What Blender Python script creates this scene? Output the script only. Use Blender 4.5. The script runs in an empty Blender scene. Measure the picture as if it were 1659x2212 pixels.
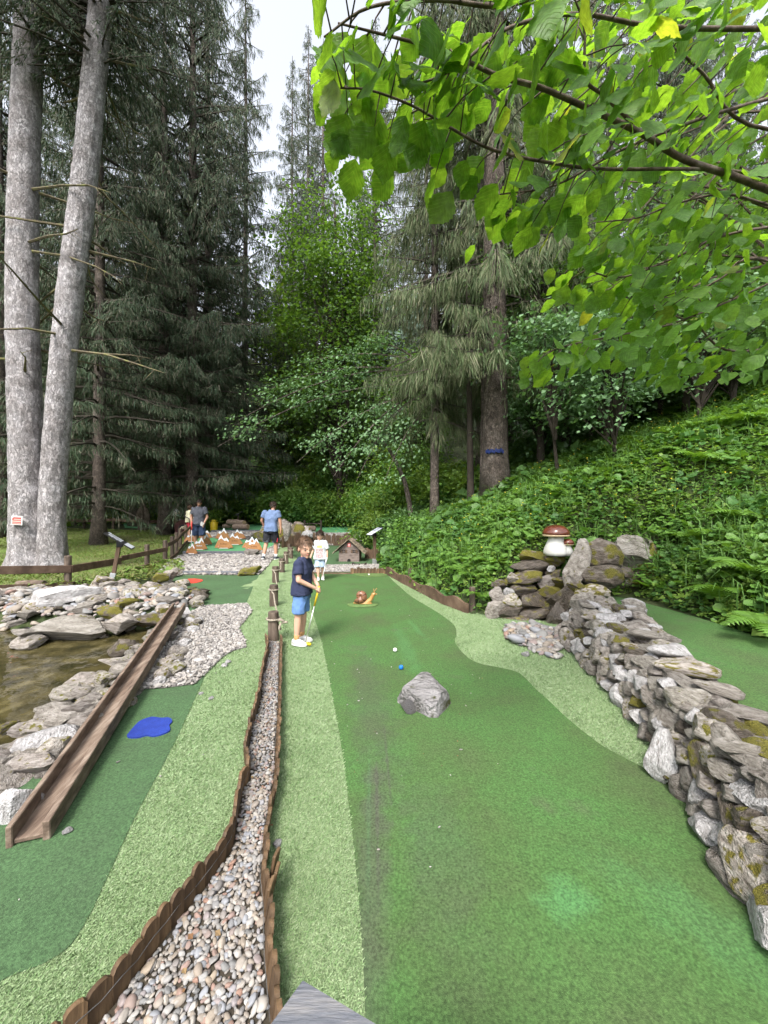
import bpy, bmesh, math, random
import numpy as np
from mathutils import Vector, Matrix, noise as mnoise

# ---------------------------------------------------------------- camera, sky, sun, exposure
scn = bpy.context.scene
col = scn.collection
CH, F, CU, CV = 1.5, 829.5, 829.5, 1106.0          # eye height; photo scale used to read positions off the ground
cam_d = bpy.data.cameras.new('camera'); cam = bpy.data.objects.new('camera', cam_d); col.objects.link(cam)
cam_d.sensor_fit = 'HORIZONTAL'; cam_d.sensor_width = 36; cam_d.lens = 18      # 90 degrees across
cam_d.clip_start = 0.05; cam_d.clip_end = 3000
cam.location = (0, 0, CH); cam.rotation_euler = (math.radians(90), 0, 0)
scn.camera = cam

SUN = Vector((-0.20, -0.60, 0.78)).normalized()
world = bpy.data.worlds.new('World'); scn.world = world; world.use_nodes = True
wn, wl = world.node_tree.nodes, world.node_tree.links
wn.clear()
sky = wn.new('ShaderNodeTexSky'); sky.sky_type = 'NISHITA'; sky.sun_disc = False
sky.sun_elevation = math.asin(SUN.z); sky.sun_rotation = math.atan2(SUN.x, SUN.y)
sky.air_density = 1.0; sky.dust_density = 6.0; sky.ozone_density = 1.0; sky.altitude = 900
hsv = wn.new('ShaderNodeHueSaturation'); hsv.inputs['Saturation'].default_value = 0.28   # thin white overcast
bg = wn.new('ShaderNodeBackground'); bg.inputs['Strength'].default_value = 0.15
out = wn.new('ShaderNodeOutputWorld')
wl.new(sky.outputs[0], hsv.inputs['Color']); wl.new(hsv.outputs[0], bg.inputs[0]); wl.new(bg.outputs[0], out.inputs[0])

sun_d = bpy.data.lights.new('sun', 'SUN'); sun_d.energy = 1.5; sun_d.angle = math.radians(15); sun_d.color = (1, 0.95, 0.87)
sun = bpy.data.objects.new('sun', sun_d); col.objects.link(sun)
sun.rotation_euler = SUN.to_track_quat('Z', 'Y').to_euler()

vs = scn.view_settings
vs.view_transform = 'Standard'; vs.look = 'None'; vs.gamma = 1.0; vs.exposure = 1.85; vs.use_curve_mapping = False
cy = scn.cycles
cy.use_denoising = True; cy.max_bounces = 6; cy.diffuse_bounces = 3; cy.glossy_bounces = 2
cy.use_adaptive_sampling = True; cy.adaptive_threshold = 0.025; cy.transmission_bounces = 4; cy.transparent_max_bounces = 4; cy.caustics_reflective = False; cy.caustics_refractive = False
scn.render.threads_mode = 'AUTO'

# ---------------------------------------------------------------- helpers
R = math.radians
rng = np.random.default_rng(11)
random.seed(5)

def P(u, v, Y):
    """point seen at photo position (u, v) at distance Y ahead"""
    return Vector(((u - CU) / F * Y, Y, CH - (v - CV) / F * Y))

def G(u, v, z=0.0):
    """point of the level z seen at photo position (u, v)"""
    Y = (CH - z) * F / (v - CV)
    return Vector(((u - CU) / F * Y, Y, z))

def tag(o, label=None, cat=None, group=None, kind=None):
    if label: o['label'] = label
    if cat: o['category'] = cat
    if group: o['group'] = group
    if kind: o['kind'] = kind
    return o

def empty(name, loc, label, cat, group=None, rz=0.0):
    o = bpy.data.objects.new(name, None); col.objects.link(o)
    o.empty_display_size = 0.1
    o.location = loc; o.rotation_euler = (0, 0, rz)
    return tag(o, label, cat, group)

def place(name, me, parent=None, loc=(0, 0, 0), rot=None, scale=None):
    o = bpy.data.objects.new(name, me); col.objects.link(o)
    if parent is not None: o.parent = parent
    o.location = loc
    if rot is not None: o.rotation_euler = rot
    if scale is not None: o.scale = scale
    return o

def copy_tree(o, parent=None):
    c = o.copy(); col.objects.link(c); c.parent = parent
    for ch in list(o.children): copy_tree(ch, c)
    return c

def rot3(rx=0, ry=0, rz=0):
    return np.array(Matrix.Rotation(rz, 3, 'Z') @ Matrix.Rotation(ry, 3, 'Y') @ Matrix.Rotation(rx, 3, 'X'))

def frame(d, up=(0, 0, 1)):
    d = Vector(d).normalized(); up = Vector(up)
    s = up.cross(d)
    if s.length < 1e-4: s = Vector((1, 0, 0)).cross(d)
    s.normalize(); u = d.cross(s)
    return np.array([list(d), list(s), list(u)]).T        # columns: along, side, up

ICO = {}
def ico(sub):
    if sub not in ICO:
        b = bmesh.new(); bmesh.ops.create_icosphere(b, subdivisions=sub, radius=1)
        b.verts.ensure_lookup_table()
        ICO[sub] = (np.array([v.co[:] for v in b.verts]), np.array([[v.index for v in f.verts] for f in b.faces]))
        b.free()
    return ICO[sub]

class MB:
    """collects geometry and links it as ONE mesh object"""
    def __init__(s): s.v = []; s.f = []; s.m = []; s.n = 0
    def add(s, V, Fs, mi=0):
        V = np.asarray(V, float)
        if isinstance(Fs, np.ndarray):
            s.f.append(Fs + s.n); s.m.append(np.full(len(Fs), mi))
        else:
            by = {}
            for f in Fs: by.setdefault(len(f), []).append(f)
            for k in by.values():
                a = np.array(k); s.f.append(a + s.n); s.m.append(np.full(len(a), mi))
        s.v.append(V); s.n += len(V)
        return s
    def box(s, c, size, rot=None, ch=None, mi=0):
        h = np.array(size, float) / 2
        ch = min(h) * 0.18 if ch is None else ch
        V = []; 
        for sx in (-1, 1):
            for sy in (-1, 1):
                for sz in (-1, 1):
                    sg = np.array((sx, sy, sz))
                    for a in range(3):
                        p = h - ch; p = p.copy(); p[a] = h[a]; V.append(sg * p)
        V = np.array(V)
        ix = lambda x, y, z, a: ((x * 2 + y) * 2 + z) * 3 + a
        Fs = []
        for a in range(3):
            b, c2 = (a + 1) % 3, (a + 2) % 3
            for sg in (0, 1):
                q = []
                for (p, r) in ((0, 0), (1, 0), (1, 1), (0, 1)):
                    k = [0, 0, 0]; k[a] = sg; k[b] = p; k[c2] = r; q.append(ix(*k, a))
                Fs.append(q if sg else q[::-1])
        for a in range(3):
            b, c2 = (a + 1) % 3, (a + 2) % 3
            for p in (0, 1):
                for r in (0, 1):
                    k0 = [0, 0, 0]; k0[b] = p; k0[c2] = r; k1 = list(k0); k1[a] = 1
                    q = [ix(*k0, b), ix(*k1, b), ix(*k1, c2), ix(*k0, c2)]
                    Fs.append(q if (p ^ r) else q[::-1])
        for x in (0, 1):
            for y in (0, 1):
                for z in (0, 1):
                    q = [ix(x, y, z, 0), ix(x, y, z, 1), ix(x, y, z, 2)]
                    Fs.append(q if (x + y + z) % 2 else q[::-1])
        if rot is not None: V = V @ np.asarray(rot).T
        return s.add(V + np.array(c, float), Fs, mi)
    def tube(s, pts, rad, n=8, mi=0, cap=True, flat=None):
        pts = [Vector(p) for p in pts]; k = len(pts)
        if not hasattr(rad, '__len__'): rad = [rad] * k
        tang = []
        for i in range(k):
            t = pts[min(i + 1, k - 1)] - pts[max(i - 1, 0)]
            tang.append(t.normalized() if t.length > 1e-9 else Vector((0, 0, 1)))
        nrm = tang[0].orthogonal().normalized()
        ang = np.linspace(0, 2 * math.pi, n, endpoint=False)
        V = []
        for i in range(k):
            nrm = (nrm - tang[i] * nrm.dot(tang[i]))
            nrm = nrm.normalized() if nrm.length > 1e-6 else tang[i].orthogonal().normalized()
            b = tang[i].cross(nrm)
            V.append(np.array(pts[i]) + rad[i] * (np.outer(np.cos(ang), nrm) + np.outer(np.sin(ang), b)))
        V = np.concatenate(V)
        a = np.arange(n); b = (a + 1) % n
        Fs = np.concatenate([np.stack([i * n + a, i * n + b, (i + 1) * n + b, (i + 1) * n + a], 1) for i in range(k - 1)])
        s.add(V, Fs, mi)
        if cap:
            o = s.n - len(V)
            s.f.append(np.array([[o + j for j in range(n)][::-1]])); s.m.append(np.array([mi]))
            s.f.append(np.array([[o + (k - 1) * n + j for j in range(n)]])); s.m.append(np.array([mi]))
        return s
    def loft(s, rings, mi=0, cap=True, closed=False):
        n = len(rings[0]); k = len(rings); V = np.concatenate([np.asarray(r, float) for r in rings])
        a = np.arange(n); b = (a + 1) % n
        Fs = np.concatenate([np.stack([i * n + a, i * n + b, (i + 1) * n + b, (i + 1) * n + a], 1) for i in range(k - 1)])
        s.add(V, Fs, mi)
        if cap:
            o = s.n - len(V)
            s.f.append(np.array([[o + j for j in range(n)][::-1]])); s.m.append(np.array([mi]))
            s.f.append(np.array([[o + (k - 1) * n + j for j in range(n)]])); s.m.append(np.array([mi]))
        return s
    def ell(s, c, r, rot=None, sub=3, mi=0):
        V, Fs = ico(sub); V = V * np.array(r, float)
        if rot is not None: V = V @ np.asarray(rot).T
        return s.add(V + np.array(c, float), Fs, mi)
    def lathe(s, prof, c=(0, 0, 0), n=24, mi=0, rot=None):
        ang = np.linspace(0, 2 * math.pi, n, endpoint=False)
        rings = [np.stack([r * np.cos(ang), r * np.sin(ang), np.full(n, z)], 1) for r, z in prof]
        if rot is not None: rings = [q @ np.asarray(rot).T for q in rings]
        return s.loft([q + np.array(c, float) for q in rings], mi)
    def inst(s, V, Fs, mats, locs, mi=0):
        """many copies of a small template: mats (n,3,3), locs (n,3)"""
        n = len(locs); k = len(V)
        W = np.einsum('nij,kj->nki', mats, V) + np.asarray(locs)[:, None, :]
        Q = (Fs[None] + (np.arange(n) * k)[:, None, None]).reshape(-1, Fs.shape[1])
        return s.add(W.reshape(-1, 3), Q, mi)
    def mesh(s, name, mats, origin=None, smooth=False, sharp=None):
        me = bpy.data.meshes.new(name)
        V = np.concatenate(s.v)
        if origin is not None: V = V - np.array(origin, float)
        tot = np.concatenate([np.full(len(f), f.shape[1]) for f in s.f])
        lv = np.concatenate([f.ravel() for f in s.f]).astype(np.int32)
        st = np.concatenate([[0], np.cumsum(tot)[:-1]]).astype(np.int32)
        me.vertices.add(len(V)); me.vertices.foreach_set('co', V.astype(np.float32).ravel())
        me.loops.add(len(lv)); me.loops.foreach_set('vertex_index', lv)
        me.polygons.add(len(tot)); me.polygons.foreach_set('loop_start', st)
        me.polygons.foreach_set('material_index', np.concatenate(s.m).astype(np.int32))
        me.polygons.foreach_set('use_smooth', np.full(len(tot), bool(smooth)))
        me.update(calc_edges=True); me.validate()
        for m in (mats if isinstance(mats, (list, tuple)) else [mats]): me.materials.append(m)
        if sharp is not None: me.set_sharp_from_angle(angle=R(sharp))
        return me
    def build(s, name, mats, parent=None, smooth=False, sharp=None, origin=None, local=False):
        """vertices are in world space unless local; the object gets the parent's frame or its own origin"""
        if parent is not None:
            og = None if local else parent.matrix_basis.translation
            if parent.parent is not None and not local: og = og + parent.parent.matrix_basis.translation
            return place(name, s.mesh(name, mats, og, smooth, sharp), parent)
        return place(name, s.mesh(name, mats, origin, smooth, sharp), None, origin if origin is not None else (0, 0, 0))

def remesh(mb, voxel, smooth_it=3, sf=0.5):
    me = mb.mesh('tmp', []) ; o = bpy.data.objects.new('tmp', me); col.objects.link(o)
    m = o.modifiers.new('r', 'REMESH'); m.mode = 'VOXEL'; m.voxel_size = voxel; m.use_smooth_shade = True
    if smooth_it:
        k = o.modifiers.new('s', 'SMOOTH'); k.iterations = smooth_it; k.factor = sf
    dg = bpy.context.evaluated_depsgraph_get(); dg.update()
    r = bpy.data.meshes.new_from_object(o.evaluated_get(dg))
    bpy.data.objects.remove(o); bpy.data.meshes.remove(me)
    return r

def catmull(pts, per=6):
    p = [np.array(q, float) for q in pts]; p = [2 * p[0] - p[1]] + p + [2 * p[-1] - p[-2]]
    o = []
    for i in range(1, len(p) - 2):
        for t in np.linspace(0, 1, per, endpoint=False):
            a, b, c, d = p[i - 1], p[i], p[i + 1], p[i + 2]
            o.append(0.5 * (2 * b + (c - a) * t + (2 * a - 5 * b + 4 * c - d) * t * t + (3 * b - a - 3 * c + d) * t ** 3))
    o.append(p[-2]); return o

def inside(poly, x, y):
    """points in polygon, vectorised"""
    poly = np.asarray(poly); r = np.zeros(len(x), bool); j = len(poly) - 1
    for i in range(len(poly)):
        xi, yi = poly[i][:2]; xj, yj = poly[j][:2]
        c = ((yi > y) != (yj > y)) & (x < (xj - xi) * (y - yi) / (yj - yi + 1e-12) + xi)
        r ^= c; j = i
    return r

def rand_rot(n, r, tilt=math.pi):
    """random rotation matrices (n,3,3): spin about z, then tilt"""
    a = r.uniform(0, 2 * math.pi, n); b = r.uniform(-tilt, tilt, n); c = r.uniform(-tilt, tilt, n)
    ca, sa, cb, sb, cc, sc = np.cos(a), np.sin(a), np.cos(b), np.sin(b), np.cos(c), np.sin(c)
    Z = np.zeros((n, 3, 3)); Z[:, 0, 0] = ca; Z[:, 0, 1] = -sa; Z[:, 1, 0] = sa; Z[:, 1, 1] = ca; Z[:, 2, 2] = 1
    X = np.zeros((n, 3, 3)); X[:, 0, 0] = 1; X[:, 1, 1] = cb; X[:, 1, 2] = -sb; X[:, 2, 1] = sb; X[:, 2, 2] = cb
    Y = np.zeros((n, 3, 3)); Y[:, 1, 1] = 1; Y[:, 0, 0] = cc; Y[:, 0, 2] = sc; Y[:, 2, 0] = -sc; Y[:, 2, 2] = cc
    return Z @ X @ Y

def basis(d, up):
    """(n,3) along vectors and rough up vectors -> matrices with columns side, along, normal"""
    d = d / (np.linalg.norm(d, axis=1, keepdims=True) + 1e-9)
    s = np.cross(d, up); s /= (np.linalg.norm(s, axis=1, keepdims=True) + 1e-9)
    n = np.cross(s, d)
    return np.stack([s, d, n], 2)

# ---------------------------------------------------------------- materials
def _new(name):
    m = bpy.data.materials.new(name); m.use_nodes = True
    nt = m.node_tree; nt.nodes.clear()
    return m, nt.nodes, nt.links

def _ramp(N, cols, pos=None):
    r = N.new('ShaderNodeValToRGB'); e = r.color_ramp.elements
    pos = pos or [0.3 + 0.4 * i / max(1, len(cols) - 1) for i in range(len(cols))]
    while len(e) < len(cols): e.new(0.5)
    for i, c in enumerate(cols): e[i].position = pos[i]; e[i].color = (*c, 1)
    return r

def mat(name, cols, scale=6, rough=0.8, bump=0.0, bscale=40, isl=0.0, ob=0.0, tr=0.0, spec=0.3, stretch=(1, 1, 1), pos=None,
        hue=0.0, moss=None, metal=0.0, coat=0.0, icols=None, detail=6, trc=None, bdist=0.01, distort=0.0, extra=None):
    m, N, L = _new(name)
    tc = N.new('ShaderNodeTexCoord'); mp = N.new('ShaderNodeMapping'); mp.inputs['Scale'].default_value = stretch
    L.new(tc.outputs['Object'], mp.inputs[0])
    if icols:                                            # colour chosen piece by piece
        ge = N.new('ShaderNodeNewGeometry'); rp = _ramp(N, icols, pos or [i / len(icols) for i in range(len(icols))])
        rp.color_ramp.interpolation = 'LINEAR'
        L.new(ge.outputs['Random Per Island'], rp.inputs[0]); c = rp.outputs[0]
    else:
        nz = N.new('ShaderNodeTexNoise'); nz.inputs['Scale'].default_value = scale; nz.inputs['Detail'].default_value = detail
        nz.inputs['Roughness'].default_value = 0.6; nz.inputs['Distortion'].default_value = distort
        L.new(mp.outputs[0], nz.inputs['Vector'])
        rp = _ramp(N, cols, pos); L.new(nz.outputs['Fac'], rp.inputs[0]); c = rp.outputs[0]
    if extra: c = extra(N, L, tc, c)
    if moss:
        mc, amt, msc = moss
        mn = N.new('ShaderNodeTexNoise'); mn.inputs['Scale'].default_value = msc; mn.inputs['Detail'].default_value = 5
        L.new(tc.outputs['Object'], mn.inputs['Vector'])
        oi = N.new('ShaderNodeObjectInfo')
        ad = N.new('ShaderNodeMath'); ad.operation = 'MULTIPLY_ADD'; ad.inputs[1].default_value = 0.3; ad.inputs[2].default_value = amt - 0.15
        L.new(oi.outputs['Random'], ad.inputs[0])
        mr = N.new('ShaderNodeMath'); mr.operation = 'ADD'; L.new(mn.outputs['Fac'], mr.inputs[0]); L.new(ad.outputs[0], mr.inputs[1])
        st = N.new('ShaderNodeMapRange'); st.inputs[1].default_value = 0.62; st.inputs[2].default_value = 0.70
        L.new(mr.outputs[0], st.inputs[0])
        m2 = N.new('ShaderNodeTexNoise'); m2.inputs['Scale'].default_value = 35; L.new(tc.outputs['Object'], m2.inputs['Vector'])
        mcr = _ramp(N, mc); L.new(m2.outputs['Fac'], mcr.inputs[0])
        mx = N.new('ShaderNodeMixRGB'); L.new(st.outputs[0], mx.inputs[0]); L.new(c, mx.inputs[1]); L.new(mcr.outputs[0], mx.inputs[2]); c = mx.outputs[0]
    if isl or ob:
        h = N.new('ShaderNodeHueSaturation')
        if isl: src = N.new('ShaderNodeNewGeometry').outputs['Random Per Island']
        else: src = N.new('ShaderNodeObjectInfo').outputs['Random']
        amt = isl or ob
        a = N.new('ShaderNodeMapRange'); a.inputs[3].default_value = 1 - amt; a.inputs[4].default_value = 1 + amt
        L.new(src, a.inputs[0]); L.new(a.outputs[0], h.inputs['Value'])
        if hue:
            f = N.new('ShaderNodeMath'); f.operation = 'FRACT'; g = N.new('ShaderNodeMath'); g.operation = 'MULTIPLY'; g.inputs[1].default_value = 7.31
            L.new(src, g.inputs[0]); L.new(g.outputs[0], f.inputs[0])
            b = N.new('ShaderNodeMapRange'); b.inputs[3].default_value = 0.5 - hue; b.inputs[4].default_value = 0.5 + hue
            L.new(f.outputs[0], b.inputs[0]); L.new(b.outputs[0], h.inputs['Hue'])
        L.new(c, h.inputs['Color']); c = h.outputs[0]
    p = N.new('ShaderNodeBsdfPrincipled'); L.new(c, p.inputs['Base Color'])
    p.inputs['Roughness'].default_value = rough; p.inputs['Specular IOR Level'].default_value = spec
    p.inputs['Metallic'].default_value = metal; p.inputs['Coat Weight'].default_value = coat
    if bump:
        bn = N.new('ShaderNodeTexNoise'); bn.inputs['Scale'].default_value = bscale; bn.inputs['Detail'].default_value = 5
        L.new(mp.outputs[0], bn.inputs['Vector'])
        b = N.new('ShaderNodeBump'); b.inputs['Strength'].default_value = bump; b.inputs['Distance'].default_value = bdist
        L.new(bn.outputs['Fac'], b.inputs['Height']); L.new(b.outputs[0], p.inputs['Normal'])
    o = N.new('ShaderNodeOutputMaterial'); s = p.outputs[0]
    if tr:
        t = N.new('ShaderNodeBsdfTranslucent')
        g = N.new('ShaderNodeMixRGB'); g.blend_type = 'MULTIPLY'; g.inputs[0].default_value = 1; g.inputs[2].default_value = (*(trc or (1.5, 1.45, 0.55)), 1)
        L.new(c, g.inputs[1]); L.new(g.outputs[0], t.inputs[0])
        x = N.new('ShaderNodeMixShader'); x.inputs[0].default_value = tr; L.new(s, x.inputs[1]); L.new(t.outputs[0], x.inputs[2]); s = x.outputs[0]
    L.new(s, o.inputs[0])
    return m

def add_mask(spots, col2):
    """worn or faded spots on a carpet, and dark and pale streaks painted for a fold: (x, y, rx, ry, angle, strength)"""
    def f(N, L, tc, c):
        nz = N.new('ShaderNodeTexNoise'); nz.inputs['Scale'].default_value = 9; nz.inputs['Detail'].default_value = 6
        L.new(tc.outputs['Object'], nz.inputs['Vector'])
        for (x, y, rx, ry, an, st) in spots:
            mp = N.new('ShaderNodeMapping'); mp.vector_type = 'TEXTURE'
            mp.inputs['Location'].default_value = (x, y, 0); mp.inputs['Rotation'].default_value = (0, 0, an); mp.inputs['Scale'].default_value = (rx, ry, 1)
            L.new(tc.outputs['Object'], mp.inputs[0])
            ln = N.new('ShaderNodeVectorMath'); ln.operation = 'LENGTH'; L.new(mp.outputs[0], ln.inputs[0])
            ad = N.new('ShaderNodeMath'); ad.operation = 'MULTIPLY_ADD'; ad.inputs[1].default_value = 1.6
            L.new(nz.outputs['Fac'], ad.inputs[0]); L.new(ln.outputs['Value'], ad.inputs[2])
            mr = N.new('ShaderNodeMapRange'); mr.inputs[1].default_value = 1.15; mr.inputs[2].default_value = 1.85; mr.inputs[3].default_value = st; mr.inputs[4].default_value = 0
            L.new(ad.outputs[0], mr.inputs[0])
            mx = N.new('ShaderNodeMixRGB'); L.new(mr.outputs[0], mx.inputs[0]); L.new(c, mx.inputs[1]); mx.inputs[2].default_value = (*col2, 1); c = mx.outputs[0]
        return c
    return f

def bark_mat(name, cols, sc=17.0, dark=0.45, moss=None):
    """flaky plates: cells with their own grey, dark gaps between them"""
    keep = {}
    def f(N, L, tc, c):
        mp = N.new('ShaderNodeMapping'); mp.inputs['Scale'].default_value = (1, 1, 0.45)
        nz = N.new('ShaderNodeTexNoise'); nz.inputs['Scale'].default_value = 9; nz.inputs['Detail'].default_value = 4
        L.new(tc.outputs['Object'], nz.inputs['Vector'])
        av = N.new('ShaderNodeVectorMath'); av.operation = 'MULTIPLY_ADD'; av.inputs[1].default_value = (.16, .16, .22)
        L.new(nz.outputs['Color'], av.inputs[0]); L.new(tc.outputs['Object'], av.inputs[2]); L.new(av.outputs[0], mp.inputs[0])
        v = N.new('ShaderNodeTexVoronoi'); v.inputs['Scale'].default_value = sc; L.new(mp.outputs[0], v.inputs['Vector'])
        e = N.new('ShaderNodeTexVoronoi'); e.feature = 'DISTANCE_TO_EDGE'; e.inputs['Scale'].default_value = sc; L.new(mp.outputs[0], e.inputs['Vector'])
        s = N.new('ShaderNodeSeparateXYZ'); L.new(v.outputs['Color'], s.inputs[0])
        a = N.new('ShaderNodeMapRange'); a.inputs[3].default_value = 0.62; a.inputs[4].default_value = 1.35; L.new(s.outputs[0], a.inputs[0])
        g = N.new('ShaderNodeMapRange'); g.inputs[1].default_value = 0.0; g.inputs[2].default_value = 0.12; g.inputs[3].default_value = dark; g.inputs[4].default_value = 1.0; L.new(e.outputs['Distance'], g.inputs[0])
        m = N.new('ShaderNodeMath'); m.operation = 'MULTIPLY'; L.new(a.outputs[0], m.inputs[0]); L.new(g.outputs[0], m.inputs[1])
        h = N.new('ShaderNodeHueSaturation'); L.new(m.outputs[0], h.inputs['Value']); L.new(c, h.inputs['Color'])
        keep['h'] = m.outputs[0]
        return h.outputs[0]
    m = mat(name, cols, scale=3.0, detail=8, rough=0.9, moss=moss, extra=f, pos=[0.32, 0.5, 0.68])
    N, L = m.node_tree.nodes, m.node_tree.links
    p = [n for n in N if n.type == 'BSDF_PRINCIPLED'][0]
    b = N.new('ShaderNodeBump'); b.inputs['Strength'].default_value = 0.9; b.inputs['Distance'].default_value = 0.03
    L.new(keep['h'], b.inputs['Height']); L.new(b.outputs[0], p.inputs['Normal'])
    return m

def speckle(amt, scale, chain=None):
    """fine fibre speckle multiplied over the colour"""
    def f(N, L, tc, c):
        if chain: c = chain(N, L, tc, c)
        nz = N.new('ShaderNodeTexNoise'); nz.inputs['Scale'].default_value = scale; nz.inputs['Detail'].default_value = 3
        L.new(tc.outputs['Object'], nz.inputs['Vector'])
        mr = N.new('ShaderNodeMapRange'); mr.inputs[1].default_value = 0.3; mr.inputs[2].default_value = 0.7; mr.inputs[3].default_value = 1 - amt; mr.inputs[4].default_value = 1 + amt
        L.new(nz.outputs['Fac'], mr.inputs[0])
        h = N.new('ShaderNodeHueSaturation'); L.new(mr.outputs[0], h.inputs['Value']); L.new(c, h.inputs['Color'])
        return h.outputs[0]
    return f

MOSS = ([(0.04, 0.042, 0.008), (0.11, 0.10, 0.016), (0.18, 0.155, 0.025)], 0.02, 3.0)
M = {}
M['carpet'] = mat('putting_carpet', [(0.052, 0.078, 0.029), (0.049, 0.093, 0.027), (0.047, 0.109, 0.028), (0.062, 0.088, 0.039)], scale=1.6, detail=8, rough=0.9, bump=0.5, bscale=260, bdist=0.006,
                  pos=[0.3, 0.45, 0.6, 0.72], extra=speckle(0.40, 110, lambda N, L, t, c: add_mask([(-0.05, 1.6, 0.10, 0.9, -0.02, 0.55), (-0.10, 3.0, 0.2, 1.4, 0.12, 0.4), (0.25, 1.7, 0.2, 0.55, 0.0, 0.3), (-0.035, 1.95, 0.012, 0.55, 0.03, 0.7), (0.02, 2.3, 0.010, 0.6, 0.05, 0.5)], (0.055, 0.06, 0.042))(N, L, t,
                  add_mask([(0.71, 1.48, 0.13, 0.11, 0.3, 0.7), (0.25, 4.2, 0.1, 0.9, 0.1, 0.35), (-0.075, 1.9, 0.014, 0.6, 0.03, 0.5), (0.42, 4.9, 0.05, 0.5, 0.2, 0.4), (1.2, 1.35, 0.16, 0.5, 0.75, 0.35)], (0.06, 0.16, 0.055))(N, L, t, c))))  # the thinnest entries paint the shading of a lengthwise carpet fold
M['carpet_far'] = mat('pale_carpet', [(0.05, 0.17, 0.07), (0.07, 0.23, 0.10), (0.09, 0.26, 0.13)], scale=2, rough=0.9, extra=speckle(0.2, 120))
M['carpet_lane'] = mat('lane_carpet', [(0.042, 0.072, 0.034), (0.044, 0.088, 0.036), (0.052, 0.104, 0.044)], scale=1.8, detail=8, rough=0.9, bump=0.5, bscale=240, bdist=0.006, extra=speckle(0.40, 110))
M['turf'] = mat('light_turf', [(0.12, 0.175, 0.08), (0.165, 0.23, 0.11), (0.20, 0.26, 0.14)], scale=3, detail=8, rough=0.85, bump=0.9, bscale=130, bdist=0.012, extra=speckle(0.4, 170))
M['turf_blade'] = mat('turf_fibre', None, icols=[(0.13, 0.205, 0.09), (0.18, 0.265, 0.125), (0.225, 0.31, 0.165), (0.275, 0.335, 0.20), (0.15, 0.245, 0.10)], rough=0.55, tr=0.15, trc=(1.1, 1.1, 0.6))
M['soil'] = mat('forest_floor', [(0.018, 0.028, 0.010), (0.035, 0.05, 0.016), (0.055, 0.06, 0.025)], scale=2.5, rough=0.95, bump=0.5, bscale=15, bdist=0.05)
M['lawn'] = mat('lawn_sod', [(0.085, 0.072, 0.035), (0.095, 0.12, 0.032), (0.12, 0.19, 0.038)], scale=0.5, rough=0.9, extra=speckle(0.35, 40))
M['lawn_blade'] = mat('lawn_grass', None, icols=[(0.09, 0.155, 0.03), (0.125, 0.20, 0.04), (0.16, 0.24, 0.055), (0.17, 0.18, 0.06)], rough=0.6, tr=0.3, trc=(1.1, 1.1, 0.5))
M['grit'] = mat('gravel_bed', [(0.06, 0.055, 0.05), (0.16, 0.15, 0.14), (0.25, 0.24, 0.22)], scale=60, rough=0.9, bump=0.8, bscale=60, bdist=0.02)
M['pebble'] = mat('river_pebble', None, icols=[(0.23, 0.21, 0.19), (0.14, 0.14, 0.145), (0.28, 0.265, 0.245), (0.18, 0.15, 0.12), (0.25, 0.23, 0.21), (0.11, 0.11, 0.11), (0.31, 0.30, 0.285), (0.22, 0.175, 0.13), (0.16, 0.15, 0.145), (0.20, 0.12, 0.09), (0.19, 0.195, 0.21)], rough=0.65)
M['pebble_pale'] = mat('grey_gravel', None, icols=[(0.23, 0.21, 0.195), (0.29, 0.275, 0.26), (0.18, 0.165, 0.155), (0.33, 0.315, 0.30), (0.25, 0.225, 0.20), (0.14, 0.13, 0.125)], rough=0.7)
M['rock'] = mat('grey_schist', [(0.062, 0.05, 0.04), (0.19, 0.168, 0.145), (0.295, 0.268, 0.24), (0.39, 0.365, 0.34)], scale=2.2, detail=10, rough=0.8, bump=0.9, bscale=9, bdist=0.04, stretch=(1, 1, 2.6), ob=0.28, hue=0.015, moss=(MOSS[0], -0.03, 2.5), pos=[0.28, 0.42, 0.56, 0.72])
M['rock_moss'] = mat('mossy_rock', [(0.035, 0.028, 0.02), (0.11, 0.09, 0.072), (0.21, 0.185, 0.165)], scale=2.0, detail=10, rough=0.85, bump=0.9, bscale=10, bdist=0.04, stretch=(1, 1, 2), ob=0.3, moss=(MOSS[0], 0.15, 1.6), pos=[0.3, 0.5, 0.7])
M['rock_wet'] = mat('wet_dark_rock', [(0.022, 0.017, 0.012), (0.06, 0.047, 0.035), (0.12, 0.10, 0.085)], scale=3, detail=10, rough=0.4, spec=0.5, bump=0.8, bscale=10, bdist=0.03, ob=0.3, moss=(MOSS[0], 0.02, 2.5))
M['rock_pale'] = mat('pale_veined_rock', [(0.19, 0.18, 0.175), (0.30, 0.29, 0.29), (0.40, 0.39, 0.395), (0.10, 0.08, 0.06)], scale=2.6, detail=10, rough=0.75, bump=0.8, bscale=8, bdist=0.03, stretch=(1.6, 1, 0.8), ob=0.12, pos=[0.34, 0.48, 0.6, 0.74])
M['rock_obst'] = mat('veined_obstacle_rock', [(0.035, 0.033, 0.025), (0.14, 0.135, 0.13), (0.21, 0.20, 0.20), (0.27, 0.26, 0.262)], scale=7, detail=12, rough=0.75, bump=1.0, bscale=22, bdist=0.06, stretch=(1.0, 2.4, 1.6), moss=([(0.02, 0.022, 0.006), (0.06, 0.06, 0.015)], 0.05, 9.0), pos=[0.33, 0.40, 0.52, 0.70], distort=0.6)
M['bark'] = bark_mat('spruce_bark', [(0.18, 0.162, 0.16), (0.28, 0.262, 0.265), (0.38, 0.362, 0.375)], 24.0, 0.62, (MOSS[0], -0.05, 0.9))
M['bark_brown'] = bark_mat('brown_bark', [(0.07, 0.055, 0.046), (0.12, 0.097, 0.082), (0.17, 0.145, 0.125)], 22.0, 0.5)
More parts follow.
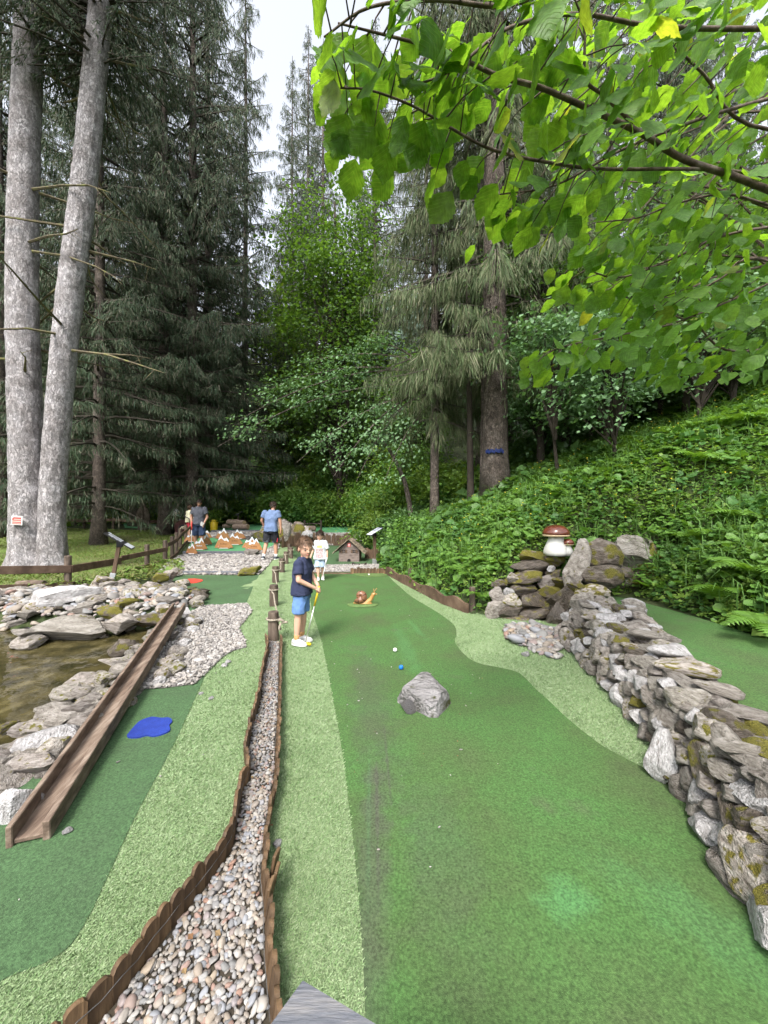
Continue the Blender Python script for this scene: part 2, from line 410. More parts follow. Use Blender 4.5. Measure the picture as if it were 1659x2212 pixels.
M['bark_dark'] = mat('dark_bark', [(0.018, 0.014, 0.011), (0.05, 0.04, 0.03)], scale=8, rough=0.9, bump=0.6, bscale=20)
M['twig'] = mat('mossy_twig', [(0.05, 0.04, 0.03), (0.12, 0.10, 0.06), (0.15, 0.16, 0.05)], scale=7, rough=0.9)
M['limb'] = mat('spruce_limb', [(0.03, 0.026, 0.02), (0.06, 0.052, 0.04)], scale=7, rough=0.9)
M['hazel_bark'] = mat('hazel_bark', [(0.035, 0.025, 0.02), (0.085, 0.06, 0.045), (0.16, 0.13, 0.11)], scale=20, rough=0.8, bump=0.4, bscale=60)
SP = [(0.034, 0.060, 0.032), (0.052, 0.085, 0.042), (0.040, 0.070, 0.042), (0.068, 0.10, 0.048), (0.09, 0.09, 0.058), (0.044, 0.078, 0.038), (0.05, 0.085, 0.045), (0.115, 0.108, 0.078)]
M['needle'] = mat('spruce_needles', None, icols=SP, rough=0.7, tr=0.2, trc=(1.0, 1.1, 0.7))
M['needle_moss'] = mat('spruce_needles_with_lichen', None, icols=[(0.045, 0.075, 0.03), (0.065, 0.10, 0.036), (0.11, 0.12, 0.06), (0.055, 0.088, 0.032), (0.17, 0.165, 0.105), (0.075, 0.115, 0.04), (0.085, 0.085, 0.05), (0.05, 0.085, 0.03)], rough=0.75, tr=0.2, trc=(1, 1.1, 0.7))
def patchy(b, sc=0.9):
    """stands of a second kind of plant mixed in"""
    def f(N, L, tc, c):
        nz = N.new('ShaderNodeTexNoise'); nz.inputs['Scale'].default_value = sc; nz.inputs['Detail'].default_value = 4; L.new(tc.outputs['Object'], nz.inputs['Vector'])
        mr = N.new('ShaderNodeMapRange'); mr.inputs[1].default_value = 0.47; mr.inputs[2].default_value = 0.6; L.new(nz.outputs['Fac'], mr.inputs[0])
        x = N.new('ShaderNodeMixRGB'); x.blend_type = 'MULTIPLY'; L.new(mr.outputs[0], x.inputs[0]); L.new(c, x.inputs[1]); x.inputs[2].default_value = (*b, 1); return x.outputs[0]
    return f
def leafmat(name, a, tr=0.35, rough=0.5, spec=0.35, trc=(1.5, 1.45, 0.5), extra=None):
    k = [tuple(c * s for c in a) for s in (0.7, 1.0, 1.25, 0.85, 1.1)]
    return mat(name, None, icols=k, rough=rough, tr=tr, spec=spec, trc=trc, extra=extra)
M['leaf_maple'] = leafmat('maple_leaves', (0.078, 0.155, 0.036), 0.48)
M['leaf_yellow'] = leafmat('young_beech_leaves', (0.12, 0.19, 0.03), 0.5)
M['leaf_dark'] = leafmat('dark_broad_leaves', (0.068, 0.14, 0.04), 0.42)
M['leaf_silver'] = leafmat('pale_glossy_leaves', (0.11, 0.20, 0.09), 0.3, rough=0.5, spec=0.4, trc=(1.2, 1.3, 0.6))
M['leaf_cover'] = leafmat('ground_cover_leaves', (0.11, 0.215, 0.042), 0.4, extra=patchy((.55, .68, .9)))
M['leaf_cover2'] = leafmat('low_herb_leaves', (0.15, 0.24, 0.045), 0.45, extra=patchy((.5, .72, .8), 1.3))
M['grass'] = leafmat('long_grass', (0.085, 0.17, 0.04), 0.3)
M['fern'] = leafmat('fern_green', (0.105, 0.21, 0.035), 0.4)
M['core'] = mat('packed_earth', [(0.02, 0.016, 0.012), (0.06, 0.05, 0.035)], scale=12, rough=0.95, bump=0.5)
M['plank'] = mat('brown_stained_timber', [(0.045, 0.028, 0.018), (0.095, 0.06, 0.038), (0.15, 0.10, 0.065)], scale=5, rough=0.75, bump=0.5, bscale=18, stretch=(6, 6, 0.7), ob=0.25, bdist=0.006)
M['plank_x'] = mat('brown_stained_rail', [(0.045, 0.028, 0.018), (0.09, 0.056, 0.038), (0.14, 0.095, 0.065)], scale=5, rough=0.75, bump=0.5, bscale=18, ob=0.2, bdist=0.006)
M['edging'] = mat('edging_pine', [(0.045, 0.027, 0.014), (0.095, 0.058, 0.03), (0.17, 0.11, 0.058)], scale=6, rough=0.7, bump=0.5, bscale=22, stretch=(5, 5, 0.8), ob=0.35, bdist=0.005)
M['flume'] = mat('worn_trough_timber', [(0.06, 0.04, 0.03), (0.14, 0.10, 0.075), (0.24, 0.19, 0.15)], scale=4, rough=0.8, bump=0.4, bscale=16, stretch=(6, 0.8, 6), bdist=0.006)
M['grey_board'] = mat('weathered_grey_board', [(0.05, 0.056, 0.07), (0.10, 0.105, 0.12), (0.16, 0.155, 0.155)], scale=9, rough=0.8, bump=0.5, bscale=40, stretch=(1.2, 9, 9), bdist=0.004)
M['post'] = mat('post_timber', [(0.035, 0.025, 0.02), (0.08, 0.06, 0.045), (0.13, 0.10, 0.08)], scale=7, rough=0.85, bump=0.6, bscale=25, stretch=(3, 3, 0.6), ob=0.2, bdist=0.006)
M['cut'] = mat('cut_wood', [(0.22, 0.15, 0.085), (0.36, 0.26, 0.16)], scale=20, rough=0.8)
M['log'] = mat('log_bark', [(0.08, 0.055, 0.04), (0.19, 0.15, 0.12)], scale=9, rough=0.9, bump=0.6, bscale=20)
M['rope'] = mat('grey_rope', [(0.16, 0.135, 0.10), (0.36, 0.32, 0.26)], scale=55, rough=0.9, bump=0.6, bscale=90, stretch=(1, 1, 1))
M['ply'] = mat('orange_plywood', [(0.25, 0.115, 0.045), (0.35, 0.175, 0.07)], scale=8, rough=0.6, stretch=(1, 1, 5), ob=0.12)
M['snow'] = mat('white_paint', [(0.50, 0.54, 0.59), (0.60, 0.62, 0.65)], scale=9, rough=0.5)
M['brown_print'] = mat('burnt_lettering', [(0.13, 0.05, 0.02), (0.17, 0.065, 0.025)], rough=0.7)
M['white'] = mat('white_plastic', [(0.55, 0.55, 0.54), (0.62, 0.62, 0.61)], rough=0.4)
M['red'] = mat('red_paint', [(0.50, 0.035, 0.03), (0.60, 0.05, 0.04)], rough=0.5)
M['red_pale'] = mat('faded_red_stripe', [(0.66, 0.30, 0.27), (0.72, 0.38, 0.34)], rough=0.5)
M['red_mat'] = mat('red_felt', [(0.45, 0.035, 0.02), (0.55, 0.05, 0.03)], scale=20, rough=0.9)
M['blue_mat'] = mat('blue_felt', [(0.010, 0.024, 0.17), (0.014, 0.036, 0.23)], scale=14, rough=0.9, bump=0.4, bscale=200, bdist=0.004, extra=speckle(0.25, 200))
M['green_mat'] = mat('green_relief', [(0.06, 0.105, 0.03), (0.10, 0.155, 0.05)], scale=14, rough=0.8, bump=0.5, bscale=40)
M['blue'] = mat('blue_ball', [(0.008, 0.11, 0.42), (0.012, 0.14, 0.50)], rough=0.35)
M['blue_paint'] = mat('blue_tree_mark', [(0.008, 0.018, 0.09), (0.012, 0.03, 0.13)], scale=20, rough=0.7)
M['metal'] = mat('galvanised_steel', [(0.42, 0.44, 0.46), (0.55, 0.57, 0.58)], scale=20, rough=0.4, metal=0.7)
M['steel'] = mat('club_steel', [(0.45, 0.45, 0.44), (0.55, 0.55, 0.54)], rough=0.3, metal=0.8)
M['black'] = mat('black_panel', [(0.012, 0.012, 0.014), (0.02, 0.02, 0.022)], rough=0.5)
M['sign_white'] = mat('sign_print_white', [(0.45, 0.48, 0.53), (0.52, 0.54, 0.58)], rough=0.35)
M['sign_blue'] = mat('sign_print_blue', [(0.03, 0.04, 0.085), (0.05, 0.065, 0.12)], rough=0.4)
M['yellow'] = mat('yellow_enamel', [(0.42, 0.29, 0.012), (0.52, 0.38, 0.025)], scale=8, rough=0.4)
M['maroon'] = mat('maroon_paint', [(0.035, 0.01, 0.012), (0.06, 0.015, 0.018)], rough=0.45)
M['cream'] = mat('cream_paint', [(0.62, 0.55, 0.40), (0.7, 0.64, 0.5)], rough=0.5)
M['house'] = mat('weathered_house_board', [(0.085, 0.065, 0.058), (0.16, 0.125, 0.11), (0.22, 0.18, 0.16)], scale=6, rough=0.85, bump=0.4, stretch=(1, 1, 6))
M['shingle'] = mat('bark_shingle', [(0.09, 0.07, 0.05), (0.17, 0.135, 0.10), (0.24, 0.20, 0.14)], scale=9, rough=0.9, isl=0.35)
M['hole'] = mat('dark_opening', [(0.006, 0.005, 0.005), (0.01, 0.009, 0.008)], rough=0.9)
M['cap_red'] = mat('mushroom_cap', [(0.075, 0.02, 0.011), (0.14, 0.038, 0.02)], scale=9, rough=0.25, coat=0.6, stretch=(1, 1, 0.3))
M['cap_rim'] = mat('mushroom_rim', [(0.55, 0.40, 0.24), (0.66, 0.52, 0.34)], scale=5, rough=0.35, coat=0.4)
M['stem'] = mat('mushroom_stem', [(0.42, 0.41, 0.38), (0.55, 0.55, 0.53)], scale=8, rough=0.4, coat=0.2)
M['shell'] = mat('snail_shell', [(0.15, 0.068, 0.038), (0.22, 0.105, 0.06)], scale=12, rough=0.35, coat=0.3)
M['shell_dark'] = mat('snail_shell_band', [(0.05, 0.018, 0.011), (0.075, 0.028, 0.018)], scale=12, rough=0.35, coat=0.3)
M['snail'] = mat('snail_body', [(0.30, 0.15, 0.045), (0.40, 0.23, 0.08)], scale=9, rough=0.45, coat=0.2)
M['pipe'] = mat('blue_grey_pipe', [(0.17, 0.22, 0.34), (0.22, 0.28, 0.42)], rough=0.45)
M['wire'] = mat('steel_wire', [(0.10, 0.10, 0.10), (0.16, 0.16, 0.16)], rough=0.5, metal=0.5)
M['skin'] = mat('skin', [(0.45, 0.265, 0.19), (0.51, 0.31, 0.225)], scale=10, rough=0.5, spec=0.35)
M['skin_tan'] = mat('tanned_skin', [(0.36, 0.19, 0.125), (0.42, 0.23, 0.155)], scale=10, rough=0.5, spec=0.35)
M['lip'] = mat('lip', [(0.46, 0.17, 0.14), (0.5, 0.2, 0.16)], rough=0.45)
M['eye_white_shaded'] = mat('eye_white_shaded', [(0.34, 0.28, 0.25), (0.38, 0.31, 0.28)], rough=0.3)  # darkened: the shade of the lowered lids is put into this colour
M['iris'] = mat('iris', [(0.03, 0.02, 0.015), (0.045, 0.03, 0.02)], rough=0.25)
def hairmat(n, a): return mat(n, [tuple(c * 0.55 for c in a), a, tuple(c * 1.5 for c in a)], scale=16, rough=0.55, bump=0.8, bscale=40, stretch=(1, 1, 0.25), bdist=0.01)
M['hair_brown'] = hairmat('brown_hair', (0.085, 0.05, 0.03))
M['hair_dark'] = hairmat('dark_hair', (0.03, 0.018, 0.012))
def cloth(n, a, b=0.5): return mat(n, [tuple(c * 0.82 for c in a), a, tuple(c * 1.12 for c in a)], scale=7, rough=0.9, bump=b * 1.8, bscale=9, bdist=0.035)
M['navy'] = cloth('navy_cotton', (0.022, 0.028, 0.062))
M['sky_short'] = cloth('light_blue_jersey', (0.10, 0.19, 0.40))
M['white_cloth'] = cloth('white_cotton', (0.47, 0.48, 0.50))
M['pale_denim'] = cloth('pale_denim', (0.27, 0.34, 0.45))
M['blue_tee'] = cloth('blue_marl_cotton', (0.10, 0.145, 0.25))
M['grey_tee'] = cloth('charcoal_cotton', (0.075, 0.08, 0.098))
M['black_short'] = cloth('black_sports_cloth', (0.014, 0.015, 0.02))
M['dark_denim'] = cloth('dark_denim', (0.025, 0.042, 0.085))
M['red_short'] = cloth('red_cloth', (0.42, 0.025, 0.05))
M['yellow_tee'] = cloth('pale_yellow_cotton', (0.58, 0.56, 0.40))
M['sock_tan'] = cloth('ochre_sock', (0.40, 0.22, 0.09))
M['shoe_white'] = mat('white_trainer', [(0.42, 0.42, 0.41), (0.54, 0.54, 0.53)], scale=20, rough=0.5)
M['shoe_dark'] = mat('dark_trainer', [(0.03, 0.035, 0.05), (0.05, 0.055, 0.07)], scale=20, rough=0.5)
M['shoe_red'] = mat('red_trainer', [(0.42, 0.03, 0.03), (0.5, 0.05, 0.05)], rough=0.5)
M['print_gold'] = mat('gold_shirt_print', [(0.36, 0.27, 0.08), (0.44, 0.36, 0.16)], scale=30, rough=0.8)
M['print_mix'] = mat('mixed_shirt_print', [(0.10, 0.08, 0.19), (0.42, 0.44, 0.42), (0.34, 0.13, 0.14), (0.14, 0.25, 0.26)], scale=38, rough=0.8, pos=[0.35, 0.45, 0.55, 0.65])

def water_mat():
    m, N, L = _new('pond_water')
    p = N.new('ShaderNodeBsdfPrincipled'); p.inputs['Base Color'].default_value = (0.075, 0.062, 0.022, 1)
    p.inputs['Roughness'].default_value = 0.06; p.inputs['Specular IOR Level'].default_value = 0.5; p.inputs['IOR'].default_value = 1.33
    tc = N.new('ShaderNodeTexCoord'); nz = N.new('ShaderNodeTexNoise'); nz.inputs['Scale'].default_value = 3.5; nz.inputs['Detail'].default_value = 3
    n2 = N.new('ShaderNodeTexNoise'); n2.inputs['Scale'].default_value = 5; n2.inputs['Detail'].default_value = 8
    L.new(tc.outputs['Object'], nz.inputs['Vector']); L.new(tc.outputs['Object'], n2.inputs['Vector'])
    r = _ramp(N, [(0.022, 0.020, 0.008), (0.055, 0.046, 0.018), (0.10, 0.085, 0.04)], [0.35, 0.55, 0.7]); L.new(n2.outputs['Fac'], r.inputs[0]); L.new(r.outputs[0], p.inputs['Base Color'])
    b = N.new('ShaderNodeBump'); b.inputs['Strength'].default_value = 0.35; b.inputs['Distance'].default_value = 0.05
    L.new(nz.outputs['Fac'], b.inputs['Height']); L.new(b.outputs[0], p.inputs['Normal'])
    o = N.new('ShaderNodeOutputMaterial'); L.new(p.outputs[0], o.inputs[0]); return m
M['water'] = water_mat()

def hazel_leaf_mat():
    """leaf with side veins, each leaf its own shade, light coming through"""
    m, N, L = _new('hazel_leaf')
    tc = N.new('ShaderNodeTexCoord'); sx = N.new('ShaderNodeSeparateXYZ'); L.new(tc.outputs['UV'], sx.inputs[0])
    ab = N.new('ShaderNodeMath'); ab.operation = 'ABSOLUTE'; L.new(sx.outputs[0], ab.inputs[0])
    ma = N.new('ShaderNodeMath'); ma.operation = 'MULTIPLY_ADD'; ma.inputs[1].default_value = -0.9; L.new(ab.outputs[0], ma.inputs[0]); L.new(sx.outputs[1], ma.inputs[2])
    sn = N.new('ShaderNodeMath'); sn.operation = 'SINE'; mu = N.new('ShaderNodeMath'); mu.operation = 'MULTIPLY'; mu.inputs[1].default_value = 48
    L.new(ma.outputs[0], mu.inputs[0]); L.new(mu.outputs[0], sn.inputs[0])
    mr = N.new('ShaderNodeMapRange'); mr.inputs[1].default_value = 0.75; mr.inputs[2].default_value = 1.0; L.new(sn.outputs[0], mr.inputs[0])
    oi = N.new('ShaderNodeObjectInfo')
    ge = N.new('ShaderNodeNewGeometry'); ad = N.new('ShaderNodeMath'); ad.operation = 'ADD'; fr = N.new('ShaderNodeMath'); fr.operation = 'FRACT'
    L.new(oi.outputs['Random'], ad.inputs[0]); L.new(ge.outputs['Random Per Island'], ad.inputs[1]); L.new(ad.outputs[0], fr.inputs[0])
    nzl = N.new('ShaderNodeTexNoise'); nzl.inputs['Scale'].default_value = 5.0; nzl.inputs['Detail'].default_value = 5; L.new(tc.outputs['UV'], nzl.inputs['Vector'])
    rp = _ramp(N, [(0.080, 0.185, 0.035), (0.115, 0.24, 0.042), (0.095, 0.21, 0.038), (0.145, 0.27, 0.05), (0.090, 0.20, 0.04), (0.25, 0.28, 0.06)], [0, 0.25, 0.5, 0.75, 0.96, 1.0])
    L.new(fr.outputs[0], rp.inputs[0])
    mx = N.new('ShaderNodeMixRGB'); mf = N.new('ShaderNodeMath'); mf.operation = 'MULTIPLY'; mf.inputs[1].default_value = 0.5; L.new(mr.outputs[0], mf.inputs[0])
    L.new(mf.outputs[0], mx.inputs[0]); L.new(rp.outputs[0], mx.inputs[1]); mx.inputs[2].default_value = (0.20, 0.31, 0.09, 1)
    hv = N.new('ShaderNodeHueSaturation'); vr = N.new('ShaderNodeMapRange'); vr.inputs[1].default_value = .3; vr.inputs[2].default_value = .7; vr.inputs[3].default_value = .68; vr.inputs[4].default_value = 1.25; L.new(nzl.outputs['Fac'], vr.inputs[0]); L.new(vr.outputs[0], hv.inputs['Value']); L.new(mx.outputs[0], hv.inputs['Color']); mx = hv
    p = N.new('ShaderNodeBsdfPrincipled'); L.new(mx.outputs[0], p.inputs['Base Color']); p.inputs['Roughness'].default_value = 0.5
    b = N.new('ShaderNodeBump'); b.inputs['Strength'].default_value = 0.9; b.inputs['Distance'].default_value = 0.003; L.new(mr.outputs[0], b.inputs['Height']); L.new(b.outputs[0], p.inputs['Normal'])
    t = N.new('ShaderNodeBsdfTranslucent'); g = N.new('ShaderNodeMixRGB'); g.blend_type = 'MULTIPLY'; g.inputs[0].default_value = 1; g.inputs[2].default_value = (2.1, 1.9, 0.5, 1)
    L.new(mx.outputs[0], g.inputs[1]); L.new(g.outputs[0], t.inputs[0])
    x = N.new('ShaderNodeMixShader'); x.inputs[0].default_value = 0.58; L.new(p.outputs[0], x.inputs[1]); L.new(t.outputs[0], x.inputs[2])
    o = N.new('ShaderNodeOutputMaterial'); L.new(x.outputs[0], o.inputs[0]); return m
M['hazel'] = hazel_leaf_mat()

# ---------------------------------------------------------------- terrain
def sst(a, b, x):
    t = np.clip((x - a) / (b - a), 0, 1); return t * t * (3 - 2 * t)

POSTS = [(-1.29, 4.48), (-1.75, 6.1), (-2.24, 7.93), (-2.47, 9.29), (-2.78, 10.9), (-2.93, 12.1), (-3.35, 13.6)]
def course(x, y):
    """height of the playing lanes, nearly level, rising gently beyond the first gravel"""
    x = np.asarray(x, float); y = np.asarray(y, float)
    z = np.interp(y, [0, 13.3, 15, 17.5, 20, 24, 30, 45], [0, 0, .18, .48, .64, .78, 1.0, 1.7])
    z = z * (1 - 0.35 * sst(-7.6, -10, x))
    px = np.interp(y, [p[1] for p in POSTS], [p[0] for p in POSTS])
    z = z + 0.05 * np.exp(-((x - px) / 0.45) ** 2) * sst(5, 8, y) * (1 - sst(12, 14, y))
    return z

XBY = [5.3, 5.72, 6.4, 7.83, 9.3, 11, 13, 18, 25, 40, 90]
XBX = [1.75, 1.24, .93, .48, .07, -.10, -.35, -0.9, -1.6, -4, -14]
WY = [0, 1.0, 1.32, 1.82, 2.5, 3.1, 3.73, 4.4, 5.4]
WX = [1.15, 1.25, 1.34, 1.48, 1.72, 1.85, 1.93, 2.05, 2.3]
WB = [1.55, 1.62, 1.75, 1.88, 2.12, 2.42, 2.62, 2.85, 3.0]
def wallx(y): return np.interp(y, WY, WX)
def wallback(y): return np.interp(y, WY, WB)
def softp(d): return np.where(d > 0, 0.56 * np.minimum(d, 3.6) + 0.40 * np.maximum(d - 3.6, 0) + 0.22 * (1 - np.exp(-np.maximum(d, 0) / 0.4)), 0)

def hgt(x, y):
    x = np.asarray(x, float); y = np.asarray(y, float)
    z = course(x, y)
    near = np.where(x > (wallx(y) + wallback(y)) / 2, 0.29, 0.0) + softp(x - 3.65)
    far = softp(np.minimum(x - np.interp(y, XBY, XBX), 70))
    k = sst(5.5, 5.95 + np.clip((x - 1.8) * .6, 0, 1.2), y)
    z = z + near * (1 - k) + far * k
    z = z + 0.42 * np.maximum(0, np.minimum(y, 120) - 27) * (1 - 0.5 * sst(2, 12, x))      # wooded hillside behind
    z = z + 0.45 * np.maximum(0, -22 - np.maximum(x, -110)) + 0.02 * np.maximum(0, -8 - x)
    # pond hollow with a raised bank behind it
    dx = np.maximum(np.maximum(-8.5 - x, x + 2.85), 0); dy = np.maximum(np.maximum(1.0 - y, y - 5.05), 0)
    d = np.sqrt(dx * dx + dy * dy)
    z = z - 0.5 * (1 - sst(0.0, 0.55, d))
    z = z + 0.16 * np.exp(-((y - 6.3) / 0.8) ** 2) * sst(-2.8, -3.6, x)
    bump = 0.5 * (np.sin(x * 2.3 + y * 1.1) + np.sin(y * 3.1 - x * 1.7))
    wild = sst(0.1, 1.2, x - np.where(y < 5.4, 3.65, np.interp(y, XBY, XBX))) + sst(27, 32, y) + sst(-9, -12, x)
    return z + 0.05 * bump * np.clip(wild, 0, 1)

def axis(segs):
    o = []
    for a, b, n in segs: o += list(np.linspace(a, b, n, endpoint=False))
    return np.array(o + [segs[-1][1]])
gx = axis([(-500, -60, 12), (-60, -12, 32), (-12, 9, 130), (9, 60, 36), (60, 500, 12)])
gy = axis([(-200, -6, 10), (-6, 20, 150), (20, 60, 50), (60, 160, 24), (160, 600, 10)])
XX, YY = np.meshgrid(gx, gy)
ZZ = hgt(XX, YY) - 0.03
V = np.stack([XX.ravel(), YY.ravel(), ZZ.ravel()], 1); nx_ = len(gx); ny_ = len(gy)
I = np.arange(nx_ * ny_).reshape(ny_, nx_)
Fq = np.stack([I[:-1, :-1].ravel(), I[:-1, 1:].ravel(), I[1:, 1:].ravel(), I[1:, :-1].ravel()], 1)
tag(MB().add(V, Fq).build('ground', M['soil'], smooth=True), kind='structure')

# far wooded mountain beyond the valley
mb = MB(); xs = np.linspace(-700, 900, 60); rows = []
for j, yy in enumerate((420, 520, 640, 780, 940)):
    rows.append([(x, yy + 30 * math.sin(x * .01), (0, 60, 190, 340, 430)[j] * (1 + 0.25 * math.sin(x * .006 + 2) + .1 * math.sin(x * .021)) * (0.55 + 0.45 * (x > -100))) for x in xs])
V = np.array(rows).reshape(-1, 3); I = np.arange(len(V)).reshape(5, 60)
mb.add(V, np.stack([I[:-1, :-1].ravel(), I[:-1, 1:].ravel(), I[1:, 1:].ravel(), I[1:, :-1].ravel()], 1))
M['hill'] = mat('far_forest', [(0.05, 0.085, 0.06), (0.09, 0.13, 0.10)], scale=0.06, rough=0.95)
tag(mb.build('hills', M['hill'], smooth=True), kind='structure')

def px(pts, z=0.0): return [tuple(G(u, v, z)[:2]) for u, v in pts]

def sheet(name, poly, off, m, step=0.0, hf=course, kind='structure', label=None, cat=None):
    b = bmesh.new(); b.faces.new([b.verts.new((x, y, 0)) for x, y in poly])
    bmesh.ops.triangulate(b, faces=b.faces[:])
    if step:
        xs_ = [p[0] for p in poly]; ys_ = [p[1] for p in poly]
        for ax, lo, hi in ((0, min(xs_), max(xs_)), (1, min(ys_), max(ys_))):
            t = math.ceil(lo / step) * step
            while t < hi:
                n = (1, 0, 0) if ax == 0 else (0, 1, 0); c = (t, 0, 0) if ax == 0 else (0, t, 0)
                bmesh.ops.bisect_plane(b, geom=b.verts[:] + b.edges[:] + b.faces[:], plane_co=c, plane_no=n); t += step
    co = np.array([v.co[:] for v in b.verts]); zz = hf(co[:, 0], co[:, 1]) + off
    for v, z in zip(b.verts, zz): v.co.z = z
    bmesh.ops.recalc_face_normals(b, faces=b.faces[:])
    me = bpy.data.meshes.new(name); b.to_mesh(me); b.free()
    if me.polygons[0].normal.z < 0: me.flip_normals()
    me.materials.append(m)
    return tag(place(name, me), label, cat, kind=kind)

# outline of each surface, read off the photograph and laid on the ground
wl_r = [(float(wallx(y)) + 0.12, y) for y in (0.3, 1, 1.5, 2, 2.5, 3, 3.5, 4, 4.6, 5.2)]
turf_poly = [(-2.7, 0.2), (1.2, 0.2)] + wl_r + [(1.75, 5.5), (1.26, 5.72), (.95, 6.38), (.50, 7.83), (.09, 9.3), (-.08, 11), (-.3, 13), (-1.2, 14.8), (-4.6, 14.8), (-4.3, 13.4), (-5.6, 11.2), (-5.5, 9.2), (-4.4, 7.6), (-3.3, 6.4), (-2.6, 5.3), (-2.3, 4.2), (-2.0, 3.0), (-2.3, 2.2), (-2.7, 1.5)]
main_l = [(799, 2700), (790, 2212), (775, 1950), (755, 1750), (735, 1600), (715, 1490), (703, 1426), (688, 1364), (675, 1322), (668, 1285), (668, 1255), (672, 1237)]
main_t = [(755, 1236), (832, 1236)]
main_r = [(846, 1252), (866, 1270), (890, 1290), (946, 1324), (980, 1350), (986, 1370), (983, 1388), (1006, 1417), (1036, 1434), (1080, 1443), (1122, 1455), (1158, 1490), (1181, 1510), (1225, 1552), (1290, 1604), (1330, 1628), (1395, 1662)]
main_poly = [tuple(p) for p in catmull(px(main_l), 4)] + px(main_t) + [tuple(p) for p in catmull(px(main_r), 5)] + [(float(wallx(y)) + 0.08, y) for y in (2.0, 1.6, 1.2, 0.8, 0.5)]
lane_r = [(-60, 2190), (0, 2122), (90, 2085), (150, 2045), (195, 1975), (230, 1900), (300, 1750), (380, 1600), (430, 1490), (442, 1462)]
lane_poly = [tuple(p) for p in catmull(px(lane_r), 5)] + [(-1.75, 3.45), (-2.05, 3.45), (-1.95, 2.6), (-2.0, 2.1), (-2.3, 1.7), (-2.3, 1.0), (-1.5, 1.0)]
lane2_poly = px([(372, 1330), (352, 1295), (356, 1262), (385, 1243), (560, 1243), (547, 1270), (533, 1303), (500, 1312), (440, 1318)])
grav2 = px([(262, 1492), (300, 1491), (350, 1489), (420, 1480), (440, 1462), (482, 1420), (504, 1407), (532, 1400), (529, 1379), (514, 1360), (527, 1346), (544, 1323), (535, 1306), (490, 1308), (440, 1310), (400, 1330), (370, 1375), (320, 1440)])
grav3 = px([(378, 1242), (335, 1236), (362, 1218), (392, 1200), (450, 1199), (545, 1199), (604, 1187), (596, 1202), (578, 1225), (560, 1243)])
gstrip = px([(672, 1237), (664, 1231), (668, 1223), (745, 1221), (826, 1220), (834, 1236)])
hgreen = px([(664, 1222), (628, 1200), (650, 1180), (684, 1170)]) + [(-1.3, 15.8), (-0.35, 14.5), (-0.1, 12), (-0.02, 10.6)]
tag(sheet('artificial_turf', turf_poly, 0.0, M['turf'], 0.5))
sheet('putting_green', main_poly, 0.004, M['carpet'], 0.5)
sheet('putting_green', lane_poly, 0.004, M['carpet_lane'])
sheet('putting_green', lane2_poly, 0.004, M['carpet_lane'], 0.5)
sheet('putting_green', hgreen, 0.006, M['carpet_lane'], 0.5)
sheet('gravel_bed', grav2, 0.010, M['grit'])
sheet('gravel_bed', grav3, 0.010, M['grit'], 0.6)
sheet('gravel_bed', gstrip, 0.012, M['grit'])
bgreen = [(-7.0, 13.62), (-4.45, 13.62), (-4.2, 14.6), (-4.4, 16.8), (-8.0, 16.8), (-7.7, 15.2)]
sheet('putting_green', bgreen, 0.012, M['carpet_far'], 0.5)
fgrav = [(-8.1, 16.8), (-3.2, 16.8), (-2.6, 15.2), (-2.0, 15.0), (-0.9, 15.9), (-0.9, 17.8), (-3.0, 17.8), (-4.4, 18.4), (-8.3, 18.2)]
sheet('gravel_bed', fgrav, 0.016, M['grit'], 0.8)
sheet('putting_green', [(-9.0, 18.2), (-4.4, 18.4), (-4.2, 22), (-5.5, 25), (-10.5, 24)], 0.014, M['carpet_far'], 0.8)
sheet('putting_green', [(-3.6, 17.8), (-0.9, 17.8), (-1.0, 21.5), (-3.9, 21.5)], 0.014, M['carpet_far'], 0.8)
sheet('putting_green', [(-14.5, 21.5), (-11.5, 21.5), (-12.5, 25), (-17, 25)], 0.03, M['carpet_far'], 0.8, hf=hgt)
sheet('gravel_bed', [(-11.4, 21.5), (-9.4, 21.5), (-10.2, 24.5), (-12.4, 24.5)], 0.03, M['grit'], 0.8, hf=hgt)
# raised lane behind the dry stone wall
terr = [(1.6, 0.6), (3.65, 0.6), (3.62, 3.4), (3.55, 4.4), (3.38, 5.3), (3.0, 5.75), (2.7, 5.3)] + [(float(wallback(y)) - 0.1, y) for y in (4.6, 4, 3.4, 2.8, 2.2, 1.6, 1.0)]
sheet('putting_green', terr, 0.305, M['carpet'], hf=lambda x, y: np.zeros_like(x))
# lawn behind the rail fence
FENCE = [(-8.6, 5.6), (-7.3, 6.6), (-6.33, 7.69), (-6.3, 9.1), (-6.42, 10.4), (-6.5, 11.4), (-6.95, 12.6), (-7.35, 13.6), (-7.75, 14.6), (-8.1, 15.7), (-8.7, 17.2), (-9.4, 18.8), (-10.2, 20.4)]
lawn_poly = FENCE[::-1] + [(-30, 5.0), (-34, 20.6)]
sheet('lawn', lawn_poly, 0.0, M['lawn'], 0.7, hf=hgt)
# pond
pond = [(-8.6, 1.0), (-2.55, 1.0), (-2.45, 2.6), (-2.6, 3.6), (-2.9, 4.6), (-3.2, 5.4), (-5, 5.6), (-8.6, 5.6)]
sheet('water', pond, -0.15, M['water'], hf=lambda x, y: np.zeros_like(x))

# ---------------------------------------------------------------- gravel and turf fibres
def scatter(poly, spacing, r, jitter=0.5):
    a = np.array(poly); x0, y0 = a.min(0); x1, y1 = a.max(0)
    X, Y = np.meshgrid(np.arange(x0, x1, spacing), np.arange(y0, y1, spacing * 0.87))
    X = X + (np.arange(X.shape[0]) % 2)[:, None] * spacing / 2
    X = X.ravel() + r.uniform(-jitter, jitter, X.size) * spacing; Y = Y.ravel() + r.uniform(-jitter, jitter, Y.size) * spacing
    k = inside(poly, X, Y); return X[k], Y[k]

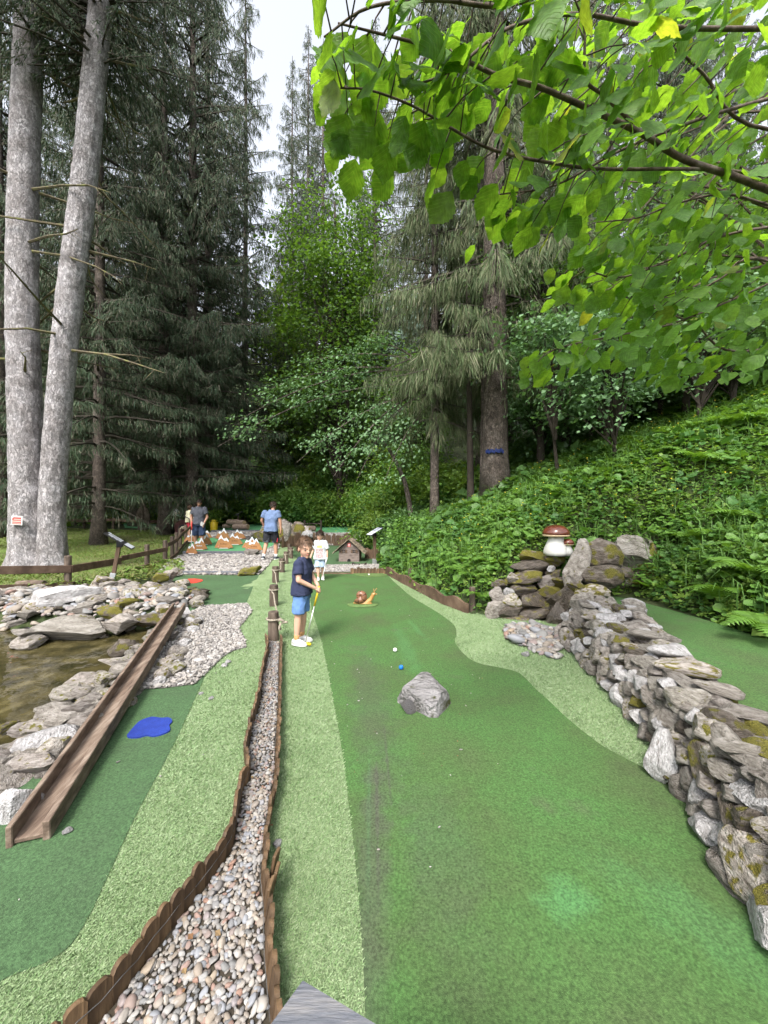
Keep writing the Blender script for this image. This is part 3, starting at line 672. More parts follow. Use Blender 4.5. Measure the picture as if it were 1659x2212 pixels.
def pebbles(name, label, poly, spacing, size, sub, m, seed, off=0.012, hf=course, layers=1, split=99.0):
    r = np.random.default_rng(seed); mb = MB(); T = ico(sub)
    for l in range(layers):
        X, Y = scatter(poly, spacing, r); n = len(X)
        if n == 0: continue
        sc = size * r.lognormal(0, 0.28, n)
        S = np.zeros((n, 3, 3)); S[:, 0, 0] = sc; S[:, 0, 0] = sc * 1.15; S[:, 1, 1] = sc * r.uniform(.65, 1.0, n); S[:, 2, 2] = sc * r.uniform(.4, .7, n)
        mats = rand_rot(n, r, 0.45) @ S
        locs = np.stack([X, Y, hf(X, Y) + off + sc * 0.25 + l * size * 0.5 + r.uniform(0, .3, n) * sc], 1); w = r.integers(0, 4, n)
        for v in range(4):
            Tv = T[0].copy(); rv = np.random.default_rng(900 + v)
            for _ in range(6):
                nv = rv.normal(size=3); nv /= np.linalg.norm(nv); Tv = Tv - np.outer(np.maximum(0, Tv @ nv - rv.uniform(.55, .85)), nv)
            near_ = (w == v) & (Y <= split); far_ = (w == v) & (Y > split)
            if near_.any(): mb.inst(Tv, T[1], mats[near_], locs[near_])
            if far_.any(): mb.inst(ico(1)[0] * .92, ico(1)[1], mats[far_], locs[far_])
    return tag(mb.build(name, m, smooth=sub > 1), label, 'gravel', kind='stuff')

ch_l = [(-.83, 1.131), (-.80, 1.25), (-.763, 1.377), (-.713, 1.535), (-.675, 1.69), (-.715, 1.85), (-.765, 2.05), (-.755, 2.16), (-.84, 2.32), (-.93, 2.71), (-.985, 3.02), (-1.105, 3.48), (-1.235, 4.1), (-1.36, 4.42)]
ch_r = [(-.30, 1.06), (-.345, 1.17), (-.39, 1.28), (-.43, 1.41), (-.485, 1.53), (-.53, 1.70), (-.555, 1.85), (-.60, 2.12), (-.695, 2.5), (-.83, 3.04), (-.98, 3.6), (-1.12, 4.15), (-1.19, 4.40)]
channel = [(-.9, 0.8)] + ch_l + ch_r[::-1] + [(-.2, 0.8)]
chan_in = [(x + 0.015, y) for x, y in [(-.9, 0.85)] + ch_l] + [(x - 0.015, y) for x, y in ch_r[::-1] + [(-.2, .85)]]
sheet('gravel_bed', channel, 0.010, M['core'])
pebbles('pebbles', 'multicoloured rounded pebbles filling the narrow channel between timber edgings', chan_in, 0.0155, 0.0101, 2, M['pebble'], 3, layers=1, split=2.1)
pebbles('pebbles', 'pale crushed pebbles beside the wooden trough on the near left lane', grav2, 0.026, 0.0165, 1, M['pebble_pale'], 4, layers=1)
pebbles('pebbles', 'pale gravel behind the red felt spot leading to the mountain boards', grav3, 0.060, 0.038, 1, M['pebble_pale'], 5)
pebbles('pebbles', 'narrow gravel strip in front of the small wooden house', gstrip, 0.034, 0.022, 1, M['pebble_pale'], 6)
pebbles('pebbles', 'far gravel behind the mountain boards and the small wooden house', fgrav, 0.075, 0.047, 1, M['pebble_pale'], 7)
apron = px([(1086, 1362), (1100, 1352), (1140, 1350), (1205, 1362), (1212, 1400), (1210, 1425), (1185, 1424), (1140, 1405), (1098, 1384)])
pebbles('pebbles', 'brown and grey stones at the foot of the mossy rock cascade', apron, 0.055, 0.042, 2, M['pebble'], 8)

def fibres(name, label, poly, holes, density, ln, wd, m, seed, lean=0.5, hf=course, ymax=99, off=0.0, cat='turf', near=None):
    r = np.random.default_rng(seed); a = np.array(poly); x0, y0 = a.min(0); x1, y1 = a.max(0); y1 = min(y1, ymax)
    n = int((x1 - x0) * (y1 - y0) * density); X = r.uniform(x0, x1, n); Y = r.uniform(y0, y1, n)
    k = inside(poly, X, Y) & (np.abs(X) < Y * 1.06 + 0.15)
    if near is not None: k &= r.uniform(0, 1, n) < np.clip((near / np.maximum(Y, .5)) ** 1.6, 0, 1)
    for h in holes: k &= ~inside(h, X, Y)
    if cat == 'grass': k &= (np.sin(X * 1.1 + 1.5 * np.sin(Y * .7)) + np.sin(Y * 1.3 + X * .4) + r.normal(0, .7, n)) > -.9
    X, Y = X[k], Y[k]; n = len(X)
    th = r.uniform(0, 2 * math.pi, n); le = r.uniform(0.2, 1.3, n) * lean
    d = np.stack([np.cos(th) * le, np.sin(th) * le, np.ones(n)], 1); d /= np.linalg.norm(d, axis=1, keepdims=True)
    side = np.stack([-np.sin(th), np.cos(th), np.zeros(n)], 1)
    sc = np.ones(n) if near is None else np.clip((Y / near) ** 0.6, 1, 2.6)
    L_ = ln * r.uniform(0.6, 1.2, n)[:, None] * np.minimum(sc, 1.4)[:, None]; W = (wd * sc)[:, None]
    b = np.stack([X, Y, hf(X, Y) + off], 1)
    mid = b + d * L_ * 0.55; tip = b + d * L_ + np.stack([np.cos(th), np.sin(th), -np.ones(n) * .6], 1) * L_ * 0.3
    V = np.stack([b - side * W, b + side * W, mid + side * W, tip], 1).reshape(-1, 3)
    q = np.arange(n)[:, None] * 4
    mb = MB(); mb.add(V, q + np.array([0, 1, 2, 3]))
    return tag(mb.build(name, m), label, cat, kind='stuff')

fibres('turf_fibres', 'long pale green fibres of the artificial turf strips', turf_poly, [main_poly, lane_poly, lane2_poly, grav2, grav3, gstrip, hgreen, channel], 32000, 0.0145, 0.0011, M['turf_blade'], 21, lean=0.85, ymax=8.0, near=1.5)

# lawn grass, thinner in scattered patches
fibres('lawn_grass', 'mown green grass behind the brown rail fence', lawn_poly, [], 420, 0.075, 0.006, M['lawn_blade'], 22, lean=0.8, hf=hgt, ymax=20.5, cat='grass')

# ---------------------------------------------------------------- rocks
def rock_mesh(seed, planes=11, lo=0.5, hi=0.9, nz=0.09, sub=3, sharp=26):
    r = np.random.default_rng(seed); V, Fs = ico(sub); V = V.copy()
    for i in range(planes):
        n = r.normal(size=3); n /= np.linalg.norm(n); d = r.uniform(lo, hi)
        V = V - np.outer(np.maximum(0, V @ n - d), n)
    o = Vector(r.uniform(-50, 50, 3))
    D = np.array([mnoise.fractal(Vector(v) * 1.6 + o, 0.9, 2.2, 4) for v in V]) * nz
    st = np.array([mnoise.noise(Vector((v[0] * .6, v[1] * .6, v[2] * 5)) + o) for v in V]) * nz * 0.6
    V = V * (1 + D + st)[:, None]
    V -= (V.max(0) + V.min(0)) / 2; V /= np.abs(V).max(0)
    return MB().add(V, Fs).mesh('rock', M['rock'], smooth=True, sharp=sharp)
ROCKS = [rock_mesh(100 + i, planes=11 + i % 5, lo=0.40 + 0.02 * (i % 4), sub=4) for i in range(14)]
SLABS = [rock_mesh(300 + i, planes=12, lo=0.5, hi=0.88, nz=0.06, sub=4, sharp=34) for i in range(8)]
SMALL = [rock_mesh(500 + i, planes=9, lo=0.5, sub=2) for i in range(10)]

def rock(name, parent, c, half, rot=(0, 0, 0), m='rock', bank=None, k=None):
    bank = ROCKS if bank is None else bank
    me = bank[random.randrange(len(bank)) if k is None else k]
    c = Vector(c)
    if parent is not None: c = c - parent.location
    o = place(name, me, parent, c, rot, half)
    if m != 'rock':
        o.material_slots[0].link = 'OBJECT'; o.material_slots[0].material = M[m]
    return o

def rock_px(parent, name, u, v, w, h, z=0.0, m='rock', dep=0.8, rz=None, tilt=0.12, bank=None, k=None, squash=0.7):
    """rock seen centred at (u, v), w x h in the photo, standing on level z"""
    b = G(u, v + h / 2, z); s = b.y / F
    hw, hz = w * s / 2 * 1.04, h * s / 2 * squash * 1.12
    hd = hw * dep
    return rock(name, parent, (b.x, b.y + hd * 0.55, z + hz * 0.8), (hw, hd, hz),
                (random.uniform(-tilt, tilt), random.uniform(-tilt, tilt), random.uniform(-.4, .4) if rz is None else rz), m, bank, k)

def c2(x, y): return 0.26454 * x, 1069.8 + 0.26454 * y
def c6(x, y): return 0.33069 * x, 1316.6 + 0.33069 * y
def c5(x, y): return 1042.3 + 0.3717 * x, 1097.2 + 0.3717 * y

bank = empty('rock_bank', (-4.2, 5.6, 0), 'bank of grey boulders and loose stones around the pond at left', 'rocks')
for (x, y, w, h, z, m) in [(510, 1075, 560, 240, -.16, 'rock'), (945, 1030, 275, 180, -.1, 'rock'), (180, 1180, 300, 150, -.16, 'rock'), (150, 1120, 240, 110, -.05, 'rock'),
        (1190, 1010, 190, 150, -.1, 'rock_moss'), (880, 930, 200, 150, 0, 'rock_moss'), (660, 910, 240, 120, 0.02, 'rock'), (1085, 910, 220, 90, .02, 'rock'),
        (950, 765, 160, 95, .08, 'rock'), (805, 690, 170, 120, .12, 'rock'), (855, 725, 140, 80, .1, 'rock'), (985, 695, 110, 60, .12, 'rock'), (1190, 730, 190, 110, .06, 'rock'),
        (1290, 660, 150, 110, .06, 'rock_moss'), (1375, 640, 120, 120, .05, 'rock'), (1425, 610, 90, 90, .04, 'rock'), (1250, 810, 150, 70, .04, 'rock'), (1345, 830, 90, 60, .03, 'rock'),
        (985, 850, 180, 70, .05, 'rock'), (600, 840, 150, 60, .06, 'rock'), (400, 930, 100, 60, .04, 'rock'), (200, 960, 140, 90, 0, 'rock'), (60, 930, 130, 80, 0, 'rock'), (100, 1040, 130, 70, -.05, 'rock'), (40, 1010, 90, 60, 0, 'rock'),
        (1010, 950, 90, 50, 0.02, 'rock_pale'), (790, 850, 90, 70, .06, 'rock'), (1320, 940, 130, 110, -.02, 'rock_moss'), (1390, 800, 70, 60, .03, 'rock_pale'), (1500, 840, 120, 70, .02, 'rock'),
        (1600, 880, 110, 80, .01, 'rock'), (1490, 940, 110, 100, .01, 'rock_pale'), (1455, 1030, 110, 70, .01, 'rock_moss'), (1390, 1050, 70, 60, .01, 'rock'), (1540, 990, 70, 60, .01, 'rock'), (1370, 1090, 90, 70, .01, 'rock_pale'), (1330, 1150, 90, 80, .01, 'rock'), (1270, 1220, 110, 70, .01, 'rock')]:
    u, v = c2(x, y); rock_px(bank, 'stone', u, v, w * .2645, h * .2645, z, m)
for (x, y, w, h, z, m) in [(770, 230, 200, 170, -.15, 'rock_moss'), (720, 345, 210, 120, -.1, 'rock'), (500, 480, 250, 200, -.1, 'rock'), (660, 450, 140, 130, -.02, 'rock'), (580, 590, 180, 100, -.02, 'rock'),
        (310, 645, 240, 110, -.1, 'rock'), (490, 690, 160, 80, 0, 'rock'), (330, 720, 380, 160, -.05, 'rock'), (435, 790, 120, 150, 0.0, 'rock_pale'), (250, 860, 330, 210, -.02, 'rock_pale'), (150, 770, 190, 120, -.1, 'rock'),
        (335, 950, 160, 110, .0, 'rock'), (150, 1010, 320, 160, 0.0, 'rock'), (60, 1250, 260, 310, -.02, 'rock_pale'), (40, 900, 150, 90, -.08, 'rock'), (-40, 1080, 160, 160, 0, 'rock'), (30, 760, 120, 70, -.12, 'rock_moss'), (-80, 980, 180, 150, -.05, 'rock'),
        (1090, 170, 120, 90, .01, 'rock'), (1010, 260, 100, 90, .01, 'rock_pale'), (970, 300, 70, 60, .01, 'rock'), (1060, 130, 80, 80, .01, 'rock'), (1010, 330, 60, 50, .01, 'rock_pale')]:
    u, v = c6(x, y); rock_px(bank, 'stone', u, v, w * .33069, h * .33069, z, m, dep=0.7)
r = np.random.default_rng(77)
fill = [(-6.9, 5.3), (-5.3, 5.0), (-3.4, 5.3), (-2.95, 5.3), (-3.0, 6.3), (-3.8, 7.8), (-4.6, 8.4), (-5.6, 7.9), (-6.3, 7.0), (-7.2, 6.3)]
X, Y = scatter(fill, 0.30, r)
for x, y in zip(X, Y):
    s = r.uniform(.06, .15); rock('stone', bank, (x, y, float(hgt(x, y)) + s * .15), (s * 1.2, s, s * .6), (r.uniform(-.3, .3), r.uniform(-.3, .3), r.uniform(0, 6)), 'rock' if r.uniform() < .8 else 'rock_moss', SMALL)
fill2 = [(-2.9, 4.9), (-2.75, 4.0), (-2.65, 3.2), (-2.4, 2.4), (-2.35, 1.8), (-1.9, 2.1), (-2.0, 3.0), (-2.45, 4.4)]
X, Y = scatter(fill2, 0.17, r)
for x, y in zip(X, Y):
    s = r.uniform(.05, .12); rock('stone', bank, (x, y, -0.02 + s * .2), (s * 1.2, s, s * .7), (r.uniform(-.3, .3), r.uniform(-.3, .3), r.uniform(0, 6)), 'rock', SMALL)
for i in range(26):                                   # stones tucked along the right side of the trough
    t = r.uniform(.42, .98); x = -1.55 - 1.2 * t + r.uniform(.10, .22); y = 1.8 + 3.5 * t; s = r.uniform(.04, .09)
    rock('stone', bank, (x, y, s * .5), (s * 1.2, s, s * .8), (0, 0, r.uniform(0, 6)), 'rock_pale' if r.uniform() < .4 else 'rock', SMALL)
X, Y = scatter([(-6.6, 4.95), (-3.5, 5.0), (-3.2, 5.9), (-5.8, 6.1), (-6.9, 5.6)], 0.13, r)
pebbles('pebbles', 'small rounded stones packed between the boulders of the pond bank', [(-6.9, 5.0), (-3.4, 5.15), (-2.9, 5.4), (-3.2, 6.4), (-4.4, 7.6), (-6.0, 7.2), (-7.1, 6.1)], 0.092, 0.052, 2, M['pebble'], 9, hf=hgt, off=0.0)

def one_rock(name, label, u, v, w, h, z, m, cat='rock', **k):
    o = rock_px(None, name, u, v, w, h, z, m, **k); return tag(o, label, cat)
one_rock('boulder', 'long white and grey flat boulder lying on the pond bank below the fence', 119, 1288, 142, 40, .12, 'rock_pale', k=3, dep=.55, rz=.12, squash=.95)
one_rock('boulder', 'dark grey flat boulder at the upper end of the wooden trough', 417, 1278, 56, 22, 0, 'rock_wet', k=5)
one_rock('boulder', 'mossy boulder on the gravel by the grey edging board', 535, 1231, 50, 26, 0, 'rock_moss', k=7)
# veined rock standing as an obstacle on the main green
ob = empty('obstacle_rock', G(925, 1545), 'grey veined rock with dark moss lying on the main green near the blue ball', 'rock')
V, Fs = ico(5); V = V.copy()
for n, d in [((-.12, -.42, .90), .30), ((.80, -.62, .12), .46), ((-.78, -.60, .10), .52), ((.1, .9, .42), .62), ((.85, .45, .35), .50), ((-.7, .6, .5), .55), ((.55, -.2, .8), .42), ((0, -1, .05), .72), ((0, 0, -1), .40), ((-.95, .2, .3), .66)]:
    n = np.array(n) / np.linalg.norm(n); V = V - np.outer(np.maximum(0, V @ n - d), n)
D = np.array([mnoise.fractal(Vector(v) * 2.6, .95, 2.1, 6) * .045 - .09 * max(0, .13 - abs(mnoise.noise(Vector((v[0] * 2.2 + v[2], v[1] * 2.2, v[2] * 1.5)) + Vector((3, 1, 2))))) for v in V])
V = V * (1 + D)[:, None]; V -= (V.max(0) + V.min(0)) / 2; V /= np.abs(V).max(0); V *= np.array([.225, .215, .115]); V[:, 2] += .10
V[:, 0] += -.18 * V[:, 1]
place('rock', MB().add(V, Fs).mesh('rock', M['rock_obst'], smooth=True, sharp=32), ob, (0.0, .17, 0))
rock('stone_chip', ob, ob.location + Vector((-.15, .06, .035)), (.05, .07, .05), (.2, .1, .5), 'rock_obst', k=2)

# ---------------------------------------------------------------- dry stone wall at right
wall = empty('dry_stone_wall', (1.8, 2.8, 0), 'long dry stone wall of stacked grey slabs between the two greens at right', 'wall')
mbc = MB(); rings = []
for y in np.linspace(0.5, 4.5, 18):
    a, b = float(wallx(y)) + .09, float(wallback(y)) - .10; t = 0.33
    rings.append([(a, y, -.02), (a + .05, y, t * .6), (a + .12, y, t), (b - .05, y, t + .02), (b, y, .2), (b, y, -.02)])
mbc.loft(rings).build('core', M['core'], wall)
r = np.random.default_rng(41)
def wmat(t): return ['rock', 'rock', 'rock', 'rock_pale', 'rock', 'rock_moss'][t % 6]
for c, (zc, hh) in enumerate([(.055, .075), (.135, .06), (.205, .052), (.27, .046), (.33, .042), (.38, .038)]):
    y = 0.75 + r.uniform(0, .15)
    while y < 4.5:
        ln = r.uniform(.10, .24)
        x = float(wallx(y + ln / 2)) + .045 + c * .024 + r.uniform(-.015, .02)
        dd = (float(wallx(y + ln)) - float(wallx(y))) / ln
        tall = hh * r.uniform(.8, 1.35) * (1.9 if r.uniform() < .12 else 1)
        rock('stone', wall, (x, y + ln / 2, zc + r.uniform(-.015, .015)), (r.uniform(.07, .11), ln * .53, tall), (r.uniform(-.2, .28), r.uniform(-.2, .1), -math.atan(dd)), wmat(int(r.integers(0, 99))), SLABS if r.uniform() < .6 else ROCKS)
        y += ln * r.uniform(.82, .95)
for layer, (zt, th) in enumerate([(.375, .035), (.415, .028)]):
    y = 0.8
    while y < 4.45:
        dy = r.uniform(.10, .18); a, b = float(wallx(y)) + .07 + .05 * layer, float(wallback(y)) - .03
        x = a + r.uniform(0, .06)
        while x < b:
            w = r.uniform(.10, .24)
            if layer == 0 or r.uniform() < .62:
                rock('stone', wall, (min(x + w / 2, b), y + r.uniform(-.04, .04), zt + .05 * math.sin(y * 1.7) + r.uniform(-.012, .02)), (w * .54, dy * r.uniform(.6, .95), th * r.uniform(1.1, 2.0)),
                     (r.uniform(-.16, .22), r.uniform(-.12, .22), r.uniform(-.7, .7)), wmat(int(r.integers(0, 99))), SLABS)
            x += w * r.uniform(.8, 1.0)
        y += dy * r.uniform(.85, 1.05)
# a few big upright slabs leaning on the wall foot
for (u, v, w, h, m, ry) in [(1432, 1640, 60, 120, 'rock_pale', .1), (1300, 1440, 28, 90, 'rock', .05)]:
    b = G(u, v + h / 2); s = b.y / F
    rock('stone', wall, (b.x + .05, b.y + .05, h * s / 2 * .9), (w * s / 2 * 1.15, .07, h * s / 2 * .95), (-.15, ry * .5, -1.0), m, SLABS)
for (u, v, w) in [(1548, 1490, 90), (1480, 1445, 120), (1610, 1545, 110), (1400, 1375, 80), (1440, 1410, 70), (1370, 1330, 60), (1600, 1620, 100)]:
    b = G(u, v, .43); s = b.y / F
    rock('stone', wall, (b.x, b.y, .43 + .012), (w * s * .52, w * s * .3, .035), (r.uniform(-.1, .1), r.uniform(.0, .15), r.uniform(-.5, .1)), 'rock' if w > 75 else 'rock_pale', SLABS)

# ---------------------------------------------------------------- mossy rock cascade below the mushroom
casc = empty('rock_cascade', (2.0, 5.3, 0), 'mossy pile of dark rocks with a dry cascade below the mushroom', 'rocks')
MBc = MB(); MBc.loft([[(1.72, 5.75, -.02), (2.5, 5.65, -.02), (3.1, 5.9, .0), (3.0, 6.8, .0), (1.9, 6.8, 0)], [(1.85, 5.85, .45), (2.45, 5.8, .55), (2.95, 6.0, .5), (2.9, 6.8, .5), (1.95, 6.8, .5)], [(2.1, 6.0, .74), (2.45, 5.95, .78), (2.8, 6.15, .7), (2.8, 6.8, .75), (2.1, 6.7, .75)]]).build('core', M['core'], casc)
for (x, y, w, h, Y, m) in [(305, 290, 135, 62, 5.75, 'rock_moss'), (275, 340, 165, 60, 5.7, 'rock_wet'), (425, 300, 105, 75, 5.7, 'rock_moss'), (405, 355, 42, 30, 5.6, 'rock_pale'), (420, 388, 66, 40, 5.6, 'rock_wet'), (395, 430, 100, 60, 5.55, 'rock'), (250, 412, 190, 78, 5.6, 'rock_moss'), (180, 408, 56, 50, 5.6, 'rock'),
        (155, 492, 50, 40, 5.5, 'rock_pale'), (85, 515, 66, 85, 5.5, 'rock'), (165, 540, 105, 66, 5.45, 'rock'), (80, 600, 90, 90, 5.4, 'rock'), (160, 605, 120, 58, 5.4, 'rock_wet'), (310, 560, 165, 100, 5.45, 'rock_wet'), (290, 632, 170, 80, 5.4, 'rock_wet'), (390, 500, 130, 78, 5.5, 'rock_moss'), (470, 440, 100, 70, 5.5, 'rock_moss'), (240, 480, 120, 60, 5.55, 'rock_moss'), (400, 590, 90, 90, 5.4, 'rock_wet'), (200, 660, 140, 50, 5.35, 'rock_wet'), (340, 690, 120, 50, 5.3, 'rock_wet'), (100, 450, 70, 50, 5.6, 'rock_moss'),
        (490, 540, 140, 150, 5.2, 'rock_wet'), (470, 660, 130, 180, 5.15, 'rock_wet'), (565, 335, 115, 250, 5.3, 'rock'), (690, 300, 200, 190, 5.4, 'rock_moss'), (715, 412, 195, 125, 5.15, 'rock_moss'), (925, 295, 260, 200, 5.75, 'rock'), (1020, 300, 120, 150, 5.8, 'rock_moss'), (820, 430, 90, 76, 5.6, 'rock'), (950, 470, 220, 120, 5.6, 'rock_moss'), (800, 380, 140, 70, 5.5, 'rock_wet'), (935, 400, 270, 170, 5.75, 'rock_moss'), (1010, 420, 150, 150, 5.75, 'rock_wet'),
        (650, 500, 145, 84, 5.0, 'rock'), (595, 640, 150, 230, 4.65, 'rock'), (500, 780, 130, 180, 4.5, 'rock'), (590, 890, 120, 110, 4.05, 'rock'), (695, 585, 80, 110, 4.75, 'rock'), (632, 575, 56, 54, 4.6, 'rock_pale'), (745, 600, 70, 130, 4.6, 'rock'), (550, 470, 80, 60, 5.1, 'rock_moss'), (690, 680, 60, 110, 4.4, 'rock')]:
    u, v = c5(x, y); p = P(u, v, Y); s = Y / F * .3717
    rock('stone', casc, (p.x, p.y + w * s * .25, p.z), (w * s / 2 * 1.32, w * s * .46, h * s / 2 * 1.3), (random.uniform(-.12, .12), random.uniform(-.15, .15), random.uniform(-.3, .3)), m)
o = place('pipe', MB().tube([P(1243, 1404, 4.02), P(1262, 1398, 4.35)], [.034, .034], 14, cap=False).tube([P(1243, 1404, 4.03), P(1262, 1398, 4.34)], [.028, .028], 14, cap=False).mesh('pipe', M['pipe'], smooth=True))
tag(o, 'short blue grey plastic pipe poking out between rocks of the wall end', 'pipe')

# ---------------------------------------------------------------- trees
STRIP = (np.array([(0, 0, 0), (-.5, .45, 0.02), (.5, .4, -0.02), (0, 1, 0)]), np.array([(0, 2, 1), (1, 2, 3)]))          # hanging twig of needles
LEAF = (np.array([(0, 0, 0), (-.42, .45, .06), (.42, .45, .06), (0, 1, -.05), (0, .5, -.04)]), np.array([(0, 4, 1), (0, 2, 4), (1, 4, 3), (4, 2, 3)]))

LEAF2 = (LEAF[0][:4], np.array([(0, 2, 1), (1, 2, 3)]))
def spruce_crown(seed, H, Rm, base, dens=1.0, tw=0.024, droop=0.42, hang=0.55, gap=0.0, nb=6, whorl=0.5):
    """returns (needle mesh builder, limb mesh builder) of a Norway spruce: whorls of drooping limbs with hanging twigs"""
    r = np.random.default_rng(seed); mn, ml = MB(), MB()
    locs, dirs, lens, wid = [], [], [], []
    z = base
    while z < H - 0.3:
        f = (z - base) / (H - base); Lz = Rm * (1 - f) ** 0.75 * (0.75 + 0.25 * min(1, f * 8))
        for b in range(int(nb if Lz > 1 else 4)):
            if r.uniform() < gap: continue
            a = r.uniform(0, 2 * math.pi); L_ = max(.25, Lz * r.uniform(.55, 1.1)); dr = droop * r.uniform(.6, 1.4) * (1.1 - .9 * f)
            t = np.linspace(0, 1, 6); rad = L_ * t
            zz = z + r.uniform(-.2, .2) + L_ * (0.16 * t - dr * t ** 1.6 + 0.10 * t ** 5)
            wob = r.uniform(-.12, .12)
            pts = np.stack([np.cos(a + wob * t) * rad, np.sin(a + wob * t) * rad, zz], 1)
            ml.tube(pts, list(np.linspace(.012 + .011 * L_, .004, 6)), 4, cap=False)
            n = max(6, int(L_ / 0.032 * dens)); u = r.uniform(0.12, 1, n) ** 0.8
            i = np.minimum((u * 5).astype(int), 4); w = (u * 5 - i)[:, None]
            p = pts[i] * (1 - w) + pts[i + 1] * w
            side = np.array([-math.sin(a), math.cos(a), 0]); outw = np.array([math.cos(a), math.sin(a), 0])
            sgn = r.choice([-1, 1], n)[:, None]; spread = (L_ * .22 * (1.05 - u)[:, None]) * r.uniform(0, 1, (n, 1)) ** .7
            p = p + side * sgn * spread - np.array([0, 0, 1]) * spread * .35
            d = side * sgn * r.uniform(.05, .5, (n, 1)) + outw * r.uniform(0, .5, (n, 1)) - np.array([0, 0, 1]) * r.uniform(.55, 1.5, (n, 1)) * (hang / .55)
            ln = r.uniform(.13, .46, n) * (0.6 + 0.4 * min(1, L_ / 2)) * (hang / .55) ** .5
            locs.append(p); dirs.append(d); lens.append(ln); wid.append(tw * r.uniform(.6, 1.5, n))
        z += whorl * r.uniform(.75, 1.25) * (1 if Lz > 1 else .6)
    p = np.concatenate(locs); d = np.concatenate(dirs); ln = np.concatenate(lens); wd = np.concatenate(wid)
    # each twig splits in two frayed strips
    for k in range(3):
        dd = d + r.normal(0, .22, d.shape); B = basis(dd, r.normal(size=d.shape))
        S = B * np.stack([wd, ln * (1, .7, .55)[k], wd], 1)[:, None, :]
        mn.inst(STRIP[0], STRIP[1], S, p + (0, 1, 2)[k] * d * 0.13 * r.uniform(0, 1, (len(d), 1)))
    ml.tube([(0, 0, H * .6), (0, 0, H)], [.09, .02], 5)
    return mn, ml

SPR = {}
for key, a, m in [('wide', dict(seed=1, H=28, Rm=4.6, base=1.6, dens=1.15, hang=.62), 'needle'), ('wide2', dict(seed=2, H=30, Rm=4.2, base=2.6, dens=1.1, hang=.7, droop=.5), 'needle'),
                  ('slim', dict(seed=3, H=32, Rm=2.5, base=3.0, dens=1.1, hang=.5, droop=.5), 'needle'), ('slim2', dict(seed=4, H=30, Rm=2.9, base=1.5, dens=1.0, hang=.6, droop=.45), 'needle'),
                  ('moss', dict(seed=5, H=24, Rm=2.7, base=3.4, dens=1.6, tw=.017, hang=.95, droop=.6), 'needle_moss'), ('moss2', dict(seed=6, H=26, Rm=3.0, base=3.0, dens=2.0, tw=.017, hang=.9, droop=.55, gap=.1), 'needle_moss')]:
    mn, ml = spruce_crown(**a)
    SPR[key] = (mn.mesh('needles', M[m]), ml.mesh('limbs', M['limb']), a['H'])

def trunk_mesh(pts, rad, n=20, seed=0, amp=0.05, seg=0.35, m='bark', butt=True, per=8, flake=0.0):
    """tapered trunk along pts with flaky, uneven surface"""
    P_ = [np.array(p, float) for p in pts]; cr = catmull(P_, per); k = len(cr)
    rr = np.interp(np.linspace(0, 1, k), np.linspace(0, 1, len(rad)), rad)
    ang = np.linspace(0, 2 * math.pi, n, endpoint=False); rings = []
    for i, c in enumerate(cr):
        f = 1 + (0.35 * math.exp(-(c[2] - cr[0][2]) / .35) if butt else 0)
        ring = []
        for a in ang:
            q = Vector((math.cos(a) * 2.2 + seed, math.sin(a) * 2.2, c[2] * 1.4))
            lobe = 1 + (0.10 * math.sin(a * 5 + seed) * math.exp(-(c[2] - cr[0][2]) / .6) if butt else 0)
            R_ = rr[i] * f * lobe * (1 + amp * mnoise.fractal(q * 2, 1, 2, 3) + (flake * mnoise.cell(Vector((math.cos(a) * 5.5, math.sin(a) * 5.5, c[2] * 5 + seed))) if flake else 0))
            ring.append((c[0] + math.cos(a) * R_, c[1] + math.sin(a) * R_, c[2]))
        rings.append(ring)
    return MB().loft(rings).mesh('trunk', M[m], smooth=True)

def spruce(label, x, y, key, scale=1.0, rz=0.0, tr=0.24, m='bark_brown', group=None, sxy=1.0, name='spruce_tree'):
    nm, lm, H = SPR[key]; z = float(hgt(x, y)) - .05
    t = empty(name, (x, y, z), label, 'tree', group, rz)
    place('crown', nm, t, scale=(scale * sxy, scale * sxy, scale)); place('limbs', lm, t, scale=(scale * sxy, scale * sxy, scale))
    Hh = H * scale
    place('trunk', trunk_mesh([(0, 0, 0), (.05, 0, Hh * .3), (0, .05, Hh * .6), (0, 0, Hh * .97)], [tr, tr * .8, tr * .5, .03], 12, seed=x, m=m), t)
    return t

# --- twin grey trunks at left with bare dead branches
def dead_branches(t, axis_pts, n, seed, zlo, zhi, rmax):
    r = np.random.default_rng(seed); ap = np.array([p for p in axis_pts])
    for i in range(n):
        z = r.uniform(zlo, zhi); c = np.array([np.interp(z, ap[:, 2], ap[:, k]) for k in range(3)])
        a = r.uniform(0, 2 * math.pi); L_ = r.uniform(.5, 2.6); d = np.array([math.cos(a), math.sin(a), 0])
        dz = r.uniform(-.5, .25); pts = [c + d * (rmax * .6), c + d * (rmax + L_ * .4) + [0, 0, dz * L_ * .3], c + d * (rmax + L_ * .75) + [0, 0, dz * L_ * .7], c + d * (rmax + L_) + [r.uniform(-.2, .2), r.uniform(-.2, .2), dz * L_ * 1.1]]
        mb = MB().tube(pts, [.035, .025, .018, .006], 5)
        for j in range(3):
            q = np.array(pts[2]) + (np.array(pts[3]) - np.array(pts[2])) * j / 3; mb.tube([q, q + [r.uniform(-.3, .3), r.uniform(-.3, .3), r.uniform(-.35, .1)]], [.008, .003], 4)
        mb.build('dead_branch', M['twig'], t, local=True)
tA = empty('old_spruce', (-8.78, 9.5, .18), 'thick straight grey trunk with a red sign, left of the twin spruces', 'tree')
axA = [(0, 0, -.1), (-.05, 0, 2.5), (-.17, 0, 7.5), (.03, 0, 14), (.3, 0, 20), (.4, 0, 26)]
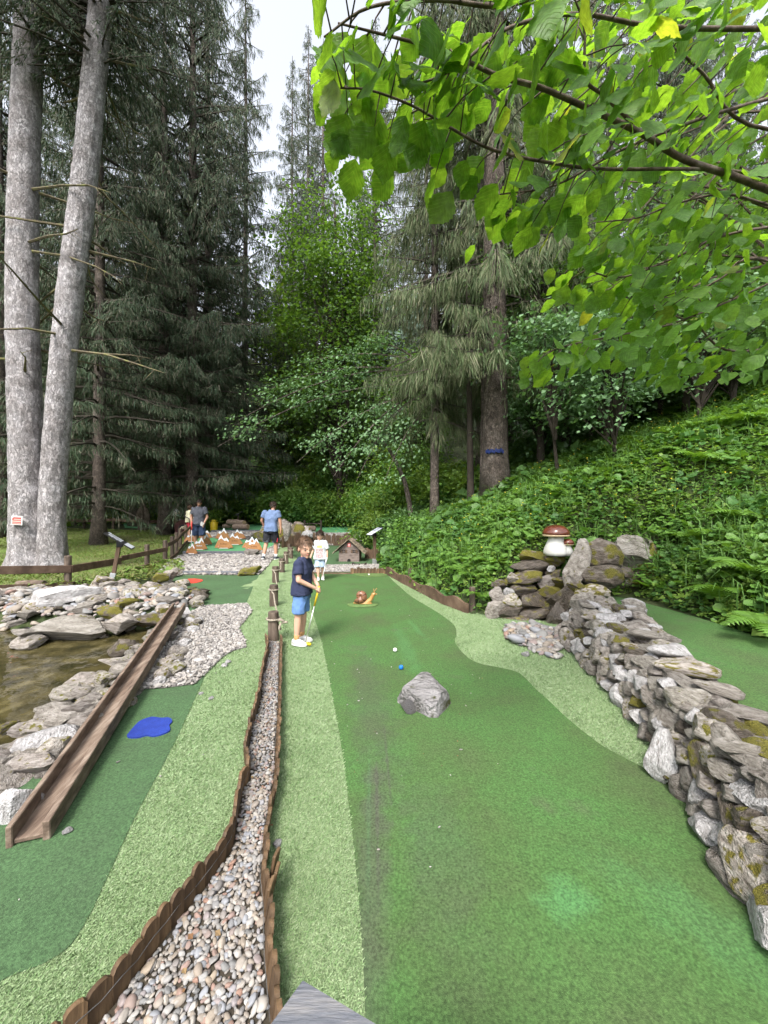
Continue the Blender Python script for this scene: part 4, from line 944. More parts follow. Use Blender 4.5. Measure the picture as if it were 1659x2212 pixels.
place('trunk', trunk_mesh(axA, [.375, .345, .31, .28, .24, .18], 60, seed=3, amp=.05, per=36, flake=.025), tA); dead_branches(tA, axA, 15, 4, 3.5, 15, .33)
tB = empty('old_spruce', (-8.16, 9.45, .18), 'slimmer grey trunk leaning right, right of the twin spruces', 'tree')
axB = [(0, 0, -.1), (.03, 0, 2.2), (.38, 0, 6.2), (.78, 0, 9.4), (1.1, 0, 12.8), (1.6, 0, 18), (2.0, 0, 25)]
place('trunk', trunk_mesh(axB, [.275, .265, .27, .265, .25, .22, .15], 54, seed=9, amp=.05, per=30, flake=.028), tB); dead_branches(tB, axB, 20, 6, 3.5, 15, .3)
for t, ax, key in ((tA, axA, 'wide2'), (tB, axB, 'wide')):             # their living crowns start above the frame
    nm, lm, H = SPR[key]
    top = ax[-1]
    for nme, me in (('crown', nm), ('limbs', lm)):
        place(nme, me, t, (top[0] * .6, 0, 11.5), scale=(.8, .8, .55))

spruce('dark spruce with low hanging branches just right of the twin grey trunks', -11.3, 15.2, 'wide', 1.05, .4)
spruce('dark spruce half hidden behind the twin grey trunks', -16.5, 16.5, 'wide2', 1.05, 1.9)
spruce('dark drooping spruce between the twin grey trunks and the tall bare stem', -10.6, 18.6, 'wide2', 1.0, 2.9, tr=.3)
spruce('spruce with a tall bare grey stem behind the man in the grey shirt', -10.3, 22.5, 'slim', 1.12, .7, tr=.26, sxy=1.25)
spruce('slim spruce at the left edge of the strip of open sky', -9.2, 25.5, 'wide2', 1.27, 4.1, sxy=.8)
spruce('tall dense spruce filling the sky above the far end of the fence', -9.6, 19.2, 'wide', 1.32, 5.2, tr=.3)
spruce('slim pointed spruce at the right edge of the strip of open sky', -4.5, 28.5, 'wide2', 1.17, 2.2, sxy=.8)
spruce('distant spruce in the middle of the strip of open sky', -8.0, 33.5, 'wide2', 1.25, 3.0, sxy=.8)
spruce('distant spruce just left of the tall broadleaf tree', -6.1, 31, 'wide', 1.36, 1.0, sxy=.72)
spruce('spruce hung with pale lichen left of the thick brown trunk', 1.55, 11.8, 'moss', .98, 1.2, tr=.14)
tC = spruce('big spruce with thick brown trunk carrying a blue paint band', 3.0, 10.3, 'moss2', 1.12, 3.3, tr=.34, sxy=1.12, name='spruce_tree')
mbp = MB()
for i in range(11):
    a0 = -2.55 + i * .11; mbp.loft([[(math.cos(a) * rr, math.sin(a) * rr, z + .02 * math.sin(i * 2.3)) for a, rr in ((a0, .405), (a0 + .1, .405), (a0 + .1, .36), (a0, .36))] for z in (1.16, 1.25)])
mbp.build('blue_band', M['blue_paint'], tC, local=True).rotation_euler = (0, 0, -3.3)
for lab, x, y, k, s, rz in [('dark spruce standing at the far left edge behind the lawn', -20.5, 18, 'wide', 1.1, 3), ('tall dark spruce behind the small wooden house and white shirted child', -.6, 27, 'wide2', 1.15, 1)]:
    spruce(lab, x, y, k, s, rz)
for i, (x, y, k, s) in enumerate([(-15, 23, 'wide', 1.15), (-19, 24, 'wide2', 1.1), (-24, 26, 'wide', 1.2), (-13.5, 29, 'wide2', 1.15), (-18, 31, 'slim2', 1.2), (-30, 24, 'wide2', 1.2), (-27, 34, 'wide', 1.2), (-22, 38, 'wide2', 1.2),
                                  (-1.8, 32, 'wide', .95), (3, 27, 'wide2', 1.0), (7, 22, 'wide', 1.0), (9, 30, 'wide2', 1.0), (13, 24, 'slim2', 1.0), (16, 31, 'wide', 1.0), (6, 36, 'wide', 1.1), (20, 26, 'wide2', 1.0), (4.2, 16.5, 'moss2', 1.05), (-7.6, 41, 'slim', .62), (-10.5, 38, 'slim2', .7), (-14, 42, 'wide', .8), (14, 19, 'wide', .95), (19, 24, 'wide2', 1.0), (25, 28, 'wide', 1.1), (12, 29, 'wide2', 1.1), (23, 19, 'wide2', 1.0), (30, 24, 'wide', 1.1), (10, 17, 'slim2', .9), (17, 36, 'wide', 1.2)]):
    spruce('dark spruce in the dense forest behind the course', x, y, k, s, i * 1.7, group='forest spruces behind the course')

# --- broadleaved trees
def leaf_crown(seed, centre, rad, n_cl, per, size, m, flat=.35, cl=.55, limb_from=None, droop=.3, limbs=True, fine=False):
    """clusters of leaves on limbs through an uneven crown; returns (leaf MB, limb MB)"""
    r = np.random.default_rng(seed); ml, mn = MB(), MB()
    c = np.array(centre); rad = np.array(rad)
    d = r.normal(size=(n_cl, 3)); d /= np.linalg.norm(d, axis=1, keepdims=True)
    rr = r.uniform(.35, 1.0, (n_cl, 1)) ** .6 * (0.75 + .25 * np.sin(d[:, :1] * 4 + d[:, 1:2] * 3 + seed))
    C = c + d * rr * rad
    base = np.array(limb_from if limb_from is not None else c - [0, 0, rad[2]])
    if limbs:
        for q in C[::2]:
            s = base.copy(); s[2] = base[2] + (q[2] - base[2]) * r.uniform(.2, .6)
            s[:2] = base[:2] + (c[:2] - base[:2]) * np.clip((s[2] - base[2]) / max(.1, (c[2] - base[2])), 0, 1)
            mid = (s + q) / 2 + [0, 0, .12 * np.linalg.norm(q - s)]
            ml.tube([s, mid, q], [.012 + .012 * np.linalg.norm(q - s), .012, .004], 4, cap=False)
    n = n_cl * per; ci = np.repeat(np.arange(n_cl), per)
    off = r.normal(size=(n, 3)) * np.array([cl, cl, cl * flat]); off[:, 2] -= droop * (off[:, 0] ** 2 + off[:, 1] ** 2)
    Pn = C[ci] + off
    up = np.stack([r.normal(0, .45, n), r.normal(0, .45, n), np.ones(n)], 1)
    out = Pn - c; out[:, 2] = 0; out /= (np.linalg.norm(out, axis=1, keepdims=True) + .2)
    dd = out + r.normal(0, .6, (n, 3)) - np.array([0, 0, .45])
    B = basis(dd, up); sz = size * r.uniform(.6, 1.3, n)
    TL = LEAF if fine else LEAF2
    mn.inst(TL[0], TL[1], B * np.stack([sz, sz, sz], 1)[:, None, :], Pn)
    return mn, ml

CROWN = {}
def broadleaf(name, label, x, y, centre, rad, n_cl, per, size, m, seed, trunk=None, tr=.1, bark='bark_dark', cat='tree', group=None, limb_m='bark_dark', share=None, **k):
    z = float(hgt(x, y)) - .05
    t = empty(name, (x, y, z), label, cat, group)
    key = share if share else (name, seed)
    if key not in CROWN:
        mn, ml = leaf_crown(seed, centre, rad, n_cl, per, size, m, limb_from=(0, 0, .2), **k)
        CROWN[key] = (mn.mesh('leaves', M[m]), ml.mesh('limbs', M[limb_m]) if ml.v else None, rad)
    lm_, bm_, r0 = CROWN[key]; sc = (rad[0] / r0[0], rad[1] / r0[1], rad[2] / r0[2]); rz = seed * 1.37 if share else 0.0
    place('crown', lm_, t, rot=(0, 0, rz), scale=sc)
    if bm_: place('limbs', bm_, t, rot=(0, 0, rz), scale=sc)
    if trunk: place('trunk', trunk_mesh(trunk, [tr, tr * .8, tr * .35], 10, seed=x, m=bark, amp=.08), t)
    return t

broadleaf('maple_tree', 'tall dark green broadleaf tree in front of the slim spruce right of the sky', -2.6, 22.5, (-.3, 0, 12.0), (3.5, 3.0, 11.0), 330, 60, .20, 'leaf_maple', 31, [(0, 0, 0), (0, 0, 8), (-.3, 0, 19)], .16, cl=.75)
broadleaf('beech_tree', 'yellow green young tree below the strip of open sky', -8.3, 31, (0, 0, 10.5), (2.3, 2.3, 8.5), 170, 60, .24, 'leaf_yellow', 32, [(0, 0, 0), (0, 0, 8), (0, 0, 17)], .12, cl=.6)
broadleaf('maple_tree', 'mid green broadleaf tree behind the small wooden house', 1.9, 21.0, (0, 0, 5.0), (2.6, 2.2, 4.4), 190, 60, .15, 'leaf_maple', 33, [(0, 0, 0), (0, 0, 3), (0, 0, 8)], .1, cl=.5)
broadleaf('maple_tree', 'dark leafy tree behind the man in the blue shirt', -4.4, 29, (0, 0, 4.5), (3.6, 2.0, 4.0), 180, 60, .20, 'leaf_dark', 34, [(0, 0, 0), (0, 0, 3), (0, 0, 6)], .12, cl=.6)
broadleaf('young_tree', 'yellowish young tree in the middle distance left of the pale drooping branches', -7.2, 29, (0, 0, 5.5), (2.0, 1.8, 4.6), 120, 60, .2, 'leaf_yellow', 35, [(0, 0, 0), (0, 0, 4), (0, 0, 9)], .1, cl=.5)
# arching alder with pale drooping sprays reaching left above the house
al = empty('alder_tree', (1.0, 13.2, float(hgt(1.0, 13.2)) - .05), 'arching tree with pale drooping leaf sprays above the small wooden house', 'tree')
place('trunk', trunk_mesh([(0, 0, 0), (-.3, -.1, 1.6), (-1.0, -.3, 3.0)], [.1, .08, .05], 10, seed=4, m='bark_brown'), al)
r = np.random.default_rng(61); mn, ml = MB(), MB(); LP, LD = [], []
for (a, b, n) in [((900, 830, 13.0), (470, 965, 11.6), 20), ((900, 800, 13.0), (520, 905, 11.8), 17), ((880, 800, 13), (560, 850, 12.2), 14), ((900, 850, 12.8), (640, 1000, 11.6), 14), ((880, 860, 12.6), (720, 1030, 11.4), 11), ((870, 880, 12.4), (770, 1040, 11.2), 10), ((900, 780, 13), (640, 790, 12.6), 12), ((890, 770, 12.6), (800, 740, 11.8), 8), ((905, 900, 12.4), (830, 1040, 11.4), 8)]:
    A = np.array(P(*a)); B_ = np.array(P(*b)); ln = np.linalg.norm(B_ - A)
    t = np.linspace(0, 1, 7)[:, None]; pts = A * (1 - t) + B_ * t + np.array([0, 0, 1]) * (.16 * ln * t * (1 - t) * 2)
    ml.tube(pts, list(np.linspace(.035, .006, 7)), 5, cap=False)
    for i in range(n):
        u = r.uniform(.15, 1); c = A * (1 - u) + B_ * u + np.array([0, 0, .32 * ln * u * (1 - u)])
        for j in range(34):
            LP.append(c + r.normal(0, 1, 3) * [.32, .30, .09]); LD.append((B_ - A) / ln + r.normal(0, .7, 3) - [0, 0, .25])
LP = np.array(LP); LD = np.array(LD); n = len(LP)
B = basis(LD, np.stack([r.normal(0, .3, n), r.normal(-.15, .3, n), np.ones(n)], 1)); sz = .105 * r.uniform(.6, 1.3, n)
mn.inst(LEAF[0], LEAF[1], B * np.stack([sz, sz, sz], 1)[:, None, :], LP)
mn.build('crown', M['leaf_silver'], al); ml.build('limbs', M['bark_brown'], al)

# thin dark stems beside the thick trunk and on the slope
def thin_tree(label, u, v, Y, top, lean, crown=None, tr=.07, m='bark_dark', name='young_tree', leaf='leaf_dark', seed=0, group=None, n_cl=60, size=.11):
    p = P(u, v, Y); x, y = p.x, Y
    t = empty(name, (x, y, float(hgt(x, y)) - .05), label, 'tree', group)
    place('trunk', trunk_mesh([(0, 0, 0), (lean * .4, 0, top * .45), (lean, 0, top)], [tr, tr * .75, tr * .4], 10, seed=u * .1, m=m, amp=.08), t)
    if crown:
        mn, ml = leaf_crown(seed, (lean, 0, crown[1]), (crown[0], crown[0], crown[2]), n_cl, 55, size, leaf, limb_from=(lean * .3, 0, top * .4))
        place('crown', mn.mesh('leaves', M[leaf]), t); place('limbs', ml.mesh('limbs', M['bark_dark']), t)
    return t
thin_tree('darker of two thin stems left of the thick brown trunk', 1017, 1040, 10.6, 7.0, -.1, tr=.10, m='bark_dark')
thin_tree('thinner brown stem touching the left side of the thick trunk', 1040, 1045, 10.7, 7.0, .1, tr=.06, m='bark_brown')
thin_tree('dark broadleaf tree on the slope just right of the thick brown trunk', 1167, 990, 10.5, 7.0, .1, (2.2, 5.6, 2.6), tr=.10, seed=71)
thin_tree('dark crooked young tree second right of the thick brown trunk', 1228, 1000, 11.5, 6.0, -.4, (2.0, 4.8, 2.2), tr=.09, seed=72)
thin_tree('slanting dark stem with leafy crown in the middle of the right slope', 1300, 930, 10, 6.0, .9, (2.2, 4.6, 2.2), tr=.08, seed=73)
thin_tree('leafy young tree at the far right of the slope', 1480, 880, 9, 6, .2, (2.3, 4.4, 2.4), tr=.08, seed=74)
for i, (x, y, R_, h) in enumerate([(8.5, 14, 3.0, 6), (12, 16, 3.4, 7), (10, 10.5, 2.6, 5), (6.2, 13.5, 2.6, 6), (13, 11.5, 3, 6), (7.2, 18, 3.2, 7), (15, 19, 3.6, 8), (10.5, 21, 3.6, 8)]):
    broadleaf('forest_tree', 'leafy green tree in the wood on the right slope', x, y, (0, 0, h * .62), (R_, R_, h * .5), 110, 60, .19, 'leaf_dark' if i % 2 else 'leaf_maple', 80 + i, [(0, 0, 0), (.2, 0, h * .4), (0, 0, h)], .12, group='leafy trees in the wood on the right slope', cl=.7, share=('forest', i % 2, i % 4 // 2))
# pale shrub leaning out over the slope behind the hazel
for lab, x, y, c, rd, ncl, sd in [('pale green shrub leaning over the slope behind the hazel leaves', 4.6, 7.6, (-.3, -.3, 2.0), (1.5, 1.2, 1.35), 90, 91), ('pale leafy shrub high on the slope at the right edge', 6.6, 8.0, (0, 0, 2.0), (1.7, 1.4, 1.5), 90, 92), ('pale leafy shrub overlapping the thick brown trunk', 3.9, 8.6, (-.4, -.3, 3.0), (1.1, .9, .9), 46, 93)]:
    broadleaf('shrub', lab, x, y, c, rd, ncl, 42, .095, 'leaf_silver', sd, [(0, 0, 0), (-.1, 0, 1), (-.3, -.2, 2)], .04, cat='shrub', cl=.28, flat=.3, fine=True)

for i, (x, y, rd, h) in enumerate([(5.4, 9.4, 1.5, 2.0), (7.0, 9.8, 1.7, 2.2), (8.8, 9.6, 1.8, 2.3), (4.4, 10.8, 1.5, 2.2), (6.2, 11.6, 1.8, 2.4), (9.8, 11.6, 2.0, 2.5), (8.2, 12.8, 2.0, 2.6), (11.5, 10.5, 2.0, 2.4), (7.4, 8.2, 1.1, 1.5), (8.8, 8.0, 1.3, 1.7), (12.5, 13.5, 2.2, 3.0)]):
    broadleaf('shrub', 'leafy shrub along the upper edge of the right slope', x, y, (0, 0, h), (rd, rd * .8, h * .62), 80, 44, .11, ('leaf_silver', 'leaf_maple', 'leaf_dark')[i % 3], 140 + i, [(0, 0, 0), (.1, 0, h * .5), (0, 0, h)], .05, cat='shrub', group='shrubs along the upper edge of the slope', cl=.4, flat=.3, share=('shrub', i % 3))
# --- bushes on the bank behind the far lanes
def bush(label, x, y, rad, h, n_cl, size, m, seed, group=None, per=40, share=None):
    return broadleaf('bush', label, x, y, (0, 0, h * .5), (rad, rad * .8, h * .55), n_cl, per, size, m, seed, None, cat='bush', group=group, cl=rad * .25, limbs=True, share=share)
bush('yellow green bush beside the info sign behind the small house', -.3, 14.2, 1.0, 1.3, 60, .10, 'leaf_cover2', 101)
bush('dark bush overhanging the small wooden house from the right', .5, 11.9, .85, 1.2, 60, .085, 'leaf_dark', 102)
bush('low light green shrub at the plank border near the house', .75, 9.9, .75, .8, 60, .08, 'leaf_cover', 103)
bush('yellow green shrub at the far end of the rail fence', -9.3, 19.5, .8, 1.5, 50, .10, 'leaf_cover2', 104)
for i, (x, y, rd, h) in enumerate([(-8.6, 25.2, 1.6, 2.2), (-6.6, 23.2, 1.5, 2.0), (-4.2, 21.6, 1.4, 1.9), (-2.9, 21.4, 1.3, 1.8), (-1.5, 20.6, 1.3, 2.0), (-.4, 18.6, 1.3, 2.0), (-.2, 16.6, 1.2, 1.6), (-9.5, 27, 1.6, 1.8), (-12, 27, 1.6, 2.0), (1.4, 16.2, 1.2, 1.6), (2.2, 13.8, 1.2, 1.4), (1.0, 20, 1.5, 2), (-15, 26, 1.5, 1.5), (-18, 26, 1.5, 1.6), (-5.4, 22.4, 1.5, 2.3), (2.6, 12.3, 1.0, 1.2)]):
    bush('leafy bush in the green bank closing the far end of the course', x, y, rd * 1.1, h * 1.1, 70, .15 if y > 18 else .12, ('leaf_cover2', 'leaf_cover2', 'leaf_cover')[i % 3], 110 + i, 'bushes of the far bank', share=('bush', i % 3, i % 6 // 3))

for i, (x, y, rd, h) in enumerate([(-8.2, 27, 1.9, 4.6), (-6.3, 25.6, 1.7, 4.2), (-4.5, 24.6, 1.7, 4.4), (-2.9, 23.8, 1.6, 4.0), (-1.3, 22.8, 1.6, 3.8), (.4, 20.4, 1.5, 3.4), (-10.4, 27.4, 1.8, 4.2), (1.6, 17.6, 1.4, 2.8), (-13, 27.5, 1.9, 3.6)]):
    bush('tall leafy bush behind the lower bushes of the far bank', x, y, rd, h, 110, .17, ('leaf_cover', 'leaf_maple', 'leaf_cover2')[i % 3], 170 + i, 'tall bushes of the far bank', share=('tall', i % 3))
# ---------------------------------------------------------------- ground cover on the slope
ROUND = []
for k in range(7): ROUND.append((math.sin(k / 7 * 6.283) * .5 * (1 if k else .75), .5 - math.cos(k / 7 * 6.283) * .5, .05 * (k % 2)))
ROUND = (np.array(ROUND + [(0, .45, -.07)]), np.array([(k, (k + 1) % 7, 7) for k in range(7)]))
def cover(name, label, n, tmpl, size, m, seed, hmin, hmax, region, near=4.0, tilt=.5, cat='undergrowth'):
    r = np.random.default_rng(seed); x0, x1, y0, y1 = region
    Y = y0 + (y1 - y0) * r.uniform(0, 1, n * 3) ** 1.5; X = r.uniform(x0, x1, n * 3)
    edge = np.where(Y < 5.5, 3.6, np.interp(Y, XBY, XBX))
    k = (X > edge + .03) & (X < Y * 1.12 + .6); k &= ~((X < 3.2) & (X > 1.6) & (Y < 5.75))
    X, Y = X[k][:n], Y[k][:n]; n = len(X)
    clump = 0.5 + 0.5 * np.sin(X * 3.1 + 1.3 * np.sin(Y * 2.2)) * np.sin(Y * 2.7 + X)
    edge = np.where(Y < 5.5, 3.6, np.interp(Y, XBY, XBX)); ramp = np.clip((X - edge) / .5 + .25, .25, 1)
    z = hgt(X, Y) + (hmin + (hmax - hmin) * r.uniform(0, 1, n) ** .7 * (.45 + .55 * clump)) * ramp
    up = np.stack([r.normal(-.25, tilt, n), r.normal(-.25, tilt, n), np.ones(n)], 1)
    B = basis(r.normal(size=(n, 3)) * [1, 1, .3] - [0.3, 0.3, .1], up); sz = size * r.lognormal(0, .35, n) * np.clip(Y / 7, .8, 2.2)
    return tag(MB().inst(tmpl[0], tmpl[1], B * np.stack([sz, sz, sz], 1)[:, None, :], np.stack([X, Y, z], 1)).build(name, m), label, cat, kind='stuff')
cover('broad_leaf_cover', 'round leaved plants covering the slope at right', 17000, ROUND, .085, M['leaf_cover'], 51, .08, .38, (-2, 13, 3.0, 15))
cover('herb_cover', 'small leaved herbs covering the slope at right', 56000, LEAF2, .06, M['leaf_cover2'], 52, .02, .30, (-2, 14, 2.6, 17))
cover('herb_cover', 'dark low leaves in the shaded wood on the slope', 22000, LEAF2, .13, M['leaf_dark'], 53, .02, .45, (0, 22, 9.5, 24))
r = np.random.default_rng(54); n = 9000
X = r.uniform(-2, 11, n * 2); Y = 3 + 13 * r.uniform(0, 1, n * 2) ** 1.4
e = np.where(Y < 5.5, 3.65, np.interp(Y, XBY, XBX)); k = (X > e + .05) & (X < Y * 1.1 + .5) & ~((X < 3.2) & (X > 1.6) & (Y < 5.75)); X, Y = X[k][:n], Y[k][:n]; n = len(X)
th = r.uniform(0, 6.283, n); L_ = r.uniform(.2, .55, n); b = np.stack([X, Y, hgt(X, Y)], 1); hd = np.stack([np.cos(th), np.sin(th), 0 * th], 1); sd = np.stack([-np.sin(th), np.cos(th), 0 * th], 1) * .006
m1 = b + hd * L_[:, None] * .2 + np.outer(L_ * .75, [0, 0, 1]); m2 = b + hd * L_[:, None] * .55 + np.outer(L_ * .9, [0, 0, 1]); tp = b + hd * L_[:, None] * .9 + np.outer(L_ * .7, [0, 0, 1])
V = np.stack([b - sd, b + sd, m1 + sd, m1 - sd, m2 + sd * .8, m2 - sd * .8, tp], 1).reshape(-1, 3); q = np.arange(n)[:, None] * 7
mb = MB(); mb.add(V, q + np.array([0, 1, 2, 3])); mb.f += [q + np.array([3, 2, 4, 5]), q + np.array([5, 4, 6])]; mb.m += [np.zeros(n), np.zeros(n)]
tag(mb.build('long_grass', M['grass']), 'long arching grass growing through the plants of the slope', 'grass', kind='stuff')

cover('broad_leaf_cover', 'round leaved plants above the rock cascade and raised green', 3600, ROUND, .085, M['leaf_cover'], 57, .05, .32, (1.5, 8, 3.2, 8.0))
cover('herb_cover', 'fresh low herbs above the rock cascade and raised green', 15000, LEAF2, .055, M['leaf_cover2'], 58, .01, .26, (1.5, 8, 3.2, 8.0))
# ferns
def fern_mesh(seed):
    r = np.random.default_rng(seed); mb = MB()
    for f in range(8):
        a = f / 8 * 6.283 + r.uniform(-.3, .3); L_ = r.uniform(.45, .7); t = np.linspace(0, 1, 15)
        rad = L_ * t * .85; z = L_ * (1.0 * t - .75 * t ** 2.2)
        c = np.stack([np.cos(a) * rad, np.sin(a) * rad, z], 1); sd = np.array([-math.sin(a), math.cos(a), 0])
        mb.tube(c, list(np.linspace(.005, .001, 15)), 3, cap=False)
        for i in range(2, 15):
            w = .17 * math.sin(math.pi * (t[i] * .88 + .08)) + .012; fw = (c[i] - c[i - 1]); fw /= np.linalg.norm(fw)
            for s in (-1, 1):
                tip = c[i] + sd * s * w + fw * w * .35 - [0, 0, w * .25]; h = L_ / 15 * .46
                mid = (c[i] + tip) / 2 + [0, 0, .01]
                mb.add([c[i] - fw * h, c[i] + fw * h, mid + fw * h * .9, tip, mid - fw * h * .9], [(0, 1, 2, 4), (4, 2, 3)])
    return mb.mesh('fern', M['fern'])
FERN = [fern_mesh(i) for i in range(3)]
for i, (u, v, Y, s, lab) in enumerate([(1010, 1270, 6.3, .8, 'fern at the post end of the plank border'), (1215, 1140, 7.2, 1.0, 'fern standing just behind the mushroom'), (1500, 1215, 5.6, .95, 'fern above the far end of the raised green'), (1600, 1180, 5.4, 1.0, 'fern near the right edge above the raised green'),
        (1560, 1300, 4.3, .8, 'fern drooping over the edge of the raised green'), (1640, 1270, 4.2, 1.0, 'fern at the right edge over the raised green'), (1655, 1390, 3.6, .75, 'lowest fern at the right edge of the picture'), (960, 1240, 7.2, .7, 'small fern inside the plank border'), (1380, 1080, 8.2, 1.0, None), (1480, 1090, 7.6, 1.0, None), (1580, 1060, 7.0, 1.0, None), (1290, 1100, 8.2, .9, None), (1100, 1160, 7.5, .8, None), (1440, 980, 10, 1.3, None), (1520, 960, 9.5, 1.3, None), (1040, 1330, 5.75, .55, 'small fern beside the mossy rock cascade'), (1500, 1120, 6.6, 1.0, None)]):
    p = P(u, v, Y); o = place('fern', FERN[i % 3], None, (p.x, Y, float(hgt(p.x, Y)) + .06), (random.uniform(-.15, .15), random.uniform(-.25, .05), i * 1.3), (s, s, s))
    tag(o, lab or 'fern growing among the leafy plants of the upper slope', 'fern', 'ferns of the upper slope' if not lab else None)
# weeds between the fence and the pond bank
r = np.random.default_rng(68); wp = [(-6.2, 7.8), (-6.25, 10.2), (-6.4, 11.3), (-5.9, 11.3), (-5.0, 9.6), (-4.7, 8.6), (-5.4, 8.0)]
X, Y = scatter(wp + [(-7.3, 6.7)], .045, r); n = len(X); keep = r.uniform(0, 1, n) < .8; X, Y = X[keep], Y[keep]; n = len(X)
B = basis(r.normal(size=(n, 3)) * [1, 1, .3] + [0, 0, .35], np.stack([r.normal(0, .6, n), r.normal(0, .6, n), np.ones(n)], 1)); sz = .075 * r.lognormal(0, .4, n)
tag(MB().inst(LEAF[0], LEAF[1], B * np.stack([sz * .6, sz, sz], 1)[:, None, :], np.stack([X, Y, hgt(X, Y) + r.uniform(0, .12, n)], 1)).build('weeds', M['lawn_blade']), 'low dry weeds between the rail fence and the pond boulders', 'weeds', kind='stuff')

# low leaves on the wooded hillside behind
r = np.random.default_rng(66); n = 16000; X = r.uniform(-30, 6, n); Y = r.uniform(22, 46, n); k = (X < np.interp(Y, XBY, XBX) + 1) & ~((X > -17.5) & (X < -3.8) & (Y < 25.2)); X, Y = X[k], Y[k]; n = len(X)
B = basis(r.normal(size=(n, 3)) * [1, 1, .3] - [0, .4, .1], np.stack([r.normal(0, .5, n), r.normal(-.5, .5, n), np.ones(n)], 1)); sz = .26 * r.lognormal(0, .35, n)
tag(MB().inst(LEAF2[0], LEAF2[1], B * np.stack([sz, sz, sz], 1)[:, None, :], np.stack([X, Y, hgt(X, Y) + r.uniform(0, .7, n)], 1)).build('forest_undergrowth', M['leaf_maple']), 'low leafy undergrowth on the wooded hillside behind the course', 'undergrowth', kind='stuff')

# ---------------------------------------------------------------- hazel tree reaching in from the right
def hazel_leaf(seed, rows=15):
    r = np.random.default_rng(seed); n = rows; mb = MB(); ys = np.linspace(0, 1, n)
    prof = np.interp(ys, np.linspace(0, 1, 9), [0.0, .26, .40, .47, .49, .46, .38, .20, 0.0]); V = []; UV = []
    for i, y in enumerate(ys):
        w = prof[i] * (1 + r.uniform(-.05, .05)); zc = -.30 * (y - .3) ** 2 + .02 * math.sin(y * 9 + seed)
        for s, t in ((-1, 1), (-.5, .5), (0, 0), (.5, .5), (1, 1)):
            jag = (.035 if i % 2 else -.02) if abs(s) == 1 else 0
            V.append((s * (w + jag * (w > 0)), y * 1.0 + .03 * abs(s) * (0 < i < n - 1), zc + .26 * abs(s) * w * .8 - .10 * (abs(s) * w) ** 2 * 4 + r.uniform(-.014, .014))); UV.append((s * w, y))
    Fs = [(i * 5 + j, i * 5 + j + 1, (i + 1) * 5 + j + 1, (i + 1) * 5 + j) for i in range(n - 1) for j in range(4)]
    V = np.array(V); V[(n - 1) * 5:, 1] = 1.08
    stalk = [(-.012, -.22, -.02), (.012, -.22, -.02), (.01, 0, 0), (-.01, 0, 0)]
    mb.add(V, Fs); mb.add(stalk, [(0, 1, 2, 3)])
    me = mb.mesh('leaf', M['hazel'], smooth=True)
    uv = me.uv_layers.new(name='UVMap'); UV = UV + [(0, -.2)] * 4
    for lp in me.loops: uv.data[lp.index].uv = UV[lp.vertex_index]
    return me
HL = [hazel_leaf(i) for i in range(4)]

hz = empty('hazel_tree', (4.4, 1.4, .3), 'hazel with big bright green leaves reaching over the course from the right', 'tree')
place('trunk', trunk_mesh([(0, 0, 0), (-.1, 0, 1.2), (-.4, .1, 2.4)], [.11, .09, .06], 10, seed=2, m='hazel_bark'), hz)
BR = [  # photo position and distance of points along each branch, from the trunk side outwards
    (.017, [(1900, 560, 2.1), (1740, 450, 1.85), (1610, 390, 1.7), (1480, 345, 1.6), (1390, 290, 1.5), (1280, 238, 1.4), (1170, 190, 1.3), (1080, 165, 1.22), (960, 110, 1.15), (850, 80, 1.1), (730, 50, 1.05)], .5, 30),
    (.008, [(1900, 420, 2.1), (1600, 372, 1.75), (1480, 365, 1.6), (1300, 365, 1.5), (1180, 350, 1.4), (1060, 322, 1.3), (960, 268, 1.25), (890, 228, 1.2), (800, 195, 1.15), (735, 190, 1.12)], .3, 36),
    (.008, [(1900, 560, 2.4), (1700, 600, 2.3), (1600, 640, 2.2), (1450, 700, 2.1), (1330, 725, 2.0), (1230, 745, 1.9), (1170, 765, 1.85)], .35, 30),
    (.008, [(1390, 290, 1.5), (1310, 210, 1.42), (1265, 170, 1.36), (1262, 60, 1.3), (1230, -30, 1.22)], .2, 16),
    (.009, [(1900, 150, 1.9), (1600, 230, 1.7), (1450, 280, 1.6), (1330, 330, 1.55), (1200, 400, 1.5), (1080, 420, 1.45)], .3, 34),
    (.010, [(1900, 60, 1.7), (1560, 62, 1.5), (1400, 55, 1.4), (1250, 30, 1.3), (1100, 60, 1.2), (980, 150, 1.15), (880, 190, 1.12)], .25, 34),
    (.009, [(1900, 470, 2.3), (1600, 500, 2.1), (1450, 560, 2.05), (1330, 600, 2.0), (1230, 560, 1.95)], .25, 30),
    (.010, [(1900, 700, 2.7), (1600, 760, 2.6), (1500, 700, 2.5), (1400, 660, 2.4), (1300, 600, 2.3)], .2, 26),
    (.009, [(1700, -140, 1.35), (1300, -60, 1.2), (1100, 10, 1.12), (950, 0, 1.08), (800, 15, 1.05), (700, 80, 1.04)], .2, 34),
    (.009, [(1900, 300, 1.9), (1620, 270, 1.75), (1520, 160, 1.65), (1440, 100, 1.55), (1380, 160, 1.5)], .2, 26),
    (.008, [(1900, 520, 2.2), (1650, 440, 1.95), (1560, 420, 1.85), (1460, 440, 1.8), (1380, 470, 1.75), (1290, 480, 1.7)], .2, 26),
    (.009, [(1900, 640, 2.5), (1640, 560, 2.3), (1560, 600, 2.25), (1480, 640, 2.2), (1390, 640, 2.15)], .2, 26),
]
r = np.random.default_rng(17); rest_V, spots = MB(), []
